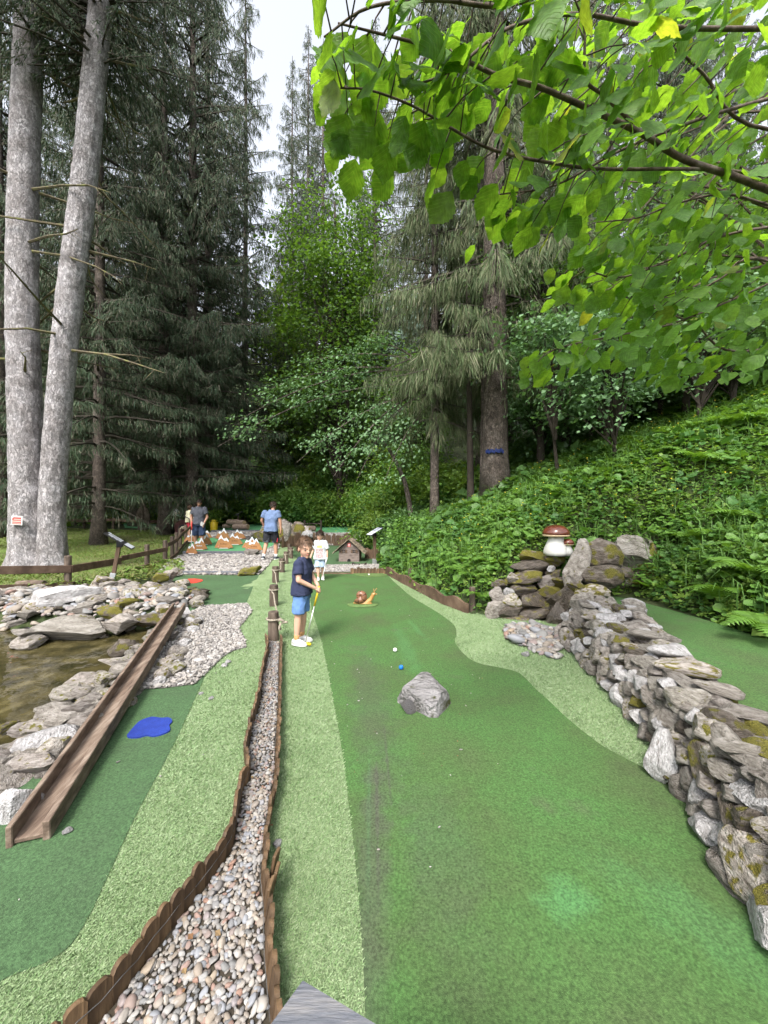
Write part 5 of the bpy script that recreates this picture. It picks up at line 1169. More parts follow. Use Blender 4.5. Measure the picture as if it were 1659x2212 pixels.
for bi, (rad, pts, start, nl) in enumerate(BR):
    Pw = [np.array(p) for p in catmull([tuple(P(*q)) for q in pts], 5)]; k = len(Pw)
    mb = MB().tube(Pw, list(np.linspace(rad, .0025, k)), 7)
    leaves = []
    nl = int(nl * (1.7 if bi in (0, 5, 8) else 2.2))
    for j in range(nl):
        u = start + (1 - start) * (j + r.uniform(0, 1)) / nl; i = min(int(u * (k - 1)), k - 2); w = u * (k - 1) - i
        c = Pw[i] * (1 - w) + Pw[i + 1] * w; ax = Pw[i + 1] - Pw[i]; ax /= np.linalg.norm(ax)
        side = np.cross(ax, [0, 0, 1]); side /= np.linalg.norm(side) + 1e-6; s = 1 if j % 2 else -1
        off = side * s * r.uniform(.02, .20) + ax * r.uniform(-.02, .06) + np.array([0, 0, r.uniform(-.10, .06)])
        if j % 3 == 0: mb.tube([c, c + off * .6 + [0, 0, .01], c + off], [.003, .002, .0015], 4)
        d = side * s * r.uniform(.3, 1) + ax * r.uniform(.1, .9) + np.array([0, .12, -r.uniform(.25, 1.1)])
        leaves.append((c + off, d, r.uniform(.066, .118) * (1 if u < .93 else .75)))
    br = mb.build('branch', M['hazel_bark'], hz, smooth=True)
    spots += [(br, *l) for l in leaves]
# the leaves that show largest are objects of their own, the rest one mass
spots.sort(key=lambda s: s[3] / max(.3, s[1][1] if False else s[1][1]), reverse=True)
lm = Matrix.Translation(-hz.location)
for i, (br, c, d, s) in enumerate(spots[:300]):
    up = np.array([[r.normal(0, .45), .40 + r.normal(0, .5), 1.0]]); B = basis(np.array([d]), up)[0]
    m4 = Matrix.Identity(4)
    for a in range(3):
        for b in range(3): m4[a][b] = B[a][b] * s * (1 if b else r.uniform(.85, 1.05))
    m4.translation = Vector(c) - hz.location
    o = place('leaf', HL[i % 4], br); o.matrix_basis = m4
HS = hazel_leaf(9, 7)
T = (np.array([v.co[:] for v in HS.vertices]), [tuple(p.vertices) for p in HS.polygons])
Tq = np.array([f for f in T[1] if len(f) == 4])
allp = [(c, d, s) for (_, c, d, s) in spots[300:]]
for q in range(1200):                                     # outer leaves further back on the same tree
    u, v = r.uniform(1180, 1750), r.uniform(-40, 820)
    if u < 1180 + (v - 300) * .35: continue
    allp.append((np.array(P(u, v, r.uniform(2.2, 3.6))), np.array([-r.uniform(.1, 1), r.normal(0, .6), -r.uniform(.2, 1)]), r.uniform(.08, .12)))
C = np.array([a[0] for a in allp]); D = np.array([a[1] for a in allp]); S = np.array([a[2] for a in allp]); n = len(C)
B = basis(D, np.stack([r.normal(0, .5, n), r.normal(.3, .5, n), np.ones(n)], 1)) * S[:, None, None]
me = MB().inst(T[0], Tq, B, C).mesh('leaf_mass', M['hazel'], hz.location, smooth=True)
uvl = me.uv_layers.new(name='UVMap'); base = np.zeros((len(T[0]), 2))
for lp in HS.loops: base[lp.vertex_index] = HS.uv_layers[0].data[lp.index].uv
li = np.zeros(len(me.loops), np.int32); me.loops.foreach_get('vertex_index', li)
uvl.data.foreach_set('uv', base[li % len(T[0])].astype(np.float32).ravel())
tag(place('leaf_mass', me, hz), kind='stuff')
mb = MB()
for q in range(16):
    a = np.array(P(1800, r.uniform(0, 700), r.uniform(2.4, 3.4))); b = np.array(P(r.uniform(1230, 1450), r.uniform(250, 780), r.uniform(2.3, 3.2)))
    mb.tube([a, (a + b) / 2 + [0, 0, .12], b], [.012, .008, .003], 5)
mb.build('twigs', M['hazel_bark'], hz)

# ---------------------------------------------------------------- timber edging of the pebble channel
def edging(name, label, line, inward, h0, w, seed, mname='edging', wire=True, lean=0.0, t=.016):
    r = np.random.default_rng(seed); L_ = [np.array(p, float) for p in line]
    e = empty(name, (L_[0][0], L_[0][1], 0), label, 'edging')
    seg = np.cumsum([0] + [np.linalg.norm(L_[i + 1] - L_[i]) for i in range(len(L_) - 1)]); tot = seg[-1]
    s = 0.0; tops = []
    at = lambda q: np.array([np.interp(q, seg, [p[0] for p in L_]), np.interp(q, seg, [p[1] for p in L_])])
    while s < tot - w * .4:
        ww = w * r.uniform(.85, 1.15); a, b = at(s), at(min(s + ww, tot)); d = b - a; yaw = math.atan2(d[1], d[0]) + r.uniform(-.06, .06); c = (a + b) / 2
        h = h0 * r.uniform(.86, 1.12); wave = r.uniform(.004, .014)
        n = 7; top = [h + wave * math.sin(math.pi * k / (n - 1)) - .008 * (k in (0, n - 1)) for k in range(n)]
        V = []
        for yy in (-t / 2, t / 2):
            V += [(-ww / 2 + ww * k / (n - 1), yy, -.03) for k in range(n)] + [(-ww / 2 + ww * k / (n - 1), yy, top[k]) for k in range(n)]
        Fs = []
        for k in range(n - 1):
            Fs += [(k, k + 1, n + k + 1, n + k), (2 * n + k + 1, 2 * n + k, 3 * n + k, 3 * n + k + 1), (n + k, n + k + 1, 3 * n + k + 1, 3 * n + k)]
        Fs += [(0, n, 3 * n, 2 * n), (n - 1, 3 * n - 1, 4 * n - 1, 2 * n - 1)]
        o = place('plank', MB().add(np.array(V), Fs).mesh('plank', M[mname]), e, (c[0] - L_[0][0], c[1] - L_[0][1], 0.0), (lean + r.uniform(-.07, .07), r.uniform(-.03, .03), yaw))
        tops.append((c[0], c[1], h * .62 + .0)); s += ww * 1.01
    if wire:
        nrm = np.array(inward); pts = [(x + nrm[0] * (t * .5 + .004), y + nrm[1] * (t * .5 + .004), z + r.uniform(-.006, .006)) for x, y, z in tops]
        MB().tube(pts, .0013, 4).build('wire', M['wire'], e)
    return e
edging('timber_edging', 'left edging of brown scalloped planks along the pebble channel', [(-1.0, .92), (-.91, 1.02)] + ch_l, (.9, -.3), .105, .058, 1)
edging('timber_edging', 'right edging of brown scalloped planks along the pebble channel', ch_r, (-.95, -.1), .095, .05, 2, lean=.12)
for pl_, (x, y, rx, ry, rz, h) in zip(('farthest', 'middle', 'nearest'), [(-.455, 1.53, .16, .1, 1.45, .15), (-.445, 1.48, .24, .05, 1.6, .14), (-.435, 1.43, .14, -.1, 1.5, .15)]):
    o = tag(place('loose_plank', MB().box((0, 0, h / 2), (.055, .014, h), ch=.003).mesh('plank', M['edging']), None, (x, y, -.01), (rx, ry, rz)), pl_ + ' of three loose planks leaning out of the right channel edging', 'plank', 'loose planks of the channel edging')
edging('timber_edging', 'orange plank edging in front of the gravel by the small house', [tuple(G(u, 1240)[:2]) for u in (757, 775, 795, 815, 834)], (0, -1), .14, .075, 5, 'edging', wire=False)
edging('timber_edging', 'low palisade behind the rope posts beside the man in the blue shirt', [(-3.9, 14.6), (-3.2, 15.2), (-2.4, 15.3), (-1.9, 15.0), (-1.2, 15.1)], (0, -1), .62, .10, 6, 'plank', wire=False)
edging('timber_edging', 'dark palisade to the right of the small wooden house', [(-.62, 12.4), (-.3, 12.2), (-.12, 11.6)], (0, -1), .32, .07, 7, 'plank', wire=False)

def board(name, label, p0, p1, h, t, m, cat='edging board', z=None):
    p0 = Vector((*p0, 0)); p1 = Vector((*p1, 0)); c = (p0 + p1) / 2; d = p1 - p0
    zz = float(course(c.x, c.y)) if z is None else z
    return tag(place(name, MB().box((0, 0, h / 2), (d.length, t, h), ch=.006).mesh(name, M[m]), None, (c.x, c.y, zz - .02), (0, 0, math.atan2(d.y, d.x))), label, cat)
board('edging_board', 'grey board between the red spot lane and the gravel', tuple(G(383, 1241)[:2]), tuple(G(514, 1241)[:2]), .10, .09, 'grey_board')
board('edging_board', 'blue grey board along the front of the mountain board lane', (-7.1, 13.58), (-4.5, 13.58), .11, .08, 'grey_board')
board('edging_board', 'dark kerb board along the far pale green', (-8.2, 18.25), (-4.5, 18.4), .13, .1, 'grey_board')
board('edging_board', 'thin board along the front of the gravel strip by the house', tuple(G(668, 1239)[:2]), tuple(G(757, 1240)[:2]), .05, .05, 'plank_x')

# curved plank border on the right with its stakes
bd = empty('plank_border', (1.0, 6.4, 0), 'curved brown plank border holding back the green slope', 'border')
line = catmull([(.05, 9.3), (.25, 8.6), (.47, 7.83), (.70, 7.1), (.92, 6.38), (1.08, 6.0), (1.24, 5.68)], 4)
hs = [.16] * 6 + [.2] * (len(line) - 6)
rings = []
for i, p in enumerate(line):
    q = line[min(i + 1, len(line) - 1)] - line[max(i - 1, 0)]; n = np.array([-q[1], q[0]]) / np.linalg.norm(q); h = .17 + .03 * math.sin(i)
    rings.append([(p[0] + n[0] * .02, p[1] + n[1] * .02, -.03), (p[0] + n[0] * .02, p[1] + n[1] * .02, h), (p[0] - n[0] * .02, p[1] - n[1] * .02, h), (p[0] - n[0] * .02, p[1] - n[1] * .02, -.03)])
cut = len(rings) // 2
MB().loft(rings[:cut + 1]).build('board', M['plank_x'], bd); MB().loft(rings[cut:]).build('board', M['plank_x'], bd)
for x, y, h in ((.52, 7.9, .34), (1.30, 5.74, .38)):
    MB().tube([(x + .02, y, -.05), (x + .02, y, h - .01), (x + .02, y, h)], [.045, .045, .038], 14).build('stake', M['post'], bd, smooth=False)

# ---------------------------------------------------------------- wooden trough
fl = empty('wooden_trough', (-1.6, 1.74, 0), 'long sloping brown wooden trough for the ball beside the pond', 'trough')
a = Vector((-1.605, 1.73, .02)); b = Vector((-2.83, 5.30, .17)); d = (b - a).normalized(); Fm = frame(d); ln = (b - a).length
for nm, c, sz in (('floor_board', (ln / 2 + .01, 0, 0), (ln, .115, .022)), ('side_board', (ln / 2, .068, .028), (ln, .026, .105)), ('side_board', (ln / 2, -.068, .024), (ln, .030, .095))):
    mb = MB(); seg = 10
    for k in range(1): mb.box(np.array(a) + Fm @ np.array(c), sz, Fm, ch=.004)
    mb.build(nm, M['flume'], fl)

# ---------------------------------------------------------------- rope posts
for i, (x, y) in enumerate(POSTS):
    h = .34 if i == 0 else .33; z = float(course(x, y)); rr = .062 if i == 0 else .068
    t = empty('rope_post', (x, y, z), ['short round post nearest the camera at the end of the pebble channel', 'second round rope post from the camera, behind the boy', 'third round rope post from the camera', 'fourth round rope post from the camera', 'fifth round rope post, right of the blue shirted man', 'sixth round rope post from the camera', 'farthest round rope post beside the palisade'][i], 'post')
    MB().tube([(0, 0, -.05), (0, 0, h * .5), (0, 0, h - .012)], [rr * 1.02, rr, rr * .98], 18).build('shaft', M['post'], t, local=True)
    MB().tube([(0, 0, h - .012), (0, 0, h)], [rr * .98, rr * .88], 18).build('cut_top', M['cut'] if i == 99 else M['post'], t, local=True)
rp = empty('rope', (POSTS[0][0], POSTS[0][1], 0), 'grey rope looped from post to post along the turf strip', 'rope')
pts = []
for i, (x, y) in enumerate(POSTS[:-1]):
    z = float(course(x, y)) + .255; nx, ny = POSTS[i + 1]; nz = float(course(nx, ny)) + .255
    for k in range(13): an = -1.9 + k / 12 * 6.6; pts.append((x + .078 * math.cos(an), y + .078 * math.sin(an), z + .004 * k / 12))
    for k in range(1, 8): f = k / 8; pts.append((x + .078 + (nx - x) * f - .09 * f, y + (ny - y) * f, z + (nz - z) * f - .09 * math.sin(math.pi * f)))
MB().tube(pts, .0105, 7).build('rope', M['rope'], rp, smooth=True)
k0 = Vector((POSTS[0][0] + .105, POSTS[0][1] - .04, .245))
MB().tube([k0 + Vector(q) for q in [(-.03, -.02, .0), (0, -.03, .02), (.03, -.02, .0), (.035, .01, -.02), (.0, .02, -.01), (.02, -.01, -.02), (.06, -.02, -.012), (.075, -.02, -.015)]], .014, 7).tube([k0 + Vector(q) for q in [(0, -.02, -.02), (-.015, -.03, -.06), (-.01, -.03, -.10)]], [.011, .013, .02], 7).build('knot', M['rope'], rp, smooth=True)

# ---------------------------------------------------------------- rail fence
fe = empty('rail_fence', (-6.33, 7.69, 0), 'low brown wooden rail fence between the course and the lawn', 'fence')
FH = [.6, .6, .62, .4, .62, .66, .70, .74, .74, .72, .7, .7, .7]
for i, (x, y) in enumerate(FENCE):
    if i == 3: continue
    z = float(hgt(x, y)); rr = .062
    MB().tube([(x, y, z - .1), (x, y, z + FH[i] - .015), (x, y, z + FH[i])], [rr, rr, rr * .85], 14).build('post', M['post'], fe)
for i in range(len(FENCE) - 1):
    (x0, y0), (x1, y1) = FENCE[i], FENCE[i + 1]; z0, z1 = float(hgt(x0, y0)), float(hgt(x1, y1))
    hz_ = .40 if i < 5 else .52
    for zz, hh in ((hz_, .12), (.06, .10)) if i >= 3 else ((hz_ - .05, .15), (.04, .09)):
        A = Vector((x0 + .07, y0, z0 + zz)); B_ = Vector((x1 + .07, y1, z1 + zz)); Fm = frame(B_ - A)
        MB().box((A + B_) / 2, ((B_ - A).length * .998, .035, hh), Fm, ch=.005).build('rail', M['plank_x'], fe)
f2 = empty('rail_fence', (-14, 20.9, float(hgt(-14, 20.9))), 'distant brown rail fence along the far side of the lawn', 'fence')
pp = [(-10.3, 20.6), (-11.3, 20.8), (-12.2, 20.9), (-13.4, 21.0), (-14.8, 21.0), (-16.4, 21.0), (-18.4, 20.9), (-21, 20.6)]
for i, (x, y) in enumerate(pp):
    z = float(hgt(x, y)); MB().tube([(x, y, z - .1), (x, y, z + .62)], [.07, .06], 10).build('post', M['post'], f2)
    if i:
        x0, y0 = pp[i - 1]; A = Vector((x0, y0 - .07, float(hgt(x0, y0)) + .46)); B_ = Vector((x, y - .07, z + .46)); MB().box((A + B_) / 2, ((B_ - A).length, .035, .14), frame(B_ - A), ch=.005).build('rail', M['plank_x'], f2)

# ---------------------------------------------------------------- lectern signs
def lectern(label, base, H, panel, yaw, tilt, m='black', face='sign_white', bracket=True, stripes=5, lean=0.0, cat='sign'):
    """post with steel foot and a tilted printed panel; panel = (width, depth); panel face looks along yaw"""
    t = empty('info_sign', base, label, cat, rz=yaw)
    MB().box((-lean * H * .5, 0, H / 2), (.075, .075, H), rot3(0, -lean, 0), ch=.006).build('post', M['plank'], t, local=True)
    if bracket:
        MB().box((.004, 0, .075), (.098, .098, .16), rot3(0, -lean, 0), ch=.004).build('steel_foot', M['metal'], t, local=True)
        MB().tube([(.05, .0, .045), (.058, 0, .045)], .008, 8).tube([(.048, 0, .11), (.056, 0, .11)], .008, 8).build('bolts', M['wire'], t, local=True)
    w, dp = panel; Rm_ = rot3(0, tilt, 0); top = np.array((-lean * H, 0, H + .02))
    MB().box(top - [0, 0, .07], (.11, .11, .12), ch=.01).build('bracket', M['black'], t, local=True)
    p = MB().box(top, (dp, w, .018), Rm_, ch=.004).build('panel', M[m], t, local=True)
    off = Rm_ @ np.array([0, 0, .0125])
    MB().box(top + off + Rm_ @ np.array([dp * .34, 0, 0]), (dp * .26, w * .9, .003), Rm_, ch=.001).build('print', M['sign_white'], p, local=True)
    if face == 'sign_white': MB().box(top + off + Rm_ @ np.array([-dp * .12, 0, 0]), (dp * .62, w * .92, .003), Rm_, ch=.001).build('print', M['sign_white'], p, local=True)
    mb = MB()
    for k in range(stripes):
        mb.box(top + off + Rm_ @ np.array([-dp * .36 + k * dp * .47 / stripes, -w * .02 * (k % 3), .003]), (dp * (.06 if stripes < 6 else .04), w * (.62 + .2 * ((k * 7) % 3) / 2), .003), Rm_, ch=.001)
    mb.box(top + off + Rm_ @ np.array([-dp * .42, w * .3, .003]), (dp * .09, w * .22, .003), Rm_, ch=.001)
    mb.build('print_lines', M['sign_blue'] if face == 'sign_white' else M['sign_white'], p, local=True)
    return t
b = G(243, 1262)
lectern('info sign with a tilted black panel among rocks by the left fence', (b.x, b.y, .08), .80, (.42, .60), math.radians(24), .62, face='sign_black', lean=-.16, stripes=8)
lectern('info sign with pale panel behind the small wooden house', (-.27, 11.05, 0), .92, (.38, .44), math.radians(-155), .5, stripes=4)
lectern('distant info sign with pale panel at the far green by the logs', (-7.6, 20.0, float(course(-7.6, 20))), .75, (.5, .5), math.radians(-160), .5, stripes=4, bracket=False)
lectern('far info sign with tilted panel beside the maroon cart', (-8.35, 16.6, float(course(-8.35, 16.6))), .8, (.45, .62), math.radians(24), .6, face='sign_black', bracket=False, stripes=6)
s = tag(place('warning_sign', MB().box((0, 0, 0), (.29, .012, .215), ch=.004).mesh('plate', M['white'])), 'small white and red notice nailed to the left grey trunk', 'sign')
s.location = (-8.66, 9.06, 1.30); s.rotation_euler = (0, .04, -.1)
for nm, m, c, sz in (('red_field', 'red', (.0, -.0075, -.005), (.235, .004, .165)), ('pale_stripe', 'red_pale', (.02, -.0105, .028), (.19, .003, .022)), ('pale_stripe', 'red_pale', (.0, -.0105, -.018), (.225, .003, .026)), ('pale_stripe', 'red_pale', (.0, -.0105, -.062), (.225, .003, .018))):
    place(nm, MB().box(c, sz, ch=.001).mesh(nm, M[m]), s)
place('white_corner', MB().add([(-.13, -.0125, .10), (-.13, -.0125, .03), (-.05, -.0125, .10)], [(0, 1, 2)]).mesh('corner', M['white']), s)

# grey panel of the sign right in front of the camera
fs = empty('info_sign', (-.07, .36, 0), 'corner of a weathered grey sign board right below the camera', 'sign')
zt = .92
A = P(654, 2118, (CH - zt) * F / (2118 - CV)); B_ = P(585, 2212, (CH - zt) * F / (2212 - CV)); C_ = P(800, 2205, (CH - zt) * F / (2205 - CV))
e1 = (B_ - A).normalized(); e2 = (C_ - A).normalized(); L1, L2 = .42, .42
q = [A, A + e1 * L1, A + e1 * L1 + e2 * L2, A + e2 * L2]
MB().loft([[tuple(p + Vector((0, 0, -.022))) for p in q], [tuple(p) for p in q]]).build('panel', M['grey_board'], fs)
MB().box((-.07, .30, .45), (.09, .09, .88), ch=.006).build('post', M['plank'], fs)

# ---------------------------------------------------------------- balls, felt spots, snail
def ball(label, u, v, m, rad=.0215):
    p = G(u, v); o = place('golf_ball', MB().ell((0, 0, 0), (rad,) * 3, sub=4).mesh('ball', M[m], smooth=True), None, (p.x, p.y + rad * .3, rad + .005)); return tag(o, label, 'ball')
ball('white golf ball on the main green', 853.5, 1409.5, 'white'); ball('blue golf ball just behind the grey rock', 866.5, 1448, 'blue')
ball('white golf ball at the far end of the main green near the orange planks', 797, 1243.5, 'white')
def felt(name, label, pts, m, off=.009):
    c = [tuple(p) for p in catmull(px(pts) + [px(pts)[0]], 5)][:-1]
    cx, cy_ = np.mean([p[0] for p in c]), np.mean([p[1] for p in c]); z = .004
    o = MB().loft([[(x - cx, y - cy_, z) for x, y in c], [(x - cx, y - cy_, z + off) for x, y in c]]).mesh(name, M[m])
    return tag(place(name, o, None, (cx, cy_, 0)), label, 'felt spot')
bl = [(829, 830), (880, 770), (920, 735), (990, 712), (1050, 718), (1105, 717), (1125, 740), (1106, 765), (1110, 800), (1060, 825), (1000, 838), (960, 832), (900, 846), (840, 845)]
felt('felt_spot', 'irregular blue felt spot on the left lane', [c6(*p) for p in bl], 'blue_mat')
felt('felt_spot', 'flat red felt spot on the lane beyond the trough', [(397, 1255), (408, 1251.5), (425, 1251.5), (438, 1254), (432, 1258), (415, 1260.5), (398, 1259.5)], 'red_mat')
felt('felt_spot', 'raised green felt mound near the orange plank edging', [(757, 1237), (790, 1236), (831, 1241), (833, 1245), (800, 1246), (770, 1243)], 'green_mat', .015)

sp = G(786, 1308); sn = empty('snail_figure', (sp.x, sp.y, 0), 'painted snail figure with brown striped shell on the main green', 'figure')
ang = np.linspace(0, 2 * math.pi, 30, endpoint=False); mt = MB()
ou = [(.25 * math.cos(a) * (1 + .08 * math.sin(3 * a)), .15 * math.sin(a) * (1 + .12 * math.sin(2 * a + 1))) for a in ang]
mt.loft([[(x - .02, y, .003) for x, y in ou], [(x * .97 - .02, y * .97, .018) for x, y in ou], [(x * .8 - .02, y * .8, .03) for x, y in ou]])
tag(place('turf_mound', mt.mesh('turf_mound', M['green_mat'], smooth=True), None, sn.location), 'flat green painted base under the snail figure', 'base')
body = MB().tube([(-.17, 0, .035), (-.10, 0, .042), (0, 0, .05), (.07, 0, .062), (.11, 0, .10), (.135, 0, .145), (.155, 0, .185), (.185, 0, .205)], [.012, .035, .045, .042, .034, .03, .032, .02], 14)
body.ell((-.02, 0, .04), (.16, .055, .022), sub=3)
me = remesh(body, .006, 3); me.materials.append(M['snail']); place('body', me, sn)
for s_ in (-1, 1):
    MB().tube([(.16, s_ * .012, .20), (.172 + .006 * s_, s_ * .022, .24), (.18 + .02 * s_, s_ * .028, .268)], [.007, .005, .004], 8).ell((.18 + .02 * s_, s_ * .028, .27), (.008,) * 3, sub=2).build('tentacle', M['snail'], sn, smooth=True, local=True)
    MB().tube([(.19, s_ * .01, .19), (.215, s_ * .018, .188)], [.005, .004], 6).build('tentacle', M['snail'], sn, smooth=True, local=True)
sh = MB(); N_ = 62; turns = 2.3; prev = None; cen = np.array([-.05, -.0, .155]); nn = 14
for i in range(N_ + 1):
    th = i / N_ * turns * 2 * math.pi; f = math.exp(.13 * (th - turns * 2 * math.pi)); rad = .070 * f ** .95 + .002; rc = .070 * f
    c = cen + np.array([math.cos(-th - .6) * rc, -.045 * (1 - f), math.sin(-th - .6) * rc]); er = np.array([math.cos(-th - .6), 0, math.sin(-th - .6)]); ey = np.array([0, 1, 0])
    a_ = np.linspace(0, 2 * math.pi, nn, endpoint=False); ring = c + rad * (np.outer(np.cos(a_), er) + np.outer(np.sin(a_), ey) * 1.25)
    if prev is not None: sh.loft([prev, ring], mi=1 if i % 5 == 0 else 0, cap=False)
    prev = ring
sh.ell(cen, (.07, .05, .07), sub=3, mi=0)
place('shell', sh.mesh('shell', [M['shell'], M['shell_dark']], smooth=True), sn)
sn.rotation_euler = (0, 0, -.1)

# ---------------------------------------------------------------- mushroom
mp_ = P(1201, 1196, 5.72); mu = empty('mushroom_figure', mp_, 'glossy red brown mushroom figure with a small one at its foot on the rock pile', 'figure')
MB().lathe([(.0, -.02), (.17, -.02), (.178, .02), (.165, .08), (.135, .15), (.11, .21), (.10, .27), (.0, .28)], n=32).build('stem', M['stem'], mu, smooth=True, local=True)
cap_ = MB().lathe([(.04, .275), (.10, .262), (.17, .258), (.192, .27)], n=36, mi=1).lathe([(.192, .27), (.196, .285)], n=36, mi=1)
cap_.lathe([(.196, .285), (.192, .32), (.17, .365), (.13, .40), (.08, .422), (.03, .43), (.0, .431)], n=36, mi=0)
place('cap', cap_.mesh('cap', [M['cap_red'], M['cap_rim']], smooth=True), mu)
MB().lathe([(0, -.02), (.07, -.02), (.068, .05), (.045, .11), (.035, .15), (0, .155)], c=(.14, -.08, 0), n=20).build('small_stem', M['stem'], mu, smooth=True, local=True)
MB().lathe([(.02, .14), (.075, .138), (.084, .15)], c=(.14, -.08, 0), n=24, mi=1).lathe([(.084, .15), (.08, .185), (.055, .215), (.02, .228), (0, .229)], c=(.14, -.08, 0), n=24).build('small_cap', [M['cap_red'], M['cap_rim']], mu, smooth=True, local=True)

# ---------------------------------------------------------------- small wooden house
hb = G(754, 1213.5); ho = empty('toy_house', (hb.x, hb.y, 0), 'small weathered wooden toy house with shutters and a white cross', 'house', rz=-.06)
W, Dp, hw, hr = .62, .55, .36, .64
wm = MB()
for k in range(9):
    z0 = k * .04; wm.box((0, -.0 + (k % 2) * .001, z0 + .02), (W, .024, .0385), ch=.003)
for k in range(7):
    z0 = hw + k * .04; ww = W * (1 - (z0 + .02 - hw) / (hr - hw)); wm.box((0, (k % 2) * .001, z0 + .02), (max(.04, ww), .024, .0385), ch=.003)
wm.build('front_wall', M['house'], ho, local=True)
MB().box((-W / 2 + .012, Dp / 2, hw / 2), (.024, Dp - .03, hw), ch=.003).box((W / 2 - .012, Dp / 2, hw / 2), (.024, Dp - .03, hw), ch=.003).box((0, Dp, hw / 2), (W, .024, hw), ch=.003).add([(-W / 2, Dp, hw), (W / 2, Dp, hw), (0, Dp, hr)], [(0, 1, 2)]).build('wall', M['house'], ho, local=True)
r = np.random.default_rng(9)
rf = place('roof', MB().add([(-.44, -.10, hw - .09), (0, -.10, hr + .03), (0, Dp + .1, hr + .03), (-.44, Dp + .1, hw - .09), (.44, -.10, hw - .09), (.44, Dp + .1, hw - .09)], [(0, 1, 2, 3), (1, 4, 5, 2)]).mesh('roof', M['shingle']), ho)
for s_ in (-1, 1):
    mb = MB(); ra = math.atan2(hr - hw + .12, .44)
    for row in range(7):
        for cc in range(9):
            f = (row + .3) / 7.2; x = s_ * (.47 * (1 - f)); z = hw - .115 + (hr - hw + .14) * f + .02; mb.box((x, -.10 + cc * .092 + r.uniform(-.02, .02), z + r.uniform(0, .018)), (.11, .085, .012), rot3(r.uniform(-.12, .12), s_ * ra * r.uniform(.75, .95), r.uniform(-.15, .15)), ch=.003)
    tag(mb.build('shingles', M['shingle'], rf, local=True), kind='stuff')
for x in (-.155, .155):
    wd = MB().box((x, -.014, .315), (.085, .006, .085), ch=.001).build('window', M['hole'], ho, local=True)
    MB().box((x, -.019, .315), (.012, .006, .085), ch=.001).box((x, -.0205, .315), (.085, .006, .012), ch=.001).build('glazing_bar', M['house'], wd, local=True)
    for s_ in (-1, 1): MB().box((x + s_ * .075, -.02, .315), (.055, .014, .10), ch=.003).build('shutter', M['plank'], wd, local=True)
MB().add([(-.05, -.0135, 0), (.05, -.0135, 0)] + [(.05 * math.cos(a), -.0135, .045 + .045 * math.sin(a)) for a in np.linspace(0, math.pi, 9)], [tuple([1] + list(range(2, 11)) + [0])]).build('door_opening', M['hole'], ho, local=True)
cr = MB().box((0, -.016, .505), (.088, .006, .11), ch=.002).build('cross_field', M['red'], ho, local=True)
MB().box((0, -.022, .505), (.022, .006, .085), ch=.001).box((0, -.0235, .51), (.066, .006, .022), ch=.001).build('cross', M['white'], cr, local=True)
o = place('bench_rail', MB().tube([(-.18, 0, .05), (-.06, .02, .035), (.06, .02, .035), (.18, 0, .05)], .022, 8).tube([(-.18, 0, .0), (-.18, 0, .09)], .026, 8).tube([(.18, 0, 0), (.18, 0, .09)], .026, 8).mesh('rail', M['bark_dark']), None, G(776, 1222)); tag(o, 'low dark log barrier in front of the small house', 'barrier')

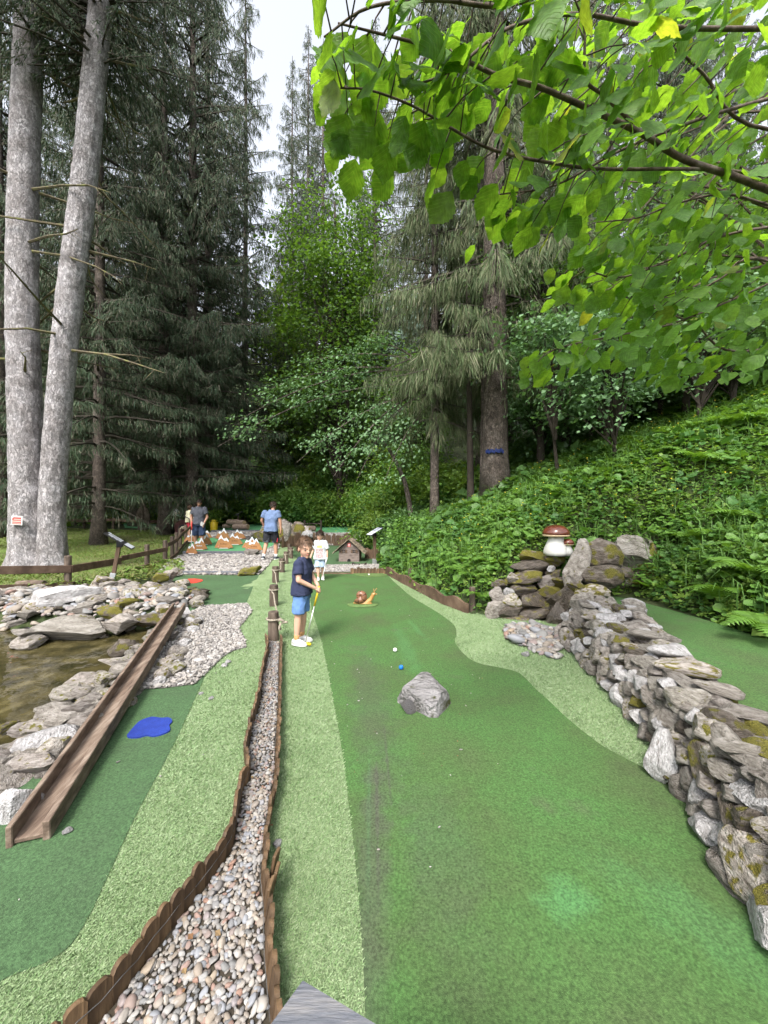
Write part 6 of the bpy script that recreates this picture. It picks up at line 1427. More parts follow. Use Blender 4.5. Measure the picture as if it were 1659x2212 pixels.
# ---------------------------------------------------------------- mountain shaped boards
def mountain(label, u, v, w, kind, rz, text):
    base = P(u, v, 1.0); Y = None
    lo_, hi_ = 10.0, 19.0
    for _ in range(30):
        Y = (lo_ + hi_) / 2; x_ = (u - CU) / F * Y
        if CV + (CH - float(course(x_, Y)) - .02) * F / Y > v: lo_ = Y
        else: hi_ = Y
    x_ = (u - CU) / F * Y; W = w * Y / F; Hh = W * .78
    t = empty('mountain_board', (x_, Y, float(course(x_, Y)) + .02), label, 'game board', 'mountain shaped boards on the far lane', rz)
    if kind == 0: pk = [(-.30, .55), (-.20, .74), (-.11, .62), (.02, .76), (.14, 1.0), (.27, .68)]
    elif kind == 1: pk = [(-.30, .66), (-.14, 1.0), (-.03, .70), (.05, .66), (.15, .80), (.27, .58)]
    else: pk = [(-.28, .60), (-.18, .72), (-.08, .62), (.10, 1.0), (.20, .74), (.28, .62)]
    lo = [(.5, .14), (.5, .06), (.32, .06), (.30, .0), (.22, 0), (.2, .06), (-.2, .06), (-.22, 0), (-.30, 0), (-.32, .06), (-.5, .06), (-.5, .14)]
    ol = [(x, z) for x, z in pk] + lo
    front = [(x * W, -.012, z * Hh) for x, z in ol]; back = [(x * W, .012, z * Hh) for x, z in ol]
    MB().loft([back, front]).build('panel', M['ply'], t, local=True)
    mb = MB(); zig = []
    k = len(pk); up = [(x * W, z * Hh) for x, z in pk]; dn = []
    for i, (x, z) in enumerate(pk):
        dn.append((x * W * 1.0, (z - (.20 if z > .7 else .06) - .05 * (i % 2)) * Hh))
    V = [(x, -.0165, z + .004) for x, z in up] + [(x, -.0165, z) for x, z in dn]; V = V + [(x, -.0125, z) for x, _, z in V]
    Fs = [(i, k + i, k + i + 1, i + 1) for i in range(k - 1)] + [(i + 1, i + 1 + 2 * k, i + 2 * k, i) for i in range(k - 1)]
    mb.add(V, Fs).build('snow_cap', M['snow'], t, local=True)
    if text:
        mb = MB()
        for q in range(7): mb.box((-.17 * W + q * .055 * W, -.015, .33 * Hh + (.012 * W if q in (0, 3) else 0)), (.035 * W, .005, (.05 + (.03 if q in (0, 3) else 0)) * W), ch=.001)
        mb.build('lettering', M['brown_print'] if text == 1 else M['snow'], t, local=True)
    e = MB().box((-.30 * W, -.016, .18 * Hh), (.075 * W, .006, .075 * W), ch=.001).build('badge', M['red'], t, local=True)
    MB().box((-.30 * W, -.021, .18 * Hh), (.045 * W, .006, .014 * W), ch=.001).box((-.30 * W, -.022, .18 * Hh), (.014 * W, .006, .045 * W), ch=.001).build('badge_cross', M['white'], e, local=True)
    MB().box((0, .12, .012), (W * .5, .3, .02), ch=.004).build('foot', M['white'], t, local=True)
    return t
def cm(x, y): return 690 / 1.8228 + x * .13558, 2060 / 1.8228 + y * .13558
for (x, y, w, k, rz, tx, lab) in [(262, 490, 220, 2, -.3, 0, 'front left mountain board with two low white peaks'), (390, 425, 250, 0, -.1, 2, 'mountain board with tall right peak just behind the front left one'), (470, 345, 230, 0, .0, 1, 'mountain board third from the left in the left row'), (250, 300, 200, 2, .1, 0, 'mountain board partly behind the legs of the grey shirted man'), (480, 240, 200, 1, 0, 0, 'rear mountain board right of the grey shirted man'),
        (775, 405, 285, 1, 0, 1, 'large mountain board in the middle of the lane'), (950, 345, 240, 1, .1, 1, 'mountain board right behind the large middle one'), (755, 255, 230, 2, 0, 0, 'rear mountain board behind the large middle one'), (1020, 250, 200, 1, 0, 0, 'rear right mountain board nearest the mossy boulder'), (1190, 400, 240, 0, .15, 0, 'mountain board in the right pair, the rear one'), (1255, 440, 260, 0, .15, 1, 'front right mountain board nearest the blue shirted man')]:
    u, v = cm(x, y); mountain(lab, u, v, w * .13558, k, rz, tx)

# ---------------------------------------------------------------- far lane furniture
z = float(course(-8.6, 20)); 
can = empty('milk_can', (-7.75 + .15, 19.0, float(course(-7.6, 19))), 'yellow milk can standing on the far green', 'can')
can.location.x = (462 - CU) / F * 19.0
MB().lathe([(0, 0), (.17, 0), (.175, .03), (.175, .30), (.13, .40), (.11, .44), (.11, .47), (.135, .49), (.13, .53), (0, .54)], n=24).build('body', M['yellow'], can, smooth=True, local=True)
for s_ in (-1, 1): MB().tube([(s_ * .13, 0, .40), (s_ * .19, 0, .43), (s_ * .19, 0, .36), (s_ * .165, 0, .33)], .012, 6).build('handle', M['yellow'], can, smooth=True, local=True)
cx = (397 - CU) / F * 17.6; ca = empty('cart', (cx, 17.6, float(course(cx, 17.6))), 'dark maroon cart body with a cream spoked wheel behind the red shorted child', 'cart')
MB().box((.15, .3, .36), (.9, .5, .45), ch=.06).lathe([(.001, 0), (.36, 0), (.36, .5), (.001, .5)], c=(-.1, .05, .42), n=24, rot=rot3(-math.pi / 2)).build('body', M['maroon'], ca, local=True)
wh = MB().tube([(math.cos(a) * .23, -.02, .30 + math.sin(a) * .23) for a in np.linspace(0, 2 * math.pi, 25)], .04, 8, cap=False).build('wheel', M['black'], ca, smooth=True, local=True)
mb = MB().lathe([(.001, 0), (.19, 0), (.19, .03), (.001, .03)], c=(0, -.01, .30), n=24, rot=rot3(math.pi / 2)); mb.build('wheel_disc', M['cream'], wh, local=True)
mb = MB()
for k in range(6): a = k * math.pi / 6; mb.box((0, -.046, .30), (.30, .008, .022), rot3(0, a, 0), ch=.002)
mb.lathe([(.001, 0), (.05, 0), (.05, .03), (.001, .03)], c=(0, -.03, .30), n=16, rot=rot3(math.pi / 2)).build('spokes', M['maroon'], wh, local=True)
ln_ = empty('garden_lamp', (cx - .75, 18.3, float(course(cx, 18.3))), 'pale dome garden lamp behind the far info sign', 'lamp')
MB().tube([(0, 0, 0), (0, 0, .95)], .04, 8).build('post', M['plank'], ln_, local=True); MB().lathe([(0, .9), (.13, .92), (.17, 1.0), (.15, 1.12), (.08, 1.24), (0, 1.28)], n=20).build('dome', M['white'], ln_, smooth=True, local=True)

def log(label, p0, p1, rad, name='log'):
    p0, p1 = Vector(p0), Vector(p1); t = empty(name, (p0 + p1) / 2 - Vector((0, 0, rad)), label, 'log'); d = (p1 - p0).normalized()
    MB().tube([p0, p0 * .6 + p1 * .4 + Vector((0, 0, .01)), p1], [rad, rad * 1.03, rad * .97], 16).build('stem', M['log'], t, smooth=False)
    MB().tube([p0 - d * .004, p0], [rad * .93] * 2, 16).build('cut_end', M['cut'], t); MB().tube([p1, p1 + d * .004], [rad * .9] * 2, 16).build('cut_end', M['cut'], t)
    return t
def FP(u, v, Y): p = P(u, v, Y); return Vector((p.x, p.y, p.z))
log('upper grey log resting on two others at the far green', FP(493, 1128, 19.2), FP(528, 1130, 18.7), .14); log('lower pale log at the far green in front of the stacked log', FP(505, 1138, 18.6), FP(536, 1138, 18.4), .14)
log('short dark log left of the stacked logs', FP(482, 1137, 19.3), FP(500, 1136, 19.3), .11)
log('log roller obstacle on the far right green', FP(664, 1142, 18.2), FP(682, 1142, 18.2), .13)
o = place('roller_frame', MB().box((0, 0, .3), (.08, .08, .6), ch=.01).box((.78, 0, .3), (.08, .08, .6), ch=.01).box((.39, 0, .42), (.78, .05, .06), ch=.01).mesh('frame', M['bark_dark']), None, (FP(658, 1142, 18.2).x, 18.2, float(course(-3, 18.2)))); tag(o, 'dark wooden frame holding the log roller on the far right green', 'frame')
# mossy boulders behind the blue shirted man
big = empty('boulder', (-4.2, 16.0, float(course(-4.2, 16))), 'large lichen covered boulder behind the man in the blue shirt', 'boulder')
for (u, v, w, h, Y, m) in [(590, 1156, 60, 34, 15.6, 'rock_moss'), (636, 1150, 54, 44, 16.0, 'rock_moss'), (612, 1142, 56, 36, 16.4, 'rock'), (560, 1160, 44, 24, 15.6, 'rock_moss'), (660, 1166, 44, 20, 15.4, 'rock_moss'), (622, 1162, 50, 28, 15.5, 'rock_moss'), (574, 1146, 40, 28, 16.2, 'rock'), (652, 1152, 40, 30, 16.0, 'rock')]:
    p = P(u, v, Y); s = Y / F; rock('rock', big, (p.x, p.y + .2, p.z), (w * s / 2, w * s * .35, h * s / 2 * 1.1), (0, random.uniform(-.2, .2), random.uniform(-.3, .3)), m)
for lab, u, v, w, h, Y, m in [('pale grey boulder between the mossy boulder and the white shirted child', 663, 1157, 24, 26, 15.0, 'rock_pale'), ('standing grey stone just right of the blue shirted man', 620, 1150, 18, 40, 14.2, 'rock'), ('flat beige stone by the front right mountain board', 544, 1193, 34, 14, 13.2, 'rock'), ('mossy stone at the left end of the far gravel', 485, 1157, 24, 12, 17.2, 'rock_moss')]:
    p = P(u, v, Y); s = Y / F; tag(rock('boulder', None, p, (w * s / 2, w * s * .4, h * s / 2), (0, .1, .3), m), lab, 'boulder')
# rocks and silhouette of the neighbouring lane beyond the lawn
for i in range(9):
    x = -11.2 - i * .32; y = 24.6 + .3 * math.sin(i * 2); s = .28 + .12 * math.sin(i * 3.1)
    tag(rock('boulder', None, (x, y, float(hgt(x, y)) + s * .5), (s * 1.3, s, s), (0, 0, i), ('rock', 'rock_moss', 'rock_pale')[i % 3]), 'pale rock of the rockery on the lane beyond the lawn', 'rock', 'rocks beyond the lawn')
si = empty('wooden_silhouette', (-12.6, 20.1, float(hgt(-12.6, 20.1))), 'dark wooden board cut as a standing figure at the far fence', 'figure board')
ol = [(-.18, 0), (.18, 0), (.34, .4), (.36, .9), (.26, 1.15), (.11, 1.28), (.12, 1.4), (.10, 1.55), (0, 1.62), (-.10, 1.55), (-.12, 1.4), (-.11, 1.28), (-.26, 1.15), (-.36, .9), (-.34, .4)]
MB().loft([[(x, .03, z) for x, z in ol], [(x, -.03, z) for x, z in ol]]).box((0, -.06, .7), (.05, .06, 1.3), ch=.01).build('board', M['bark_brown'], si, local=True)
st = tag(place('cut_log', MB().tube([(-.24, 0, .07), (0, 0, .075), (.24, 0, .07)], [.08, .085, .08], 12).mesh('log', M['log']), None, (-6.85, 7.45, float(hgt(-6.85, 7.45))), (0, 0, .1)), 'short split log lying in the grass left of the fence post', 'log')
# litter on the greens
mb = MB(); r = np.random.default_rng(33)
for i in range(70):
    y = r.uniform(1.25, 7) ; x = r.uniform(-.1 - .12 * y, .2 + .22 * y) if i % 4 else r.uniform(-1.6, -1.0)
    s = r.uniform(.003, .007); mb.ell((x, y, .008 + s * .3), (s * r.uniform(1, 2.2), s * .8, s * .5), rot3(0, 0, r.uniform(0, 6)), sub=1)
tag(mb.build('litter', M['pebble_pale']), 'tiny pale leaf and stone bits scattered on the greens', 'litter', kind='stuff')
for i, (u, v, s) in enumerate([(146, 1799, .02), (601, 1825, .02), (1137, 1417, .045), (434, 1500, .018), (455, 1511, .02), (485, 1440, .03), (492, 1432, .03)]):
    p = G(u, v); tag(rock('loose_stone', None, (p.x, p.y, s * .5), (s * 1.1, s, s * .6), (0, 0, i), 'rock_pale', SMALL), ['small white stone in front of the trough end', 'small white stone on the turf right of the channel', 'pale flat stone on the turf by the cascade stones', 'tiny stone on the lane edge left of the turf', 'second tiny stone on the turf near the gravel', 'small stone on the turf below the gravel', 'small stone beside another below the gravel'][i], 'stone')

mb = MB(); r = np.random.default_rng(35)                # brown leaf scraps
for i in range(46):
    if i < 26: y = r.uniform(1.3, 6); x = r.uniform(-.05 - .1 * y, .25 + .22 * y)
    else: y = r.uniform(1.15, 3.6); x = float(np.interp(y, [p[1] for p in ch_l], [p[0] for p in ch_l])) * .5 + .5 * float(np.interp(y, [p[1] for p in ch_r], [p[0] for p in ch_r])) + r.uniform(-.1, .1)
    s_ = r.uniform(.006, .016) if i < 26 else r.uniform(.012, .028); a = r.uniform(0, 6.28); z = .012 if i < 26 else .034
    mb.inst(LEAF[0], LEAF[1], (rot3(r.uniform(-.3, .3), r.uniform(-.3, .3), a) * s_)[None], np.array([[x, y, z]]))
M['scrap'] = mat('dry_leaf', None, icols=[(0.10, 0.05, 0.025), (0.16, 0.09, 0.04), (0.22, 0.15, 0.07), (0.08, 0.05, 0.03)], rough=0.9)
tag(mb.build('leaf_scraps', M['scrap']), 'dry brown leaf scraps on the green and in the pebbles', 'leaf litter', kind='stuff')
mb = MB(); r = np.random.default_rng(36)                # small yellow flowers and pale dead stems in the slope plants
n = 130; X = r.uniform(.4, 8, n); Y = r.uniform(5.9, 10.5, n); k = (X > np.interp(Y, XBY, XBX) + .3) & (X < Y * 1.05); X, Y = X[k], Y[k]
for x, y in zip(X, Y):
    z = float(hgt(x, y)) + r.uniform(.3, .5); mb.ell((x, y, z), (.013, .013, .008), sub=1)
M['flower'] = mat('yellow_petal', [(0.55, 0.42, 0.02), (0.65, 0.52, 0.04)], rough=0.6)
tag(mb.build('flowers', M['flower']), 'tiny yellow flowers dotted over the slope plants', 'flowers', kind='stuff')

# ---------------------------------------------------------------- people
def cap(mb, p0, p1, r0, r1, n=12):
    mb.tube([p0, p1], [r0, r1], n); mb.ell(p0, (r0,) * 3, sub=2); mb.ell(p1, (r1,) * 3, sub=2)
def limb(mb, pts, rad, n=14):
    for i in range(len(pts) - 1): cap(mb, pts[i], pts[i + 1], rad[i], rad[i + 1], n)
def ring(c, rx, ry, n=24, yaw=0.0, pw=2.4):
    a = np.linspace(0, 2 * math.pi, n, endpoint=False); q = lambda v: np.sign(v) * np.abs(v) ** (2 / pw)
    x, y = rx * q(np.cos(a)), ry * q(np.sin(a)); cy_, sy_ = math.cos(yaw), math.sin(yaw)
    return np.stack([c[0] + x * cy_ - y * sy_, c[1] + x * sy_ + y * cy_, np.full(n, c[2])], 1)
def hand(mb, wrist, d, nrm, side, L_, curl=.7, r0=.009):
    """palm, four unequal curled fingers and a thumb leaving the side of the palm"""
    d = Vector(d).normalized(); nrm = Vector(nrm); nrm = (nrm - d * nrm.dot(d)).normalized(); s = d.cross(nrm) * side; w = Vector(wrist)
    Rm_ = np.array([list(d), list(s), list(nrm)]).T
    mb.ell(w + d * L_ * .27, (L_ * .30, L_ * .22, L_ * .10), Rm_, sub=2)
    for i, (o, k) in enumerate(((-.165, .92), (-.055, 1.0), (.055, .95), (.165, .78))):
        p = w + d * L_ * .48 + s * o * L_; a = 0.0; q = p
        for j, f in enumerate((.22, .16, .12)):
            a += curl * (.75 if j == 0 else 1.0); nx = q + (d * math.cos(a) + nrm * math.sin(a)) * L_ * f * k * 1.15
            cap(mb, q, nx, r0 * (1 - .1 * j), r0 * (.92 - .1 * j), 8); q = nx
    b = w + d * L_ * .16 - s * L_ * .17; m_ = b + (d * .6 - s * .5 + nrm * .45).normalized() * L_ * .26; e = m_ + (d * .75 + s * .15 + nrm * .65).normalized() * L_ * .2
    cap(mb, b, m_, r0 * 1.25, r0 * 1.05, 8); cap(mb, m_, e, r0 * 1.05, r0 * .85, 8)
def head(mb, c, h, yaw, pitch):
    """head of height h centred at c, looking along yaw; returns its frame"""
    Rm_ = rot3(0, pitch, 0); Rm_ = rot3(0, 0, yaw) @ Rm_; T_ = lambda x, y, z: np.array(c) + Rm_ @ (np.array((x, y, z)) * h)
    E = lambda p, rr: mb.ell(T_(*p), np.array(rr) * h, Rm_, sub=3)
    E((-.04, 0, .10), (.43, .345, .40)); E((.06, 0, -.10), (.33, .29, .36)); E((.14, 0, -.30), (.20, .20, .17)); E((.12, .12, -.16), (.2, .13, .18)); E((.12, -.12, -.16), (.2, .13, .18))
    E((.385, 0, -.06), (.06, .045, .12)); E((.425, 0, -.115), (.055, .055, .045)); E((.33, 0, .08), (.07, .22, .06)); E((.30, 0, -.245), (.07, .11, .05)); E((.27, 0, -.40), (.08, .09, .07))
    for s in (-1, 1): E((-.02, s * .35, -.04), (.10, .045, .14)); 
    return T_, Rm_
def face_parts(t, T_, Rm_, h, brow='hair_brown', down=True):
    for s in (-1, 1):
        e = MB().ell(T_(.335, s * .15, -.005), np.array((.035, .06, .026 if down else .034)) * h, Rm_, sub=2).build('eye', M['eye_white_shaded'], t, smooth=True, local=True)
        MB().ell(T_(.352, s * .15, -.012), np.array((.024, .03, .026)) * h, Rm_, sub=2).build('iris', M['iris'], e, smooth=True, local=True)
        MB().ell(T_(.355, s * .155, .085), np.array((.035, .085, .016)) * h, Rm_, sub=2).build('eyebrow', M[brow], t, smooth=True, local=True)
    MB().ell(T_(.355, 0, -.245), np.array((.03, .095, .022)) * h, Rm_, sub=2).ell(T_(.35, 0, -.275), np.array((.028, .075, .02)) * h, Rm_, sub=2).build('lips', M['lip'], t, smooth=True, local=True)
def hair(t, T_, Rm_, h, m, fringe=.17, back=-.28, seed=0, vol=1.04, side=.0):
    V, Fs = ico(5); r = np.random.default_rng(seed); N_ = V.copy()
    X = V * np.array((.46, .378, .44)) * vol + np.array((-.04, 0, .10))
    o = Vector(r.uniform(-9, 9, 3)); dsp = np.array([mnoise.fractal(Vector((v[0] * 3, v[1] * 3, v[2] * 7)) + o, .8, 2, 3) for v in V]); X = X * (1 + .07 * dsp)[:, None] + np.outer(np.maximum(0, V[:, 2]) * .02, [0, 0, 1])
    lim = np.where(V[:, 0] > .15, fringe + .22 * np.maximum(0, np.abs(V[:, 1]) - .45) * -1.6, back + (fringe - back) * np.clip((V[:, 0] + .25) / .5, 0, 1) - side * 0) + .05 * dsp
    keep = X[:, 2] > lim; k = keep[Fs].all(1); F2 = Fs[k]; used = np.unique(F2); mp = -np.ones(len(V), int); mp[used] = np.arange(len(used))
    W = np.array([T_(*p) for p in X[used]])
    mbh = MB().add(W, mp[F2]); ctr = T_(-.04, 0, .10); pick = r.integers(0, len(W), 620); Pn = W[pick]; out_ = Pn - ctr; out_ /= np.linalg.norm(out_, axis=1, keepdims=True)
    fwd = Rm_ @ np.array((1.0, 0, -.35)); dn = fwd[None] * np.where(V[used][pick][:, :1] > -.2, 1, -.3) + np.array([0, 0, -.5])[None] * np.where(V[used][pick][:, 2:] < .4, 1.2, .1) + r.normal(0, .35, Pn.shape)
    dn = dn - out_ * (dn * out_).sum(1, keepdims=True) + out_ * .28; L0 = h * r.uniform(.10, .2, len(Pn)); B = basis(dn, out_)
    mbh.inst(STRIP[0], STRIP[1], B * np.stack([h * .045 * np.ones(len(Pn)), L0, L0 * .2], 1)[:, None, :], Pn)
    me = mbh.mesh('hair', M[m], smooth=True); return place('hair', me, t)
def shoe(t, ankle, yaw, L_, m, sock=None, sh=.0, sole='white'):
    a = np.array(ankle, float); Rm_ = rot3(0, sh, yaw) if True else None; T_ = lambda x, y, z: a + Rm_ @ np.array((x, y, z))
    mb = MB(); mb.ell(T_(L_ * .12, 0, -L_ * .13), (L_ * .36, L_ * .185, L_ * .15), Rm_, sub=3); mb.ell(T_(L_ * .36, 0, -L_ * .19), (L_ * .30, L_ * .20, L_ * .115), Rm_, sub=3); mb.ell(T_(-L_ * .13, 0, -L_ * .11), (L_ * .19, L_ * .17, L_ * .17), Rm_, sub=3); mb.ell(T_(L_ * .02, 0, -.0), (L_ * .19, L_ * .165, L_ * .09), Rm_, sub=3)
    me = remesh(mb, L_ * .045, 2); me.materials.append(M[m]); s = place('shoe', me, t)
    n = 20; an = np.linspace(0, 2 * math.pi, n, endpoint=False); o = [T_(L_ * .17 + math.cos(x) * L_ * .5, math.sin(x) * L_ * .195 * (1 + .08 * math.cos(x)), 0) - a for x in an]
    MB().loft([[a + q + Rm_ @ np.array((0, 0, -L_ * .30)) for q in o], [a + q * 1.02 + Rm_ @ np.array((0, 0, -L_ * .20)) for q in o]]).build('sole', M[sole], s, local=True)
    return s
def garment(t, name, mb, m, voxel, it=2):
    me = remesh(mb, voxel, it, .4); me.materials.append(M[m]); o = Vector((random.uniform(0, 20), 0, 0)); am = voxel * 1.1
    n = len(me.vertices); co = np.zeros(n * 3); me.vertices.foreach_get('co', co); co = co.reshape(-1, 3); nr = np.zeros(n * 3); me.vertices.foreach_get('normal', nr); nr = nr.reshape(-1, 3)
    sc = .09 / (voxel + .002); d = np.array([mnoise.noise(Vector((c[0] * sc, c[1] * sc, c[2] * sc * .55 + c[0] * sc * .5)) + o) for c in co])
    co = co + nr * (np.maximum(0, 1 - np.abs(d) * 2.4) * am * 1.3)[:, None]; me.vertices.foreach_set('co', co.ravel()); me.update()
    return place(name, me, t)

def person(label, loc, rz, H, j, hd, skin, hairm, shirt, shorts, shoes, voxel, sock=None, hy=0.0, hp=.0, face=True, fringe=.17, brow=None, sleeve=.5, loose=1.0, hands=None, grow=1.0, short_len=.5, hem=None, back=-.28, group=None):
    """j: joints in units of the height, x forward, y left, z up"""
    t = empty('person', loc, label, 'person', group, rz); J = {k: np.array(v, float) * H for k, v in j.items()}; g = H * grow; mb = MB()
    pel, chs, nk = J['pelvis'], J['chest'], J['neck']; sw = abs(j['shL'][1] - j['shR'][1]) / 2 * H
    ty = math.atan2(J['shL'][0] - J['shR'][0], -(J['shR'][1] - J['shL'][1])) * -1
    lerp = lambda f: pel * (1 - f) + chs * f
    tor = [(pel - [0, 0, .06 * H], .050 * g, .070 * g), (pel, .062 * g, .085 * g), (lerp(.35), .056 * g, .078 * g), (lerp(.7), .062 * g, .086 * g), (chs, .066 * g, max(.09 * g, sw * .92)), (chs + [0, 0, .045 * H], .052 * g, sw * .9), (nk - [0, 0, .012 * H], .032 * g, .05 * g)]
    mb.loft([ring(c, a, b, yaw=ty) for c, a, b in tor]); cap(mb, nk - [0, 0, .03 * H], J['head'] - [0, 0, .15 * hd * H], .032 * g, .030 * g)
    for s in 'LR':
        limb(mb, [J['sh' + s], J['el' + s], J['wr' + s]], [.032 * g, .025 * g, .017 * g]); limb(mb, [J['hip' + s], J['kn' + s], J['kn' + s] * .62 + J['an' + s] * .38, J['an' + s]], [.052 * g, .035 * g, .034 * g, .021 * g])
        cap(mb, J['an' + s], J['an' + s] + np.array((.03 * H, 0, -.025 * H)), .02 * g, .02 * g)
        hl, hn, cu = (hands or {}).get(s, ((0, 0, -1), (.4, -1 if s == 'L' else 1, 0), .45)); hand(mb, J['wr' + s], hl, hn, 1 if s == 'L' else -1, .095 * H * min(1.05, grow), cu, .0072 * H)
    T_, Rm_ = head(mb, J['head'], hd * H, hy, hp)
    me = remesh(mb, voxel, 2, .4); me.materials.append(M[skin]); place('body', me, t)
    if face: face_parts(t, T_, Rm_, hd * H, brow or hairm)
    hair(t, T_, Rm_, hd * H, hairm, fringe, back, seed=int(H * 100))
    L = loose; mb = MB(); hemz = (pel[2] - .05 * H) if hem is None else hem * H
    hemc = pel.copy(); hemc[2] = hemz
    mb.loft([ring(hemc, .085 * g * L, .111 * g * L, yaw=ty), ring(pel + [0, 0, .03 * H], .080 * g * L, .104 * g * L, yaw=ty), ring(lerp(.45), .072 * g * L, .096 * g * L, yaw=ty), ring(lerp(.75), .076 * g * L, .098 * g * L, yaw=ty), ring(chs, .078 * g, max(.1 * g, sw * 1.05), yaw=ty), ring(chs + [0, 0, .05 * H], .062 * g, sw * 1.0, yaw=ty), ring(nk - [0, 0, .012 * H], .045 * g, .062 * g, yaw=ty), ring(nk + [0, 0, .004 * H], .040 * g, .050 * g, yaw=ty)])
    for s in 'LR':
        a, b = J['sh' + s], J['el' + s]; e = a * (1 - sleeve) + b * sleeve; up = a + np.array((0, (-.015 if s == 'L' else .015) * H, .012 * H)); mb.ell(a, (.044 * g,) * 3, sub=2); mb.tube([up, a * .5 + e * .5, e], [.044 * g, .042 * g * (.5 + .5 * L), .043 * g * L], 16)
    garment(t, 'shirt', mb, shirt, max(voxel * 1.15, .006))
    mb = MB(); mb.loft([ring(pel - [0, 0, .085 * H], .074 * g, .096 * g, yaw=ty), ring(pel - [0, 0, .02 * H], .075 * g, .097 * g, yaw=ty), ring(pel + [0, 0, .035 * H], .066 * g, .088 * g, yaw=ty)])
    for s in 'LR':
        a, b = J['hip' + s], J['kn' + s]; b2 = J['an' + s]; f = short_len; e = a * (1 - f) + b * f if f <= 1 else b * (2 - f) + b2 * (f - 1)
        mid = a * .5 + e * .5; mb.tube([a + [0, 0, .02 * H], mid, e], [.058 * g, .060 * g, .056 * g * L], 16)
    garment(t, 'shorts', mb, shorts, max(voxel * 1.15, .006))
    for s in 'LR':
        a = J['an' + s]; f = j.get('ft' + s, (0, 0)); shoe(t, a, f[0], .165 * H * min(1, grow * .98), shoes, sh=f[1])
        if sock:
            k = J['kn' + s]; d = (k - a); d /= np.linalg.norm(d); MB().tube([a - d * .03 * H, a + d * .012 * H, a + d * .045 * H], [.025 * g, .025 * g, .027 * g], 14).build('sock', M[sock], t, smooth=True, local=True)
    return t, J

def putter(label, top, bot, grip_m, shaft_m, toe, rad=.007):
    top, bot = Vector(top), Vector(bot); d = (bot - top); L_ = d.length; d.normalize()
    t = empty('putter', bot, label, 'golf club')
    MB().tube([top, top + d * L_ * .34], [rad * 1.9, rad * 1.5], 10).build('grip', M[grip_m], t, smooth=True); MB().tube([top + d * L_ * .33, bot], [rad, rad * .8], 8).build('shaft', M[shaft_m], t, smooth=True)
    tv = Vector(toe); MB().box(bot + tv * .035 + Vector((0, 0, .012)), (.105, .028, .026), frame(tv), ch=.006).build('club_head', M[grip_m if grip_m != 'red' else 'steel'], t)
    return t

# boy in navy shirt in front
bp = G(655, 1391)
jb = dict(pelvis=(-.012, 0, .525), chest=(-.008, 0, .725), neck=(.0, 0, .818), head=(.022, 0, .905), shL=(.012, .088, .765), shR=(-.022, -.088, .765), elL=(.055, .118, .625), elR=(-.012, -.122, .62), wrL=(.135, .030, .545), wrR=(.118, -.045, .538),
          hipL=(-.012, .047, .49), hipR=(-.014, -.047, .49), knL=(-.014, .055, .275), knR=(-.034, -.05, .275), anL=(-.030, .06, .058), anR=(-.048, -.055, .058), ftL=(-.05, 0), ftR=(-.28, 0))
boy, JB = person('boy in navy t-shirt and light blue shorts holding a yellow putter', bp, R(-2), 1.205, jb, .188, 'skin', 'hair_brown', 'navy', 'sky_short', 'shoe_white', .0055, 'sock_tan', R(-54), .18, fringe=.30, sleeve=.62, short_len=.86, loose=1.06, back=-.24,
                 hands=dict(L=((.5, -.75, -.45), (.2, -.6, -.4), .75), R=((.75, .35, -.4), (.2, .5, -.6), .75)))
putter('yellow grip putter held by the boy in the navy t-shirt', Vector(bp) + Vector((.185, -.02, .66)), Vector(bp) + Vector((.035, -.075, .02)), 'yellow', 'steel', (.7, -.3, 0))
# smaller child in white
kp = G(692, 1253)
jk = dict(pelvis=(0, 0, .50), chest=(.01, 0, .715), neck=(.02, 0, .81), head=(.03, 0.0, .90), shL=(.012, .10, .76), shR=(.012, -.10, .76), elL=(-.01, .135, .60), elR=(.0, -.15, .61), wrL=(.03, .145, .475), wrR=(.05, -.185, .475),
          hipL=(0, .048, .47), hipR=(0, -.048, .47), knL=(.0, .05, .27), knR=(.05, -.035, .27), anL=(-.08, .035, .085), anR=(.05, -.03, .058), ftL=(.1, .35), ftR=(.25, 0))
kid, JK = person('smaller child in white printed t-shirt and pale shorts walking toward the camera', kp, R(-94), 1.09, jk, .19, 'skin', 'hair_dark', 'white_cloth', 'pale_denim', 'shoe_white', .006, None, R(-8), .10, fringe=.16, sleeve=.78, short_len=1.0, loose=1.22, hem=.43, grow=.98)
r = np.random.default_rng(3); shirt = [c for c in kid.children if c.name.startswith('shirt')][0]
from mathutils.bvhtree import BVHTree
bv = BVHTree.FromPolygons([v.co for v in shirt.data.vertices], [p.vertices for p in shirt.data.polygons])
def decal(name, y0, y1, z0, z1, m, nx, nz):
    V = []
    for zz in np.linspace(z0, z1, nz):
        for yy in np.linspace(y0, y1, nx):
            h = bv.ray_cast(Vector((.6, yy, zz)), Vector((-1, 0, 0)))[0]; V.append((h.x + .003 if h else 0.05, yy, zz))
    Fs = [(a * nx + b, a * nx + b + 1, (a + 1) * nx + b + 1, (a + 1) * nx + b) for a in range(nz - 1) for b in range(nx - 1)]
    place(name, MB().add(np.array(V), Fs).mesh(name, M[m], smooth=True), shirt)
decal('gold_print', -.06, .06, .72, .775, 'print_gold', 10, 5); decal('mixed_print', -.075, .075, .50, .70, 'print_mix', 10, 10)
kw = Matrix.Rotation(R(-94), 3, 'Z') @ Vector(JK['wrL']) + Vector(kp)
putter('white putter held by the smaller child in white', kw + Vector((.0, -.03, -.01)), kp + Vector((.06, -.13, .03)), 'white', 'white', (.6, -.8, 0), .008)
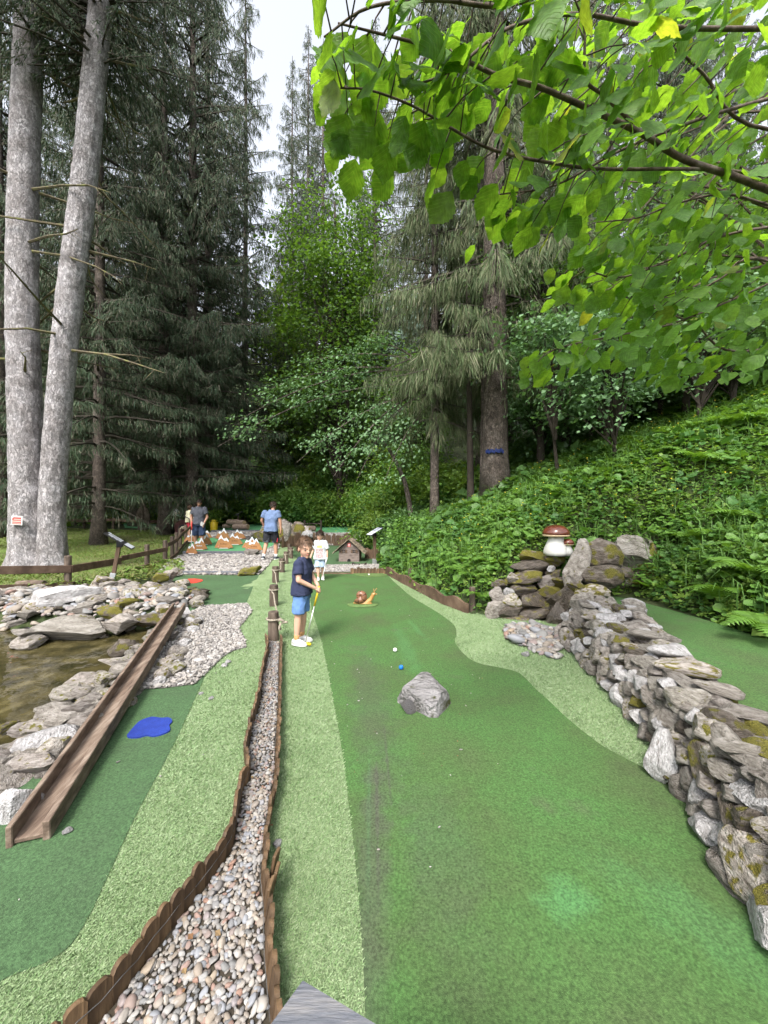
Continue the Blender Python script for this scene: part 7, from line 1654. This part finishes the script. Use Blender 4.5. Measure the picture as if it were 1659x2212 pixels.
# man in blue seen from behind
mp2 = P(585, 1206, 11.9); mp2.z = 0.02
jm = dict(pelvis=(0, 0, .53), chest=(.035, 0, .725), neck=(.06, 0, .835), head=(.085, -.01, .905), shL=(.03, .115, .795), shR=(.03, -.115, .795), elL=(.05, .185, .655), elR=(.04, -.15, .64), wrL=(.115, .155, .535), wrR=(.05, -.155, .50),
          hipL=(0, .052, .50), hipR=(0, -.052, .50), knL=(-.02, .07, .285), knR=(.06, -.06, .29), anL=(-.10, .085, .06), anR=(.06, -.065, .048), ftL=(.25, .35), ftR=(-.15, 0))
man, JM = person('man in blue t-shirt and black shorts walking away from the camera', mp2, R(82), 1.84, jm, .128, 'skin_tan', 'hair_dark', 'blue_tee', 'black_short', 'shoe_dark', .012, 'white_cloth', R(-20), .25, face=False, fringe=.2, sleeve=.55, short_len=.92, loose=1.08, grow=1.0, back=-.16)
for s in 'LR':                                            # grey hem panel of the shorts, one with a red slit
    a = JM['hip' + s] * .35 + JM['kn' + s] * .65; b_ = JM['hip' + s] * .06 + JM['kn' + s] * .94
    MB().tube([a, b_], [.0615 * 1.84 * 1.0, .0625 * 1.84], 18, cap=False).build('hem_panel', M['grey_tee'], man, smooth=True, local=True)
MB().box(JM['hipR'] * .2 + JM['knR'] * .8 + np.array((-.075, -.095, 0)), (.02, .03, .13), rot3(.15, 0, .7), ch=.004).build('red_slit', M['red_short'], man, local=True)
# man in grey, facing us
mp3 = P(430, 1178, 14.6); mp3.z = float(course(mp3.x, 14.6)) + .01
jg = dict(pelvis=(0, 0, .535), chest=(.0, 0, .735), neck=(.01, 0, .845), head=(.035, .02, .922), shL=(0, .115, .80), shR=(0, -.115, .80), elL=(-.01, .165, .635), elR=(-.01, -.165, .635), wrL=(.06, .125, .50), wrR=(.09, -.115, .49),
          hipL=(0, .055, .51), hipR=(0, -.055, .51), knL=(.02, .07, .285), knR=(.01, -.075, .285), anL=(0, .075, .05), anR=(-.02, -.085, .05), ftL=(.2, 0), ftR=(-.25, 0))
man2, JG = person('man in charcoal v-neck t-shirt and dark shorts facing the camera', mp3, R(-88), 1.83, jg, .128, 'skin_tan', 'hair_dark', 'grey_tee', 'dark_denim', 'shoe_dark', .012, None, R(12), .22, fringe=.2, sleeve=.6, short_len=1.12, loose=1.1)
T_ = lambda x, y, z: np.array(JG['head']) + rot3(0, .22, R(12)) @ (np.array((x, y, z)) * .128 * 1.83)
MB().ell(T_(.27, .16, .36), (.018, .032, .022), sub=2).ell(T_(.27, -.16, .36), (.018, .032, .022), sub=2).tube([T_(.30, -.1, .37), T_(.30, .1, .37)], .006, 6).build('sunglasses', M['black'], man2, smooth=True, local=True)
MB().ell(T_(.16, 0, -.34), (.052, .048, .030), rot3(0, .22, R(12)), sub=3).build('beard', M['hair_dark'], man2, smooth=True, local=True)
gw = Matrix.Rotation(R(-88), 3, 'Z') @ Vector(JG['wrR']) + Vector(mp3)
putter('white shaft putter with red grip held by the man in the charcoal t-shirt', gw + Vector((.03, -.04, .10)), Vector(mp3) + Vector((-.12, -.35, .03)), 'red', 'white', (.3, -1, 0), .012)
gl = Matrix.Rotation(R(-88), 3, 'Z') @ Vector(JG['wrL']) + Vector(mp3)
tag(place('score_card', MB().box((0, 0, 0), (.13, .008, .17), rot3(.3, .5, 0), ch=.002).mesh('card', M['white']), None, gl + Vector((-.05, -.05, -.02))), 'white score card in the hand of the man in the charcoal t-shirt', 'card')
# child in red shorts behind, half hidden
rp_ = P(409, 1150, 17.0); rp_.z = float(course(rp_.x, 17.0)) + .02
jr = dict(pelvis=(0, 0, .52), chest=(.01, 0, .73), neck=(.02, 0, .83), head=(.03, 0, .91), shL=(.0, .10, .78), shR=(.0, -.10, .78), elL=(.04, .12, .63), elR=(.02, -.12, .63), wrL=(.12, .10, .55), wrR=(.11, -.1, .54),
          hipL=(0, .048, .49), hipR=(0, -.048, .49), knL=(0, .05, .275), knR=(.0, -.05, .275), anL=(0, .055, .055), anR=(-.02, -.055, .055))
person('child in pale yellow top and red shorts behind the charcoal shirted man', rp_, R(55), 1.42, jr, .16, 'skin', 'hair_brown', 'yellow_tee', 'red_short', 'shoe_red', .013, None, R(10), .1, face=False, fringe=.2, sleeve=.5, short_len=.9, loose=1.15)
rp2 = P(423, 1150, 18.2); rp2.z = float(course(rp2.x, 18.2)) + .02
person('dark haired person mostly hidden behind the man in the charcoal t-shirt', rp2, R(120), 1.5, jr, .15, 'skin', 'hair_dark', 'white_cloth', 'dark_denim', 'shoe_dark', .015, None, 0, .1, face=False, fringe=.1, sleeve=.5, short_len=.9)
